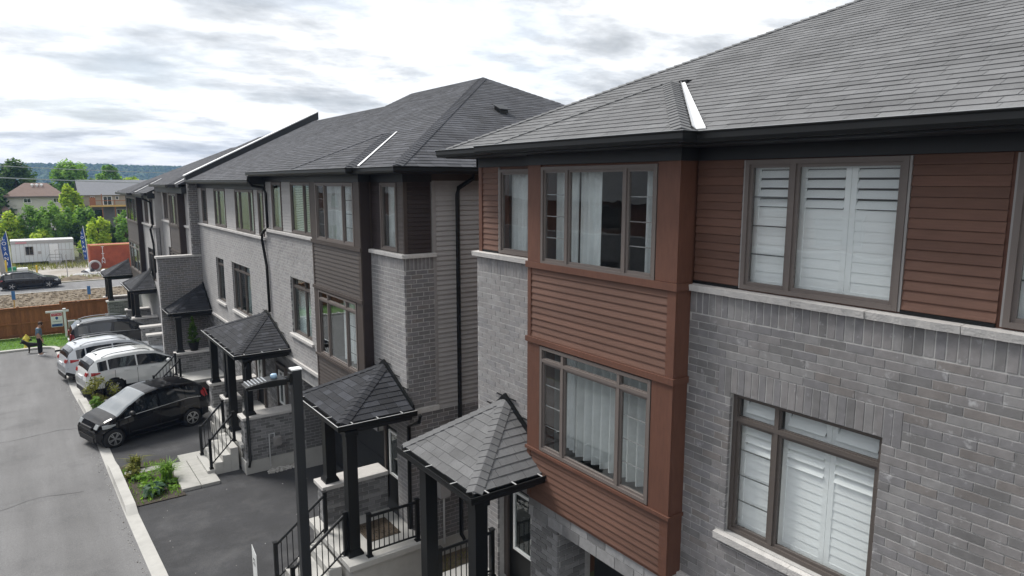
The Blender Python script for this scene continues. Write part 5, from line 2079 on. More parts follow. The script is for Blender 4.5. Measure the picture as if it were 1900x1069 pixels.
BIGSUV = dict(SUV, len=4.85, w=1.90, wr=.38, front=1.42, rear=-1.42,
              top=[(-2.42, .78), (-2.38, 1.1), (-2.26, 1.42), (-2.0, 1.66), (-1.2, 1.74), (-.3, 1.75), (.25, 1.68), (.75, 1.42), (1.15, 1.18), (1.8, 1.10), (2.2, 1.0), (2.42, .76)],
              belt=[(-2.42, .76), (-2.2, 1.12), (-1.2, 1.16), (.4, 1.10), (1.2, 1.05), (2.0, .98), (2.42, .74)],
              bot=[(-2.42, .42), (-2, .26), (1.9, .25), (2.42, .32)], rearglass=(-2.34, -2.04), side=[(-2.02, -1.6), (-1.5, -.55), (-.45, .86)],
              lamp_r=(.22, .88, 1.16), rails=(-1.9, .1))
WAGON = dict(SUV, len=4.95, w=1.92, wr=.385, front=1.46, rear=-1.46, clad=False, rail_bright=1,
             top=[(-2.47, .72), (-2.43, 1.05), (-2.25, 1.42), (-1.95, 1.60), (-1.2, 1.68), (-.3, 1.69), (.2, 1.64), (.75, 1.36), (1.1, 1.16), (1.8, 1.08), (2.25, .92), (2.47, .62)],
             belt=[(-2.47, .70), (-2.25, 1.06), (-1.2, 1.10), (.4, 1.06), (1.2, 1.02), (2.0, .92), (2.47, .60)],
             bot=[(-2.47, .38), (-2, .24), (2.0, .22), (2.47, .28)], rearglass=(-2.40, -2.05), side=[(-2.0, -1.45), (-1.37, -.55), (-.47, .90)],
             lamp_f=(.55, .70, .88), lamp_r=(.35, .86, 1.04), rails=(-1.9, .1))


def place(y):
    return gz(y)


# front to the street: local +X points to world -X
car('car', (3.26, 29.38, gz(29.2)), math.pi + rad(17), CBLACK, 'black compact hatchback parked nose to the street, nearest parked car', HATCH)
car('car', (4.15, 37.0, gz(36.8)), rad(10), CWHITE, 'white crossover parked tail to the street beside the black hatchback', SUV)
car('car', (3.55, 40.6, gz(40.3)), rad(9), CSILV, 'silver white crossover mostly hidden behind the white one', SUV)
car('car', (4.35, 47.1, gz(46.8)), rad(1), CSLATE, 'dark slate large SUV parked closest to the lawn', BIGSUV, rim=RIMD)
car('car', (0.05, 93.3, gz(93) + .02), rad(0), CBLACK, 'black wagon driving along the road beyond the fence', WAGON, group='cars on the road', spokes=5)

# ---------------------------------------------------------------- planting, pavers, lamp, sign near the houses
def leaf_cloud(mb, c, rx, ry, rz, n, size, clumps=14, nm=3, flat=0.0, up=0.0):
    cl = []
    for i in range(clumps):
        while True:
            p = Vector((R.uniform(-1, 1), R.uniform(-1, 1), R.uniform(-1, 1)))
            if .25 < p.length < 1:
                break
        p = p.normalized() * (p.length ** .5) * .78
        cl.append((p, R.uniform(.20, .42), R.randrange(nm)))
    for i in range(n):
        p, s, t = R.choice(cl)
        d = Vector((R.gauss(0, 1), R.gauss(0, 1), R.gauss(0, 1)))
        d.normalize()
        q = p + d * s * R.uniform(.5, 1.0)
        w = Vector((c[0] + q.x * rx, c[1] + q.y * ry, c[2] + q.z * rz))
        a = Vector((R.uniform(-1, 1), R.uniform(-1, 1), R.uniform(-.6, .6))).normalized()
        b = a.cross(d + Vector((0, 0, .4 + up))).normalized()
        k = size * R.uniform(.6, 1.35)
        ti = t if R.random() < .7 else R.randrange(nm)
        mb.add([w - a * k, w - b * k * .55, w + a * k, w + b * k * .55], [(0, 1, 2, 3)], ti)


def tree(loc, h, rx, rz, pal, label, n=3200, size=.5, trunk=.25, group='trees and bushes beyond the road', name='tree', clumps=16, cat='tree', ry=None):
    T = thing(name, loc, label, cat, group)
    x, y, z = loc
    mb = MB()
    mb.tube([(x, y, z - .2), (x + .1, y, z + h * .35), (x - .1, y + .1, z + h * .7)], [trunk, trunk * .75, trunk * .3], 8)
    for i in range(5):
        a = R.uniform(0, 6.28)
        s = z + h * R.uniform(.3, .6)
        mb.tube([(x, y, s), (x + math.cos(a) * rx * .5, y + math.sin(a) * rx * .5, s + h * .18)], [trunk * .45, trunk * .12], 6)
    mb.obj('trunk', BARK, T)
    cr = MB()
    leaf_cloud(cr, (x, y, z + h - rz), rx, ry or rx, rz, n, size, clumps)
    tag(cr.obj('crown', LEAF[pal], T), kind='stuff')
    return T


def blades(mb, x0, x1, y0, y1, n, h, zf, w=.012, nm=3):
    for i in range(n):
        x, y = R.uniform(x0, x1), R.uniform(y0, y1)
        z = zf(x, y)
        a = R.uniform(0, 6.28)
        lx, ly = R.gauss(0, .35) * h, R.gauss(0, .35) * h
        hh = h * R.uniform(.5, 1.2)
        c, s = math.cos(a) * w, math.sin(a) * w
        mb.add([(x - c, y - s, z), (x + c, y + s, z), (x + lx, y + ly, z + hh)], [(0, 1, 2)], R.randrange(nm))


G = lambda x, y: gz(y)
# planted bed between the driveways
sheet('planting_bed', MULCH, lambda y: kx(y) + .05, K(3.35), 22.05, 25.75, .03, 'dark mulch bed between two driveways', nx=4)
sheet('planting_bed', MULCH, lambda y: kx(y) + .05, K(2.9), 33.0, 35.5, .03, 'dark mulch bed beside the white crossover', nx=4)
wd = MB()
leaf_cloud(wd, (2.75, 22.9, gz(23) + .12), .75, .75, .2, 520, .07, 14)
leaf_cloud(wd, (2.4, 23.8, gz(24) + .12), .55, .7, .18, 260, .06, 10)
blades(wd, 1.95, 3.3, 22.1, 25.6, 500, .16, G, .02)
tag(wd.obj('ground_cover', LEAF['mid']), 'low green weeds spreading over the mulch bed', 'ground cover', kind='stuff')


def grass_clump(x, y, h, label, pal='mid', n=260):
    mb = MB()
    z = gz(y) + .02
    for i in range(n):
        a = R.uniform(0, 6.28)
        r_ = abs(R.gauss(0, .35)) * h
        bx, by = x + R.gauss(0, .07), y + R.gauss(0, .07)
        hh = h * R.uniform(.6, 1.1)
        c, s = -math.sin(a) * .012, math.cos(a) * .012
        mid = (bx + math.cos(a) * r_ * .5, by + math.sin(a) * r_ * .5, z + hh * .75)
        tip = (bx + math.cos(a) * r_ * 1.5, by + math.sin(a) * r_ * 1.5, z + hh * .8)
        mb.add([(bx - c, by - s, z), (bx + c, by + s, z), (mid[0] + c, mid[1] + s, mid[2]), (mid[0] - c, mid[1] - s, mid[2]), tip],
               [(0, 1, 2, 3), (3, 2, 4)], R.randrange(3))
    return tag(mb.obj('ornamental_grass', LEAF[pal]), label, 'plant', 'plants in the mulch beds')


grass_clump(3.05, 23.55, .75, 'tall feathery green grass clump at the paving edge')
grass_clump(2.35, 25.3, .55, 'thin straggly grass tuft near the driveway corner', 'olive', 120)


def hosta(x, y, label):
    mb = MB()
    z = gz(y) + .03
    for i in range(34):
        a = R.uniform(0, 6.28)
        ln = R.uniform(.22, .42)
        d = Vector((math.cos(a), math.sin(a), 0))
        n = Vector((-d.y, d.x, 0))
        b = Vector((x, y, z))
        up = R.uniform(.12, .3)
        p1 = b + d * ln * .5 + Vector((0, 0, up))
        p2 = b + d * ln * .85 + Vector((0, 0, up * .9))
        p3 = b + d * ln * 1.15 + Vector((0, 0, up * .45))
        w = .085
        mb.add([b, p1 - n * w, p1 + n * w, p2 - n * w * .8, p2 + n * w * .8, p3], [(0, 1, 2), (1, 3, 4, 2), (3, 5, 4)], R.randrange(3))
    return tag(mb.obj('hosta', LEAF['blue'], smooth=False), label, 'plant', 'plants in the mulch beds')


hosta(2.55, 22.75, 'broad leaved blue green hosta in front of the grass clump')
for (x, y, s, lb, pal) in ((2.15, 24.5, .28, 'small variegated low shrub in the mulch bed', 'olive'), (2.15, 34.5, .75, 'yellow green feathery shrub by the white crossover', 'olive'),
                           (1.95, 33.5, .4, 'low bright green bush at the kerb in front of the hatchback', 'mid')):
    T = thing('shrub', (x, y, gz(y)), lb, 'shrub', 'plants in the mulch beds')
    mb = MB()
    for i in range(6):
        a = R.uniform(0, 6.28)
        mb.tube([(x, y, gz(y)), (x + math.cos(a) * s * .5, y + math.sin(a) * s * .5, gz(y) + s)], [.015, .005], 5)
    mb.obj('stem', BARK, T)
    cr = MB()
    leaf_cloud(cr, (x, y, gz(y) + s * .95), s, s, s * .85, int(900 * s + 200), .055, 16, up=.6)
    tag(cr.obj('foliage', LEAF[pal], T), kind='stuff')

# pavers: two rows of slabs in front of the steps
pav = thing('paved_path', (3.9, 23.9, gz(24)), 'grey concrete slab path leading from planted bed to the front steps', 'path')
for i, (x0, x1) in enumerate(((3.30, 3.84), (3.86, 4.42))):
    for k in range(4):
        y0 = 22.35 + k * .62
        z = gz(y0) + .10
        MB().box(x0, x1, y0, y0 + .60, z - .2, z + R.uniform(0, .012)).obj('slab', CONCP, pav, bevel=.01)
MB().box(3.70, 4.45, 24.86, 25.6, gz(25) - .1, gz(25) + .06).obj('slab', CONCP, pav)
MB().box(2.0, 3.2, 24.75, 25.1, gz(25) - .1, gz(25) + .05).obj('edging_slab', CONCP, pav)
gr = MB()
for i in range(160):
    x, y = R.uniform(5.9, 7.0), R.uniform(22.15, 22.5)
    s = R.uniform(.02, .05)
    gr.lathe((x, y, gz(y) + .01), [(s, -.02), (s * 1.1, s * .4), (s * .5, s * .9)], 5, 'z', R.randrange(2))
tag(gr.obj('gravel_strip', [GRAVEL, STONE]), 'pale pebbles along the foot of the porch wall', 'gravel', kind='stuff')

# gap between the two blocks
sheet('grass_patch', SOIL, K(5.0), K(14), 11.5, 14.1, .02, 'patchy grass in the gap between two blocks', nx=8)
gp = MB()
blades(gp, 5.3, 10, 11.6, 13.9, 2600, .09, G, .014)
tag(gp.obj('grass', LEAF['olive']), 'thin grass blades in the gap between two blocks', 'grass', kind='stuff')
for (x, y, w) in ((6.85, 12.6, .5), (7.9, 12.75, .5), (5.7, 12.4, .55)):
    tag(MB().box(x, x + w, y, y + .62, gz(y) - .05, gz(y) + .05).obj('stepping_slab', CONCP, bevel=.01),
        {6.85: 'middle stepping slab in the grass gap', 7.9: 'stepping slab deepest in the grass gap', 5.7: 'stepping slab nearest the porch steps'}[x], 'slab', 'stepping slabs in the gap')

# street lamp
LX, LY = 2.88, 9.2
lamp = thing('street_lamp', (LX, LY, gz(LY)), 'black square street lamp post with flat LED head over the driveway', 'street lamp')
z1 = 5.44
MB().box(LX - .065, LX + .065, LY - .065, LY + .065, gz(LY) - .3, z1).obj('post', FRIEZE, lamp, bevel=.008)
MB().box(LX - .072, LX + .072, LY - .072, LY + .072, z1, z1 + .018).obj('post_cap', VINYL, lamp)
MB().tube([(LX - .065, LY, z1 - .12), (LX - .16, LY, z1 - .12)], .045, 10).box(LX - .10, LX - .065, LY - .05, LY + .05, z1 - .2, z1 - .04).obj('bracket', BLACK, lamp)
hd = MB()
prof = [(-.16, z1 - .16), (-.16, z1 - .08), (-.34, z1 - .07), (-.42, z1 - .075), (-.70, z1 - .115), (-.70, z1 - .155), (-.36, z1 - .16)]
hd.prism([(LX + a, LY - .13, b) for a, b in prof], (0, 0, 0), (0, .26, 0))
head = hd.obj('lamp_head', BLACK, lamp, bevel=.01)
for i in range(6):
    x = LX - .44 - i * .043
    MB().box(x - .010, x + .010, LY - .125, LY + .125, z1 - .10 - i * .006, z1 - .062 - i * .006).obj('cooling_fin', RIM, head)
MB().lathe((LX - .30, LY, z1 - .075), [(.045, 0), (.045, .05), (.03, .06)], 12).obj('photocell', mat('photocell_blue', (.35, .5, .65), .3, .05), head, smooth=True)
MB().box(LX - .66, LX - .4, LY - .1, LY + .1, z1 - .168, z1 - .159).obj('lens', HEADL, head)

# small plate on a stake beside the driveway
sx, sy = 3.58, 15.0
sg = thing('marker_sign', (sx, sy, gz(sy)), 'small white plate on a stake standing in the near driveway edge', 'sign')
MB().box(sx - .012, sx + .012, sy - .02, sy + .02, gz(sy) - .2, gz(sy) + .6).obj('stake', GREYT, sg)
pz = gz(sy) + .47
MB().hexa([(sx - .02, sy - .17, pz), (sx - .012, sy - .17, pz), (sx - .012, sy + .17, pz), (sx - .02, sy + .17, pz),
           (sx - .02, sy - .17, pz + .68), (sx - .012, sy - .17, pz + .68), (sx - .012, sy + .17, pz + .80), (sx - .02, sy + .17, pz + .80)]).obj('plate', VINYL, sg)


def text(s, name, size, m, parent, loc, rot):
    me = TEXTM[s].copy()
    me.materials.clear()
    me.materials.append(m)
    me.transform(Matrix.Translation(Vector(loc)) @ rot.to_4x4() @ Matrix.Scale(size, 4))
    o = bpy.data.objects.new(name, me)
    return link(o, parent)


from mathutils import Euler
FACE_NX = Euler((math.pi / 2, 0, -math.pi / 2)).to_matrix()   # faces -X
FACE_NY = Euler((math.pi / 2, 0, 0)).to_matrix()              # faces -Y
INK = mat('sign_ink', (.03, .03, .035), .6, .05)
text('23', 'lettering', .2, INK, sg, (sx - .024, sy, pz + .45), FACE_NX @ Euler((0, 0, rad(90))).to_matrix())

# litter and patches on the driveway
lt = MB()
for i in range(14):
    x, y = R.uniform(2.2, 6.8), R.uniform(14.5, 22)
    s = R.uniform(.008, .02)
    lt.lathe((x, y, gz(y) + .004), [(s, 0), (s * .6, s * .5)], 5)
tag(lt.obj('pebbles', STONE), 'scattered pale pebbles on the dark driveway', 'pebbles', kind='stuff')

# potted cedar on the third porch wall
px, py, pz_ = 6.05, 34.40, .12
pt = thing('potted_cedar', (px, py, pz_), 'conical cedar in a round dark pot on the porch wall', 'potted plant')
MB().lathe((px, py, pz_), [(.16, 0), (.21, .22), (.24, .36), (.24, .40), (.21, .40), (.20, .36)], 16).obj('pot', BLACK, pt, smooth=True)
cr = MB()
for k in range(10):
    t = k / 9
    leaf_cloud(cr, (px, py, pz_ + .5 + t * 1.0), .28 * (1 - t) + .04, .28 * (1 - t) + .04, .17, 160, .045, 8)
tag(cr.obj('foliage', LEAF['dark'], pt), kind='stuff')


# tar seams and cracks lying on the asphalt
TAR = mat('tar', (.075, .075, .078), .7, .2)


def ribbon(name, pts, w, label):
    mb = MB()
    P = []
    for (a, b) in zip(pts, pts[1:]):
        n = max(2, int((Vector(b) - Vector(a)).length / .25))
        P += [(a[0] + (b[0] - a[0]) * i / n, a[1] + (b[1] - a[1]) * i / n) for i in range(n)]
    P.append(pts[-1])
    P = [(x + R.gauss(0, .018), y + R.gauss(0, .018)) for x, y in P]
    for i, (x, y) in enumerate(P):
        p, q = Vector(P[max(0, i - 1)]), Vector(P[min(len(P) - 1, i + 1)])
        d = (q - p).normalized()
        ww = w * R.uniform(.5, 1.3)
        z = gz(y) + .0085
        mb.v += [(x - d.y * ww, y + d.x * ww, z), (x + d.y * ww, y - d.x * ww, z)]
    for i in range(len(P) - 1):
        mb.f.append((2 * i, 2 * i + 1, 2 * i + 3, 2 * i + 2))
        mb.m.append(0)
    tag(mb.obj(name, TAR), label, kind='structure')


ribbon('asphalt_crack', [(2.4, 27.2), (3.0, 26.6), (3.3, 26.2)], .012, 'thin crack in the hatchback driveway')
ribbon('asphalt_crack', [(-2.6, 31.5), (-1.2, 31.2), (.4, 31.6), (1.3, 31.3)], .014, 'thin crack across the street')
ribbon('asphalt_crack', [(-1.8, 24.0), (-.4, 24.6), (.8, 24.3)], .010, 'short crack in the street')
gt = MB()
for i in range(420):
    y = R.uniform(15, 48)
    x = kx(y) - .24 - abs(R.gauss(0, .10))
    s = R.uniform(.006, .02)
    gt.lathe((x, y, gz(y)), [(s, 0), (s * .6, s * .6)], 4, 'z', R.randrange(2))
tag(gt.obj('grit', [MULCH, GRAVEL]), 'grit and dry leaves gathered along the kerb', 'grit', kind='stuff')

# ---------------------------------------------------------------- lawn end: fence, sign, boxes, person
def wood_fence():
    y = 56.3
    F = thing('wooden_fence', (-2, y, gz(y)), 'brown stained wooden board fence behind the lawn', 'fence')
    zb = gz(y)
    x = -10.0
    cache = {}

    def topz(x):
        return -.40 if x < 1.62 else -.27
    while x < 4.55:
        t = topz(x)
        for (dy, ox) in ((0.0, 0.0),):
            key = (t, R.randrange(3))
            if key not in cache:
                cache[key] = MB().box(0, .155, 0, .022, zb + .04, t - .06).mesh('board', WOODF[key[1]])
            o = bpy.data.objects.new('board', cache[key])
            o.location = (x, y + (.0 if round((x + 10) / .148) % 2 else .035), R.uniform(-.012, .012))
            link(o, F)
        x += .148
    for xp in (-8.4, -5.9, -3.35, -.83, 1.60, 4.5):
        MB().box(xp - .07, xp + .07, y - .06, y + .08, zb - .1, topz(xp + .05) + .06).obj('fence_post', WOODF[1], F)
    for a, b in ((-10, 1.52), (1.68, 4.55)):
        t = topz((a + b) / 2)
        MB().box(a, b, y - .07, y + .09, t - .045, t).obj('cap_rail', WOODF[2], F)
        MB().box(a, b, y - .045, y - .005, t - .22, t - .13).obj('rail', WOODF[0], F)
        MB().box(a, b, y - .045, y - .005, zb + .95, zb + 1.03).obj('rail', WOODF[2], F)
        MB().box(a, b, y - .045, y - .005, zb + .16, zb + .25).obj('rail', WOODF[0], F)


wood_fence()

WHITEP = mat('white_paint', (.78, .79, .80), .5, .03)
RED = mat('sign_red', (.55, .03, .07), .5, .05)
BLUE = mat('sign_blue', (.03, .09, .28), .5, .05)
sy_ = 54.3
S = thing('for_sale_sign', (1.7, sy_, gz(sy_)), 'white post with a hanging for sale board on the lawn', 'sign')
MB().box(1.64, 1.78, sy_ - .07, sy_ + .07, gz(sy_) - .2, -.46).box(1.62, 1.80, sy_ - .09, sy_ + .09, -.459, -.42).obj('post', WHITEP, S)
MB().box(.66, 1.639, sy_ - .04, sy_ + .04, -.64, -.52).box(1.781, 1.96, sy_ - .04, sy_ + .04, -.64, -.52).obj('arm', WHITEP, S)
B = MB().box(.92, 1.58, sy_ - .02, sy_ + .02, -1.62, -.68).obj('board', WHITEP, S)
MB().box(.95, 1.55, sy_ - .026, sy_ - .02, -.89, -.71).obj('red_panel', RED, B)
MB().box(.95, 1.55, sy_ - .026, sy_ - .02, -1.59, -1.42).obj('blue_panel', BLUE, B)
text('FOR SALE', 'lettering', .125, WHITEP, B, (1.25, sy_ - .028, -.80), FACE_NY)
bl = MB()
for i in range(12):
    pass
bl.lathe((1.25, sy_ - .03, -1.02), [(.01, -.004), (.085, 0), (.01, .004)], 14, 'y')
bl.prism([(1.18, sy_ - .032, -1.05), (1.32, sy_ - .032, -1.05), (1.25, sy_ - .032, -1.16)], (0, 0, 0), (0, .006, 0))
bl.obj('balloon_emblem', BLUE, B)
MB().box(1.0, 1.5, sy_ - .024, sy_ - .02, -1.27, -1.25).obj('text_line', INK, B)
for xx in (1.0, 1.5):
    MB().tube([(xx, sy_, -.68), (xx, sy_, -.62)], .012, 5).obj('hanger', DRIP, S)
BOXG = mat('box_green', (.22, .30, .24), .6, .08)
tag(MB().box(1.90, 2.30, 55.1, 55.6, gz(55.2) - .05, -1.50).box(1.88, 2.32, 55.08, 55.62, -1.499, -1.46).obj('utility_box', GREYS[0], bevel=.02), 'dark grey utility box beside the sign post', 'utility box', 'utility boxes on the lawn')
u = MB()
u.hexa([(2.36, 55.0, gz(55.2) - .05), (2.74, 55.0, gz(55.2) - .05), (2.74, 55.45, gz(55.2) - .05), (2.36, 55.45, gz(55.2) - .05),
        (2.30, 55.08, -1.46), (2.66, 55.08, -1.50), (2.66, 55.5, -1.50), (2.30, 55.5, -1.46)])
tag(u.obj('utility_box', BOXG, bevel=.02), 'pale green leaning utility pedestal next to the grey box', 'utility box', 'utility boxes on the lawn')
YEL = mat('hydrant_yellow', (.62, .52, .08), .5, .08)
hx, hy = -.49, 51.2
HY = thing('fire_hydrant', (hx, hy, gz(hy)), 'yellow fire hydrant at the lawn edge near the walker', 'hydrant')
hz = gz(hy)
MB().lathe((hx, hy, hz), [(.20, 0), (.20, .06), (.145, .08), (.14, .55), (.20, .57), (.20, .63), (.16, .67), (.11, .78), (.04, .84), (.04, .88)], 14).obj('barrel', YEL, HY, smooth=True)
MB().lathe((hx, hy, hz + .52), [(.075, -.27), (.085, -.20), (.06, -.19), (.06, .19), (.085, .20), (.075, .27)], 10, 'x').obj('side_cap', CTRIM, HY)
MB().lathe((hx, hy, hz + .50), [(.05, -.30), (.10, -.27), (.10, -.2), (.07, -.18), (.07, 0)], 10, 'y').obj('front_cap', YEL, HY)


def skin_obj(name, verts, edges, m, parent, root=0, sub=2):
    me = bpy.data.meshes.new(name)
    me.from_pydata([v[:3] for v in verts], edges, [])
    me.materials.append(m)
    o = bpy.data.objects.new(name, me)
    link(o, parent)
    o.modifiers.new('skin', 'SKIN')
    if not me.skin_vertices:
        me.attributes.new('skin', 'FLOAT', 'POINT')
    sv = me.skin_vertices[0].data
    for i, v in enumerate(verts):
        r_ = v[3]
        sv[i].radius = r_ if isinstance(r_, tuple) else (r_, r_)
        sv[i].use_root = (i == root)
    s = o.modifiers.new('sub', 'SUBSURF')
    s.levels = sub
    s.render_levels = sub
    o.modifiers['skin'].use_smooth_shade = True
    return o


SKIN = mat('skin', (.42, .26, .19), .6, .05)
SHIRT = mat('shirt_blue_grey', (.13, .20, .26), .85, .08)
TROU = mat('trousers_black', (.012, .012, .015), .85, .1)
HAIR = mat('hair_brown', (.05, .03, .02), .7, .1)
SHOE = mat('shoe_white', (.7, .7, .7), .6, .05)


def person():
    P = local_thing('person', (.15, 47.95, gz(47.95)), rad(-10), 'person in blue grey T-shirt and black trousers looking down in the street', 'person', None, 1.13)
    # faces local +X
    body = [(0, 0, .95, .12), (.0, 0, 1.15, .12), (.01, 0, 1.38, .13), (.04, 0, 1.50, .055), (.10, 0, 1.60, .085), (.13, 0, 1.69, .09),
            (0, .10, .90, .09), (.02, .10, .50, .065), (.0, .10, .10, .045), (.12, .10, .04, .04),
            (0, -.10, .90, .09), (-.02, -.10, .50, .065), (-.03, -.10, .10, .045), (.10, -.10, .04, .04),
            (.0, .19, 1.40, .055), (-.02, .24, 1.12, .045), (.07, .24, .88, .035), (.10, .235, .78, .03),
            (.0, -.19, 1.40, .055), (.02, -.24, 1.12, .045), (.13, -.22, .90, .035), (.17, -.21, .80, .03)]
    ed = [(0, 1), (1, 2), (2, 3), (3, 4), (4, 5), (0, 6), (6, 7), (7, 8), (8, 9), (0, 10), (10, 11), (11, 12), (12, 13), (2, 14), (14, 15), (15, 16), (16, 17), (2, 18), (18, 19), (19, 20), (20, 21)]
    # hands: four fingers and a thumb each
    for w, s in ((17, 1), (21, -1)):
        bx, by, bz, _ = body[w]
        for k in range(4):
            i = len(body)
            body.append((bx + .012 * (k - 1.5) + .005, by, bz - .07, .010))
            body.append((bx + .012 * (k - 1.5) + .02, by - s * .01, bz - .12 + abs(k - 1.5) * .008, .008))
            ed += [(w, i), (i, i + 1)]
        i = len(body)
        body.append((bx + .05, by - s * .01, bz - .04, .010))
        ed.append((w, i))
    b = skin_obj('body', body, ed, SKIN, P)
    skin_obj('shirt', [(0, 0, .98, (.165, .135)), (0, 0, 1.2, (.165, .135)), (.01, 0, 1.40, (.17, .14)), (.02, 0, 1.46, .10), (.0, .20, 1.41, .085), (-.02, .235, 1.2, .075), (.0, -.20, 1.41, .085), (.01, -.235, 1.2, .075)],
             [(0, 1), (1, 2), (2, 3), (2, 4), (4, 5), (2, 6), (6, 7)], SHIRT, P)
    skin_obj('trousers', [(0, 0, 1.0, .15), (0, 0, .92, .15), (0, .10, .85, .105), (.02, .10, .50, .082), (.0, .10, .12, .07), (0, -.10, .85, .105), (-.02, -.10, .50, .082), (-.03, -.10, .12, .07)],
             [(0, 1), (1, 2), (2, 3), (3, 4), (1, 5), (5, 6), (6, 7)], TROU, P)
    for (x, y) in ((0, .10), (-.03, -.10)):
        MB().hexa([(x - .08, y - .05, 0), (x + .20, y - .05, 0), (x + .20, y + .05, 0), (x - .08, y + .05, 0),
                   (x - .08, y - .045, .10), (x + .17, y - .04, .05), (x + .17, y + .04, .05), (x - .08, y + .045, .10)]).obj('shoe', SHOE, P, bevel=.02)
    h = MB()
    h.lathe((.115, 0, 1.66), [(.085, -.05), (.098, .0), (.102, .05), (.088, .09), (.05, .12), (.01, .125)], 14)
    h.obj('hair', HAIR, P, smooth=True)
    # face: eyes, nose, mouth, ears
    f = MB()
    f.hexa([(.20, -.015, 1.60), (.235, -.012, 1.60), (.235, .012, 1.60), (.20, .015, 1.60), (.20, -.008, 1.65), (.212, -.006, 1.65), (.212, .006, 1.65), (.20, .008, 1.65)])
    f.obj('nose', SKIN, b)
    for s in (1, -1):
        MB().lathe((.205, s * .035, 1.645), [(.002, -.008), (.012, 0), (.002, .008)], 8, 'x').obj('eye', HAIR, b)
        MB().lathe((.12, s * .092, 1.63), [(.01, -.01), (.03, 0), (.01, .01)], 8, 'y').obj('ear', SKIN, b)
    MB().box(.20, .212, -.025, .025, 1.565, 1.572).obj('mouth', HAIR, b)


person()
DOGF = mat('dog_fur_black', (.014, .013, .013), .8, .15)


def dog():
    D = local_thing('dog', (-.12, 49.2, gz(49.2)), rad(172), 'black dog standing behind the person at the street end', 'dog', None, 1.0)
    v = [(-.25, 0, .50, .10), (0, 0, .50, .115), (.25, 0, .50, .14), (.40, 0, .60, .085), (.52, 0, .70, .085), (.66, 0, .66, .045), (.71, 0, .65, .035),
         (.26, .09, .40, .06), (.25, .09, .22, .035), (.27, .09, .04, .03), (.31, .09, .02, .03),
         (.26, -.09, .40, .06), (.28, -.09, .22, .035), (.30, -.09, .04, .03), (.34, -.09, .02, .03),
         (-.30, .09, .42, .085), (-.22, .09, .30, .05), (-.34, .09, .18, .03), (-.33, .09, .03, .028), (-.28, .09, .02, .028),
         (-.30, -.09, .42, .085), (-.24, -.09, .30, .05), (-.36, -.09, .18, .03), (-.35, -.09, .03, .028), (-.30, -.09, .02, .028),
         (-.36, 0, .54, .04), (-.52, 0, .42, .03), (-.62, 0, .38, .02),
         (.50, .06, .79, .03), (.48, .08, .70, .025), (.50, -.06, .79, .03), (.48, -.08, .70, .025)]
    e = [(0, 1), (1, 2), (2, 3), (3, 4), (4, 5), (5, 6), (2, 7), (7, 8), (8, 9), (9, 10), (2, 11), (11, 12), (12, 13), (13, 14), (0, 15), (15, 16), (16, 17), (17, 18), (18, 19),
         (0, 20), (20, 21), (21, 22), (22, 23), (23, 24), (0, 25), (25, 26), (26, 27), (4, 28), (28, 29), (4, 30), (30, 31)]
    skin_obj('body', v, e, DOGF, D, root=1)


dog()

# turf blades along the lawn
tb = MB()
blades(tb, -3.5, 5.2, 50.7, 56.1, 5200, .10, G, .02)
tag(tb.obj('grass', LEAF['mid']), 'grass blades of the lawn below the fence', 'grass', kind='stuff')

# ---------------------------------------------------------------- bank, road side and yard
cl = MB()
for i in range(2200):
    x, y = R.uniform(-6, 12), R.uniform(66, 88)
    s = abs(R.gauss(.02, .05)) + .03
    cl.lathe((x, y, gz(y)), [(s * 1.3, -.05), (s, s * .5), (s * .4, s * .85)], 5, 'z', R.randrange(3))
for i in range(260):
    x, y = R.uniform(-6, 14), R.uniform(97.3, 103)
    s = abs(R.gauss(.06, .06)) + .04
    cl.lathe((x, y, gz(y)), [(s * 1.4, -.05), (s, s * .5), (s * .4, s * .8)], 5, 'z', R.randrange(3))
tag(cl.obj('soil_clods', [SOIL, SOIL, SOIL]), 'loose clods of earth on the bank and the verge', 'soil', kind='stuff')
bank = MB()
for i in range(60):
    x = -10 + i * .5
    h = .35 + .25 * math.sin(i * .7) + R.uniform(-.08, .08)
    bank.v += [(x, 97.0, -3.88), (x, 98.0, -3.9 + h), (x, 99.3, -3.9 + h * .8), (x, 101, -3.88)]
for i in range(59):
    for k in range(3):
        o = i * 4 + k
        bank.f.append((o, o + 4, o + 5, o + 1))
        bank.m.append(0)
tag(bank.obj('soil_ridge', SOIL, smooth=True), 'low ridge of soil and weeds along the far road edge', kind='structure')
wv = MB()
blades(wv, -8, 16, 98, 101, 900, .35, lambda x, y: gz(y) + .2, .03)
blades(wv, -8, 30, 112, 126, 6000, .6, G, .05)
tag(wv.obj('weeds', LEAF['olive']), 'tall weeds along the yard edge', 'weeds', kind='stuff')
BLU = mat('marker_blue', (.05, .16, .36), .6, .05)
OCH = mat('stake_ochre', (.55, .36, .12), .7, .08)
for i, (x, y, lb) in enumerate(((-1.33, 76.5, 'blue topped survey stake left on the soil bank'), (4.52, 76.0, 'blue topped survey stake right on the soil bank near the porches'))):
    t = thing('survey_stake', (x, y, gz(y)), lb, 'stake', 'survey stakes on the bank')
    MB().box(x - .05, x + .05, y - .03, y + .03, gz(y) - .1, gz(y) + .75).obj('stake', OCH, t)
    MB().box(x - .14, x + .14, y - .05, y - .031, gz(y) + .75, gz(y) + 1.55).obj('flag_board', BLU, t)

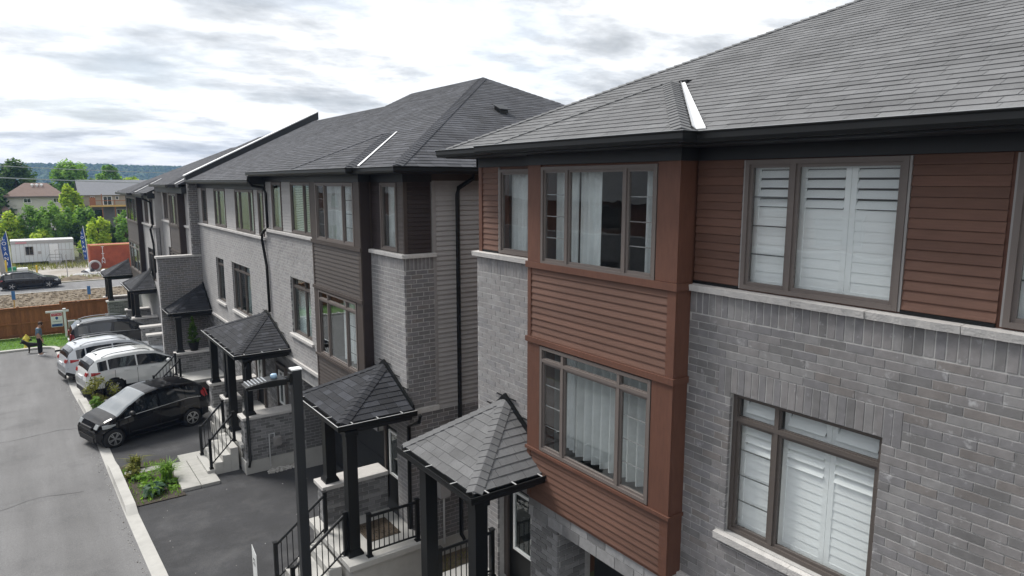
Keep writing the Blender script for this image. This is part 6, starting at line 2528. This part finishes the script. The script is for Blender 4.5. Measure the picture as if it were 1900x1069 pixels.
# white site office trailer
TRW = mat('trailer_white', (.62, .65, .67), .55, .05)
ty = 120.0
T = thing('office_trailer', (2, ty, gz(ty)), 'white site office trailer with one window and a door', 'trailer')
x0, x1, zt, zf = -1.75, 5.75, -.40, -3.45
tb = MB().box(x0, x1, ty, ty + 3.4, zf, zt - .45).obj('cabin', TRW, T)
MB().box(x0 - .06, x1 + .06, ty - .07, ty + 3.47, zt - .44, zt).obj('roof_band', GREYS[2], T)
MB().box(x0 - .05, x1 + .05, ty - .06, ty + 3.46, zt + .001, zt + .08).obj('roof', WHITEP, T)
for i in range(15):
    xx = x0 + .5 * i
    MB().box(xx - .02, xx + .02, ty - .015, ty - .001, zf + .05, zt - .46).obj('panel_seam', GREYS[2], tb)
w = MB().box(-.15, .85, ty - .05, ty - .016, -2.45, -1.2).obj('window', GREYT, T)
MB().box(-.08, .33, ty - .06, ty - .051, -2.38, -1.27).obj('pane', CGLASS, w)
MB().box(.38, .78, ty - .06, ty - .051, -2.38, -1.27).obj('pane', CGLASS, w)
d_ = MB().box(2.75, 3.85, ty - .04, ty - .016, zf + .05, -1.0).obj('door', WHITEP, T)
for a in ((2.70, 2.75), (3.85, 3.90)):
    MB().box(a[0], a[1], ty - .05, ty - .016, zf + .05, -.95).obj('door_jamb', GREYT, d_)
MB().box(1.35, 1.75, ty - .03, ty - .016, -2.35, -1.95).obj('notice', GREYS[2], T)
MB().box(-1.2, .1, ty - .085, ty - .071, zt - .36, zt - .14).obj('red_lettering_strip', mat('faded_red', (.55, .25, .28), .6, .1), T)
st = bpy.data.objects.new('steps', None)
st.empty_display_size = .2
link(st, T)
for i in range(3):
    MB().box(2.5 - .3 * i, 4.1, ty - .9 - .0, ty - .1, gz(ty) + .0, -3.45 - .16 * i).obj('tread', GREYS[0], st) if i == 0 else None
for yy in (ty - .9,):
    MB().tube([(1.9, yy, gz(ty)), (2.6, yy, -2.45), (4.1, yy, -2.45), (4.2, yy, gz(ty))], .03, 6).obj('hand_rail', FRIEZE, st)
    MB().tube([(2.6, yy, -2.9), (4.1, yy, -2.9)], .02, 6).obj('mid_rail', FRIEZE, st)
for xx in (-.8, 1.2, 3.4, 5.0):
    MB().box(xx - .15, xx + .15, ty + .3, ty + .9, gz(ty), zf).obj('jack_block', FRIEZE, T)

# rust orange shipping container
ORG = mat('container_orange', (.36, .085, .04), .65, .2, 1.2, c2=(.26, .06, .03), c2s=.8)
cy = 108.0
Cn = thing('shipping_container', (9.5, cy, gz(cy)), 'rust orange shipping container with white letters, right of the trailer', 'container')
ca, cb, ct = 6.9, 13.4, -.46
MB().box(ca, cb, cy + .04, cy + 2.7, gz(cy) + .1, ct - .08).obj('shell', ORG, Cn)
for i in range(42):
    xx = ca + .12 + i * .152
    MB().box(xx, xx + .085, cy, cy + .039, gz(cy) + .2, ct - .15).obj('corrugation', ORG, Cn)
MB().box(ca - .03, cb + .03, cy - .03, cy + .10, ct - .14, ct - .02).box(ca - .03, cb + .03, cy - .03, cy + .10, gz(cy) + .02, gz(cy) + .2).obj('rail', OCH, Cn)
MB().box(ca - .05, ca + .12, cy - .05, cy + .12, gz(cy), ct).obj('corner_post', ORG, Cn)
for i, ch in enumerate('TITAN'):
    text(ch, 'lettering', .62, WHITEP, Cn, (8.45, cy - .03, -.95 - i * .47), FACE_NY)
RING = MB()
RING.lathe((7.35, cy - .9, gz(cy) + .72), [(.30, -.25), (.66, -.28), (.74, -.2), (.74, .2), (.66, .28), (.30, .25)], 22, 'y')
tag(RING.obj('cable_drum', [GREYS[2]], smooth=True), 'round grey drum lying against the orange container', 'drum')
RINGI = MB().lathe((7.35, cy - 1.1, gz(cy) + .72), [(.5, -.12), (.5, .1)], 18, 'y').obj('drum_core', mat('rust_dark', (.12, .04, .03), .8, .2), bpy.data.objects['cable_drum'])
jk = MB()
leafless = 0
for i in range(26):
    x, y = R.uniform(5.8, 11.5), cy - R.uniform(1.2, 2.6)
    s = R.uniform(.12, .38)
    jk.lathe((x, y, gz(y)), [(s * 1.3, 0), (s * 1.1, s * .7), (s * .3, s * 1.2)], 6, 'z', R.randrange(3))
for i in range(8):
    x = R.uniform(4.2, 9)
    y = cy - R.uniform(2.5, 6)
    jk.box(x, x + R.uniform(.8, 2.2), y, y + .15, gz(y), gz(y) + .12, R.randrange(3))
tag(jk.obj('debris', [FRIEZE, WHITEP, GREYS[1]]), 'dark bags and pale scraps piled in the yard', 'debris', kind='stuff')

# flags
FLAG = mat('flag_blue', (.02, .07, .26), .7, .12)
for k, (x, y, lb, zt_) in enumerate(((-1.75, 103.0, 'blue feather flag with white letters left of the trailer', 2.1), (6.35, 105.0, 'blue feather flag with white letters between trailer and container', 2.3))):
    F = thing('feather_flag', (x, y, gz(y)), lb, 'flag', 'feather flags in the yard')
    sg_ = -1
    MB().tube([(x + .15, y, gz(y)), (x + .1, y, 0.2), (x - .1, y, zt_)], .035, 6).obj('pole', WHITEP, F)
    mb = MB()
    n = 10
    zb_ = -2.0 if k else -2.3
    for i in range(n + 1):
        t = i / n
        z = zt_ - .15 + (zb_ - zt_ + .15) * t
        xa = x - .1 + .22 * t
        wd_ = (.15 + .75 * min(1, t * 3) * (1 - .35 * t)) * (.6 if k else .9)
        wob = .12 * math.sin(t * 5)
        mb.v += [(xa, y, z), (xa - wd_, y + wob, z - .15), (xa, y + .02, z), (xa - wd_, y + wob + .02, z - .15)]
    for i in range(n):
        o = i * 4
        for a, b in ((0, 1), (3, 2), (1, 3), (2, 0)):
            mb.f.append((o + a, o + 4 + a, o + 4 + b, o + b))
            mb.m.append(0)
    cl_ = mb.obj('banner', FLAG, F, smooth=True)
    for i, ch in enumerate('LOSANI'):
        t = .16 + i * .145
        z = zt_ - .15 + (zb_ - zt_ + .15) * t - .08
        text(ch, 'lettering', .45 if k else .58, WHITEP, F, (x - .1 + .22 * t - (.26 if k else .36), y - .16, z), FACE_NY)

# yard furniture
YP = mat('bollard_yellow', (.62, .42, .03), .5, .08)
for (x, y, h, lb) in ((-2.15, 101.5, 2.6, 'tall yellow bollard at the left picture edge'), (.72 + .1, 100.5, 1.9, 'yellow bollard in front of the trailer'), (-1.9, 104, 2.9, 'yellow post beside the left flag')):
    tag(MB().lathe((x, y, gz(y)), [(.09, 0), (.09, h - .05), (.05, h)], 10).obj('bollard', YP, smooth=True), lb, 'bollard', 'yellow posts in the yard')
A = thing('air_conditioner', (-.6, 103.5, gz(103.5)), 'white boxy condenser unit with a dark grille in the yard', 'condenser')
MB().box(-1.15, -.05, 103.2, 104.0, gz(103.5), gz(103.5) + 1.35).obj('case', WHITEP, A, bevel=.03)
MB().box(-.75, -.2, 103.17, 103.2, gz(103.5) + .1, gz(103.5) + .85).obj('grille', GREYT, A)
tag(MB().box(-2.3, -1.2, 103.6, 104.1, gz(104), gz(104) + 1.5).obj('skip', mat('tarp_green', (.03, .24, .12), .6, .2), bevel=.05), 'green covered crate by the left flag', 'crate')
tag(MB().box(-2.0, -.9, 100.5, 101.2, gz(101), gz(101) + .55).obj('pallet_stack', OCH, bevel=.03), 'pale wooden pallet stack near the kerb', 'pallets')
# utility pole and wires
up_ = thing('utility_pole', (-3.1, 108, gz(108)), 'grey wooden utility pole at the left picture edge', 'pole')
MB().tube([(-2.62, 108, gz(108)), (-3.1, 108, 5.0), (-3.3, 108, 11.5)], [.30, .24, .18], 10).obj('pole', GREYS[1], up_, smooth=True)
MB().box(-4.2, -2.2, 107.85, 108.1, 10.4, 10.6).obj('crossarm', BARK, up_)
WIRE = mat('wire', (.30, .33, .33), .6, .05)
for (za, zb_, lb) in ((10.27, 9.0, 'upper power line crossing in front of the hill'), (8.5, 7.2, 'lower power line passing in front of the roofs')):
    pts = []
    for i in range(25):
        t = i / 24
        x = -20 + 70 * t
        pts.append((x, 131, za + (zb_ - za) * (x + 2) / 40 - .0 + .0006 * (x - 15) ** 2 - .1))
    tag(MB().tube(pts, .05 if za > 9 else .075, 5).obj('power_line', WIRE), lb, 'wire', 'power lines')
# chain link fence panels: posts and rails with thin mesh
CH = thing('chain_link_fence', (3, 113, gz(113)), 'thin grey chain link fence round the yard', 'fence')
for i in range(12):
    x = 3.2 + i * 1.9
    MB().tube([(x, 113, gz(113)), (x, 113, gz(113) + 2.6)], .035, 6).obj('fence_post', GREYS[1], CH)
MB().tube([(3.2, 113, gz(113) + 2.6), (24, 113, gz(113) + 2.6)], .03, 5).obj('top_rail', GREYS[1], CH)
mm = MB()
for i in range(110):
    x = 3.2 + i * .19
    for s in (1, -1):
        a, b = (x, 113.02, gz(113)), (x + s * 1.3, 113.02, gz(113) + 2.6)
        mm.tube([a, b], .006, 3)
tag(mm.obj('wire_mesh', GREYS[1], CH), kind='stuff')
tag(MB().tube([(3.85, 99.4, gz(99)), (3.85, 99.4, gz(99) + 3.1)], .05, 6).obj('fence_post', GREYS[1]), 'lone grey fence post on the soil ridge in front of the trailer', 'post')

# ---------------------------------------------------------------- houses beyond
HB = mat('house_beige', (.50, .49, .45), .8, .06)
HG = mat('house_grey_siding', (.42, .43, .43), .8, .05)
HT = mat('house_tan_siding', (.36, .33, .27), .8, .08)
RB = mat('roof_brown', (.17, .12, .10), .9, .12, 2)
RG = mat('roof_grey', (.20, .205, .22), .9, .08, 2)
CEDAR = mat('deck_cedar', (.32, .13, .06), .8, .15)


def small_window(H, x0, x1, z0, z1, y, n=2):
    w = MB().box(x0, x1, y - .08, y, z0, z1).obj('window', WHITEP, H)
    d = (x1 - x0 - .12) / n
    for i in range(n):
        MB().box(x0 + .08 + i * d, x0 + .02 + (i + 1) * d, y - .09, y - .081, z0 + .08, z1 - .08).obj('pane', CGLASS, w)


hy_ = 150
h1 = thing('house', (2, hy_, gz(150)), 'beige house with brown hipped roof behind the bushes', 'house', 'houses beyond the road')
MB().box(-2.0, 6.3, hy_, hy_ + 9, gz(150) - 1, 5.5).obj('wall', HB, h1)
r_ = MB().add([(-2.6, hy_ - .6, 5.40), (6.9, hy_ - .6, 5.40), (6.9, hy_ + 9.6, 5.40), (-2.6, hy_ + 9.6, 5.40), (.75, hy_ + 4.4, 7.75), (4.2, hy_ + 4.4, 7.75)],
              [(0, 1, 5, 4), (1, 2, 5), (2, 3, 4, 5), (3, 0, 4), (3, 2, 1, 0)]).obj('roof', RB, h1)
MB().box(-2.6, 6.9, hy_ - .62, hy_ - .56, 5.2, 5.42).obj('fascia', FRAMED, r_)
for x in (1.9, 2.6, 3.3):
    MB().lathe((x, hy_ + 3.2, 7.1), [(.16, 0), (.16, .25), (.28, .3), (.28, .42), (.05, .5)], 10).obj('roof_vent', WHITEP, r_)
small_window(h1, .35, 1.5, 4.25, 5.05, hy_)
small_window(h1, 4.75, 5.75, 4.25, 5.05, hy_)
MB().box(-1.2, 2.2, hy_ - .02, hy_ - .001, 3.2, 3.26).obj('siding_seam', GREYT, h1)
h2 = thing('house', (-5, 148, gz(148)), 'low brown roofed garage left of the beige house', 'house', 'houses beyond the road')
MB().box(-8, -2.15, 148, 155, gz(148) - 1, 3.2).obj('wall', HB, h2)
MB().add([(-8.5, 147.4, 3.1), (-1.75, 147.4, 3.1), (-1.75, 155.6, 3.1), (-8.5, 155.6, 3.1), (-6, 151, 4.9), (-3.2, 151, 4.9)],
         [(0, 1, 5, 4), (1, 2, 5), (2, 3, 4, 5), (3, 0, 4), (3, 2, 1, 0)]).obj('roof', RB, h2)
MB().box(-3.6, -2.4, 147.95, 148, -.5, 2.2).obj('garage_door', FRAMED, h2)
y3 = 160
h3 = thing('house', (14, y3, gz(160)), 'grey roofed house with a raised cedar deck', 'house', 'houses beyond the road')
MB().box(9.75, 22, y3, y3 + 9, gz(160) - 1, 3.3).obj('lower_wall', BRK[0], h3)
MB().box(9.75, 22, y3, y3 + 9, 3.301, 5.45).obj('wall', HT, h3)
MB().add([(9.2, y3 - .7, 5.35), (22.6, y3 - .7, 5.35), (22.6, y3 + 4.5, 8.35), (9.2, y3 + 4.5, 8.35), (9.2, y3 + 9.7, 5.35), (22.6, y3 + 9.7, 5.35)],
         [(0, 1, 2, 3), (2, 5, 4, 3), (4, 5, 1, 0)]).obj('roof', RG, h3)
MB().add([(9.7, y3, 5.3), (9.7, y3 + 9, 5.3), (9.7, y3 + 4.5, 8.0), (9.74, y3, 5.3), (9.74, y3 + 9, 5.3), (9.74, y3 + 4.5, 8.0)], [(0, 2, 1), (3, 4, 5), (0, 3, 5, 2), (2, 5, 4, 1)]).box(9.70, 9.749, y3 - .01, y3 + 9, 0, 5.3).obj('gable_wall', HG, h3)
MB().box(8.9, 9.7, y3 - .3, y3 + .4, .5, 5.2).obj('side_bay', HG, h3)
dk = bpy.data.objects.new('deck', None)
dk.empty_display_size = .3
link(dk, h3)
MB().box(10.8, 18.6, y3 - 2.2, y3, 3.05, 3.35).obj('deck_floor', OCH, dk)
for x in (11.0, 13.0, 15.2, 17.3, 18.5):
    MB().box(x - .07, x + .07, y3 - 2.15, y3 - 2.0, gz(158) - .5, 5.6 if x in (13.0, 17.3) else 4.4).obj('deck_post', CEDAR, dk)
MB().box(10.8, 18.6, y3 - 2.16, y3 - 2.1, 4.2, 4.32).obj('deck_rail', CEDAR, dk)
for x in (10.95, 17.8):
    MB().box(x, x + 1.0, y3 - 2.14, y3 - 2.11, 3.4, 4.9).obj('privacy_screen', CEDAR, dk)
d_ = MB().box(13.35, 15.0, y3 - .08, y3, 3.31, 5.15).obj('patio_door', WHITEP, h3)
MB().box(13.5, 14.1, y3 - .09, y3 - .081, 3.4, 5.0).obj('pane', CGLASS, d_)
MB().box(14.2, 14.85, y3 - .09, y3 - .081, 3.4, 5.0).obj('pane', CGLASS, d_)
small_window(h3, 15.6, 16.2, 4.4, 5.1, y3, 1)
small_window(h3, 11.3, 12.0, 4.4, 5.1, y3, 2)
small_window(h3, 15.6, 17.4, 1.0, 2.5, y3, 3)
MB().box(11.8, 13.2, y3 - .05, y3, -.3, 2.4).obj('patio_door', CGLASS, h3)

# trees and bushes, back to front
for (x, y, h, rx, rz, pal, lb, n, sz) in [
    (10.0, 192, 13.6, 4.2, 4.6, 'mid', 'tall rounded green tree rising above the grey roof', 4200, .42),
    (13.6, 190, 9.6, 2.4, 2.6, 'lime', 'lighter green tree right of the tall rounded one', 1600, .4),
    (19.0, 205, 13.0, 3.2, 3.6, 'mid', 'green tree above the deck house', 2600, .42),
    (23.5, 200, 10.0, 2.8, 2.4, 'lime', 'yellow green tree next to the far roof end', 1600, .4),
    (16.0, 215, 8.5, 4.0, 2.6, 'mid', 'low tree band between the two far trees', 1800, .45),
    (-.4, 168, 13.6, 3.2, 4.6, 'dark', 'tall dark tree behind the brown roof', 3800, .38),
    (-4.2, 150, 10.2, 3.2, 4.4, 'dark', 'dark tree at the left edge beside the garage', 3400, .36),
    (4.5, 170, 8.6, 2.6, 3.0, 'dark', 'dark tree peeking over the brown roof right side', 1800, .36),
    (6.9, 140, 10.6, 1.9, 3.9, 'lime', 'slim bright tree between the two houses', 2800, .30),
    (8.6, 134, 8.0, 1.7, 3.4, 'mid', 'green tree in front of the deck house corner', 2200, .30),
    (-1.6, 128, 7.6, 2.1, 2.9, 'lime', 'yellow topped bush behind the left flag', 2200, .27),
    (.9, 129, 8.2, 2.1, 3.3, 'mid', 'green bush left of the largest bush', 2200, .27),
    (3.3, 127, 9.0, 2.4, 3.9, 'mid', 'largest rounded bush behind the trailer', 4200, .27),
    (5.2, 128, 8.2, 1.8, 3.5, 'mid', 'bush at the right end of the trailer', 2400, .27),
    (1.9, 124.5, 5.0, 1.5, 1.6, 'lime', 'small bright bush just above the trailer roof', 1400, .25),
    (6.9, 127, 5.6, 1.4, 2.4, 'dark', 'dark shaded bush behind the right flag', 1500, .27),
    (9.2, 121, 7.0, 1.7, 2.9, 'lime', 'bright yellow green tree above the container', 3000, .26),
    (11.0, 124, 5.6, 1.5, 2.3, 'dark', 'dark green shrub right of the yellow tree', 1500, .26),
    (12.9, 122, 6.3, 1.6, 2.7, 'mid', 'green bush next to the far townhouse', 1800, .26),
    (7.6, 118.5, 3.6, 1.6, 1.3, 'lime', 'low bright bush over the container corner', 900, .24),
    (14.5, 131, 7.0, 2.4, 3.0, 'mid', 'bush below the cedar deck', 1800, .28),
]:
    tree((x, y, gz(y)), h, rx, rz, pal, lb, n, sz, name='tree' if h > 8 else 'bush', cat='tree' if h > 8 else 'bush', clumps=34)


# ---------------------------------------------------------------- wooded escarpment
HILLM = mat('hill_woods', (.042, .075, .022), .95, .45, .02, c2=(.07, .11, .03), c2s=.012, c2t=(.4, .65))


def hills():
    mb = MB()
    nx, ny = 420, 16
    for j in range(ny):
        for i in range(nx):
            x = -500 + i * 3.1
            t = j / (ny - 1)
            y = 1250 + 260 * t
            crest = 37 + 2.2 * math.sin(x * .006 + 1) + 1.2 * math.sin(x * .021)
            s = 3 * t * t - 2 * t ** 3
            z = -2 + crest * s + (R.uniform(-1.5, 2.2) if j > 0 else 0)
            mb.v.append((x + R.uniform(-1, 1), y + R.uniform(-5, 5), z))
    for j in range(ny - 1):
        for i in range(nx - 1):
            o = j * nx + i
            mb.f.append((o, o + 1, o + nx + 1, o + nx))
            mb.m.append(0)
    tag(mb.obj('hill', HILLM), 'long wooded escarpment on the horizon', kind='structure')
    # tree crowns over the slope
    wd = MB()
    for i in range(5200):
        x = R.uniform(-120, 420)
        t = R.uniform(.05, 1.0)
        y = 1250 + 260 * t
        crest = 37 + 2.2 * math.sin(x * .006 + 1) + 1.2 * math.sin(x * .021)
        s = 3 * t * t - 2 * t ** 3
        z = -2 + crest * s
        r_ = R.uniform(1.6, 3.6)
        wd.lathe((x, y, z - .5), [(r_ * .9, 0), (r_, r_ * .5), (r_ * .6, r_ * 1.1), (r_ * .15, r_ * 1.35)], 5, 'z', R.randrange(3))
    tag(wd.obj('woodland', LEAF['dark']), 'dense woodland covering the escarpment', 'woods', kind='stuff')


hills()


# ---------------------------------------------------------------- row across the street (seen mirrored in the windows)
def opposite():
    H = thing('townhouse', (-13, 14, -1), 'townhouse row across the street, seen only mirrored in the windows', 'townhouse', 'townhouses along the driveway')
    x = -12.5
    MB().box(x - 10, x, -22, 75, -5, 5.0).obj('wall', BRK[0], H)
    MB().box(x - 10, x - .05, -22, 75, 5.001, 6.9).obj('upper_wall', BROWNT, H)
    MB().box(x - .05, x + .06, -22, 75, 5.002, 5.1).obj('stone_sill', STONE, H)
    MB().add([(x + .5, -23, 6.9), (x + .5, 76, 6.9), (x - 5, 76, 9.4), (x - 5, -23, 9.4), (x - 10.5, -23, 6.9), (x - 10.5, 76, 6.9)],
             [(0, 1, 2, 3), (3, 2, 5, 4), (4, 5, 1, 0), (0, 3, 4), (1, 5, 2)]).obj('roof', SHC[1], H)
    for i in range(14):
        y = -19 + i * 6.6
        for z0, z1 in ((1.8, 3.7), (5.3, 6.7)):
            w = MB().box(x - .06, x + .04, y, y + 2.2, z0, z1).obj('window', FRAMED, H)
            MB().box(x + .041, x + .05, y + .1, y + 2.1, z0 + .1, z1 - .1).obj('pane', CGLASS, w)
        MB().box(x - .06, x + .03, y - .2, y + 2.6, -2.2, .4).obj('garage_door', FRAMED, H)
    sheet('driveway', ASPD, K(-12.5), K(-6.6), -22, 49, .003, 'dark asphalt in front of the opposite row')


opposite()


# ---------------------------------------------------------------- air
def haze():
    mb = MB().box(-900, 1100, -70, 1800, -6, 62)
    m = bpy.data.materials.new('haze')
    m.use_nodes = True
    t = m.node_tree
    t.nodes.clear()
    o = N(t, 'ShaderNodeOutputMaterial')
    v = N(t, 'ShaderNodeVolumePrincipled')
    v.inputs['Color'].default_value = (.34, .56, 1.0, 1)
    v.inputs['Density'].default_value = .00024
    L(t, v.outputs[0], o.inputs['Volume'])
    h = mb.obj('haze', m)
    tag(h, 'thin blue haze filling the air to the hill', kind='stuff')


haze()
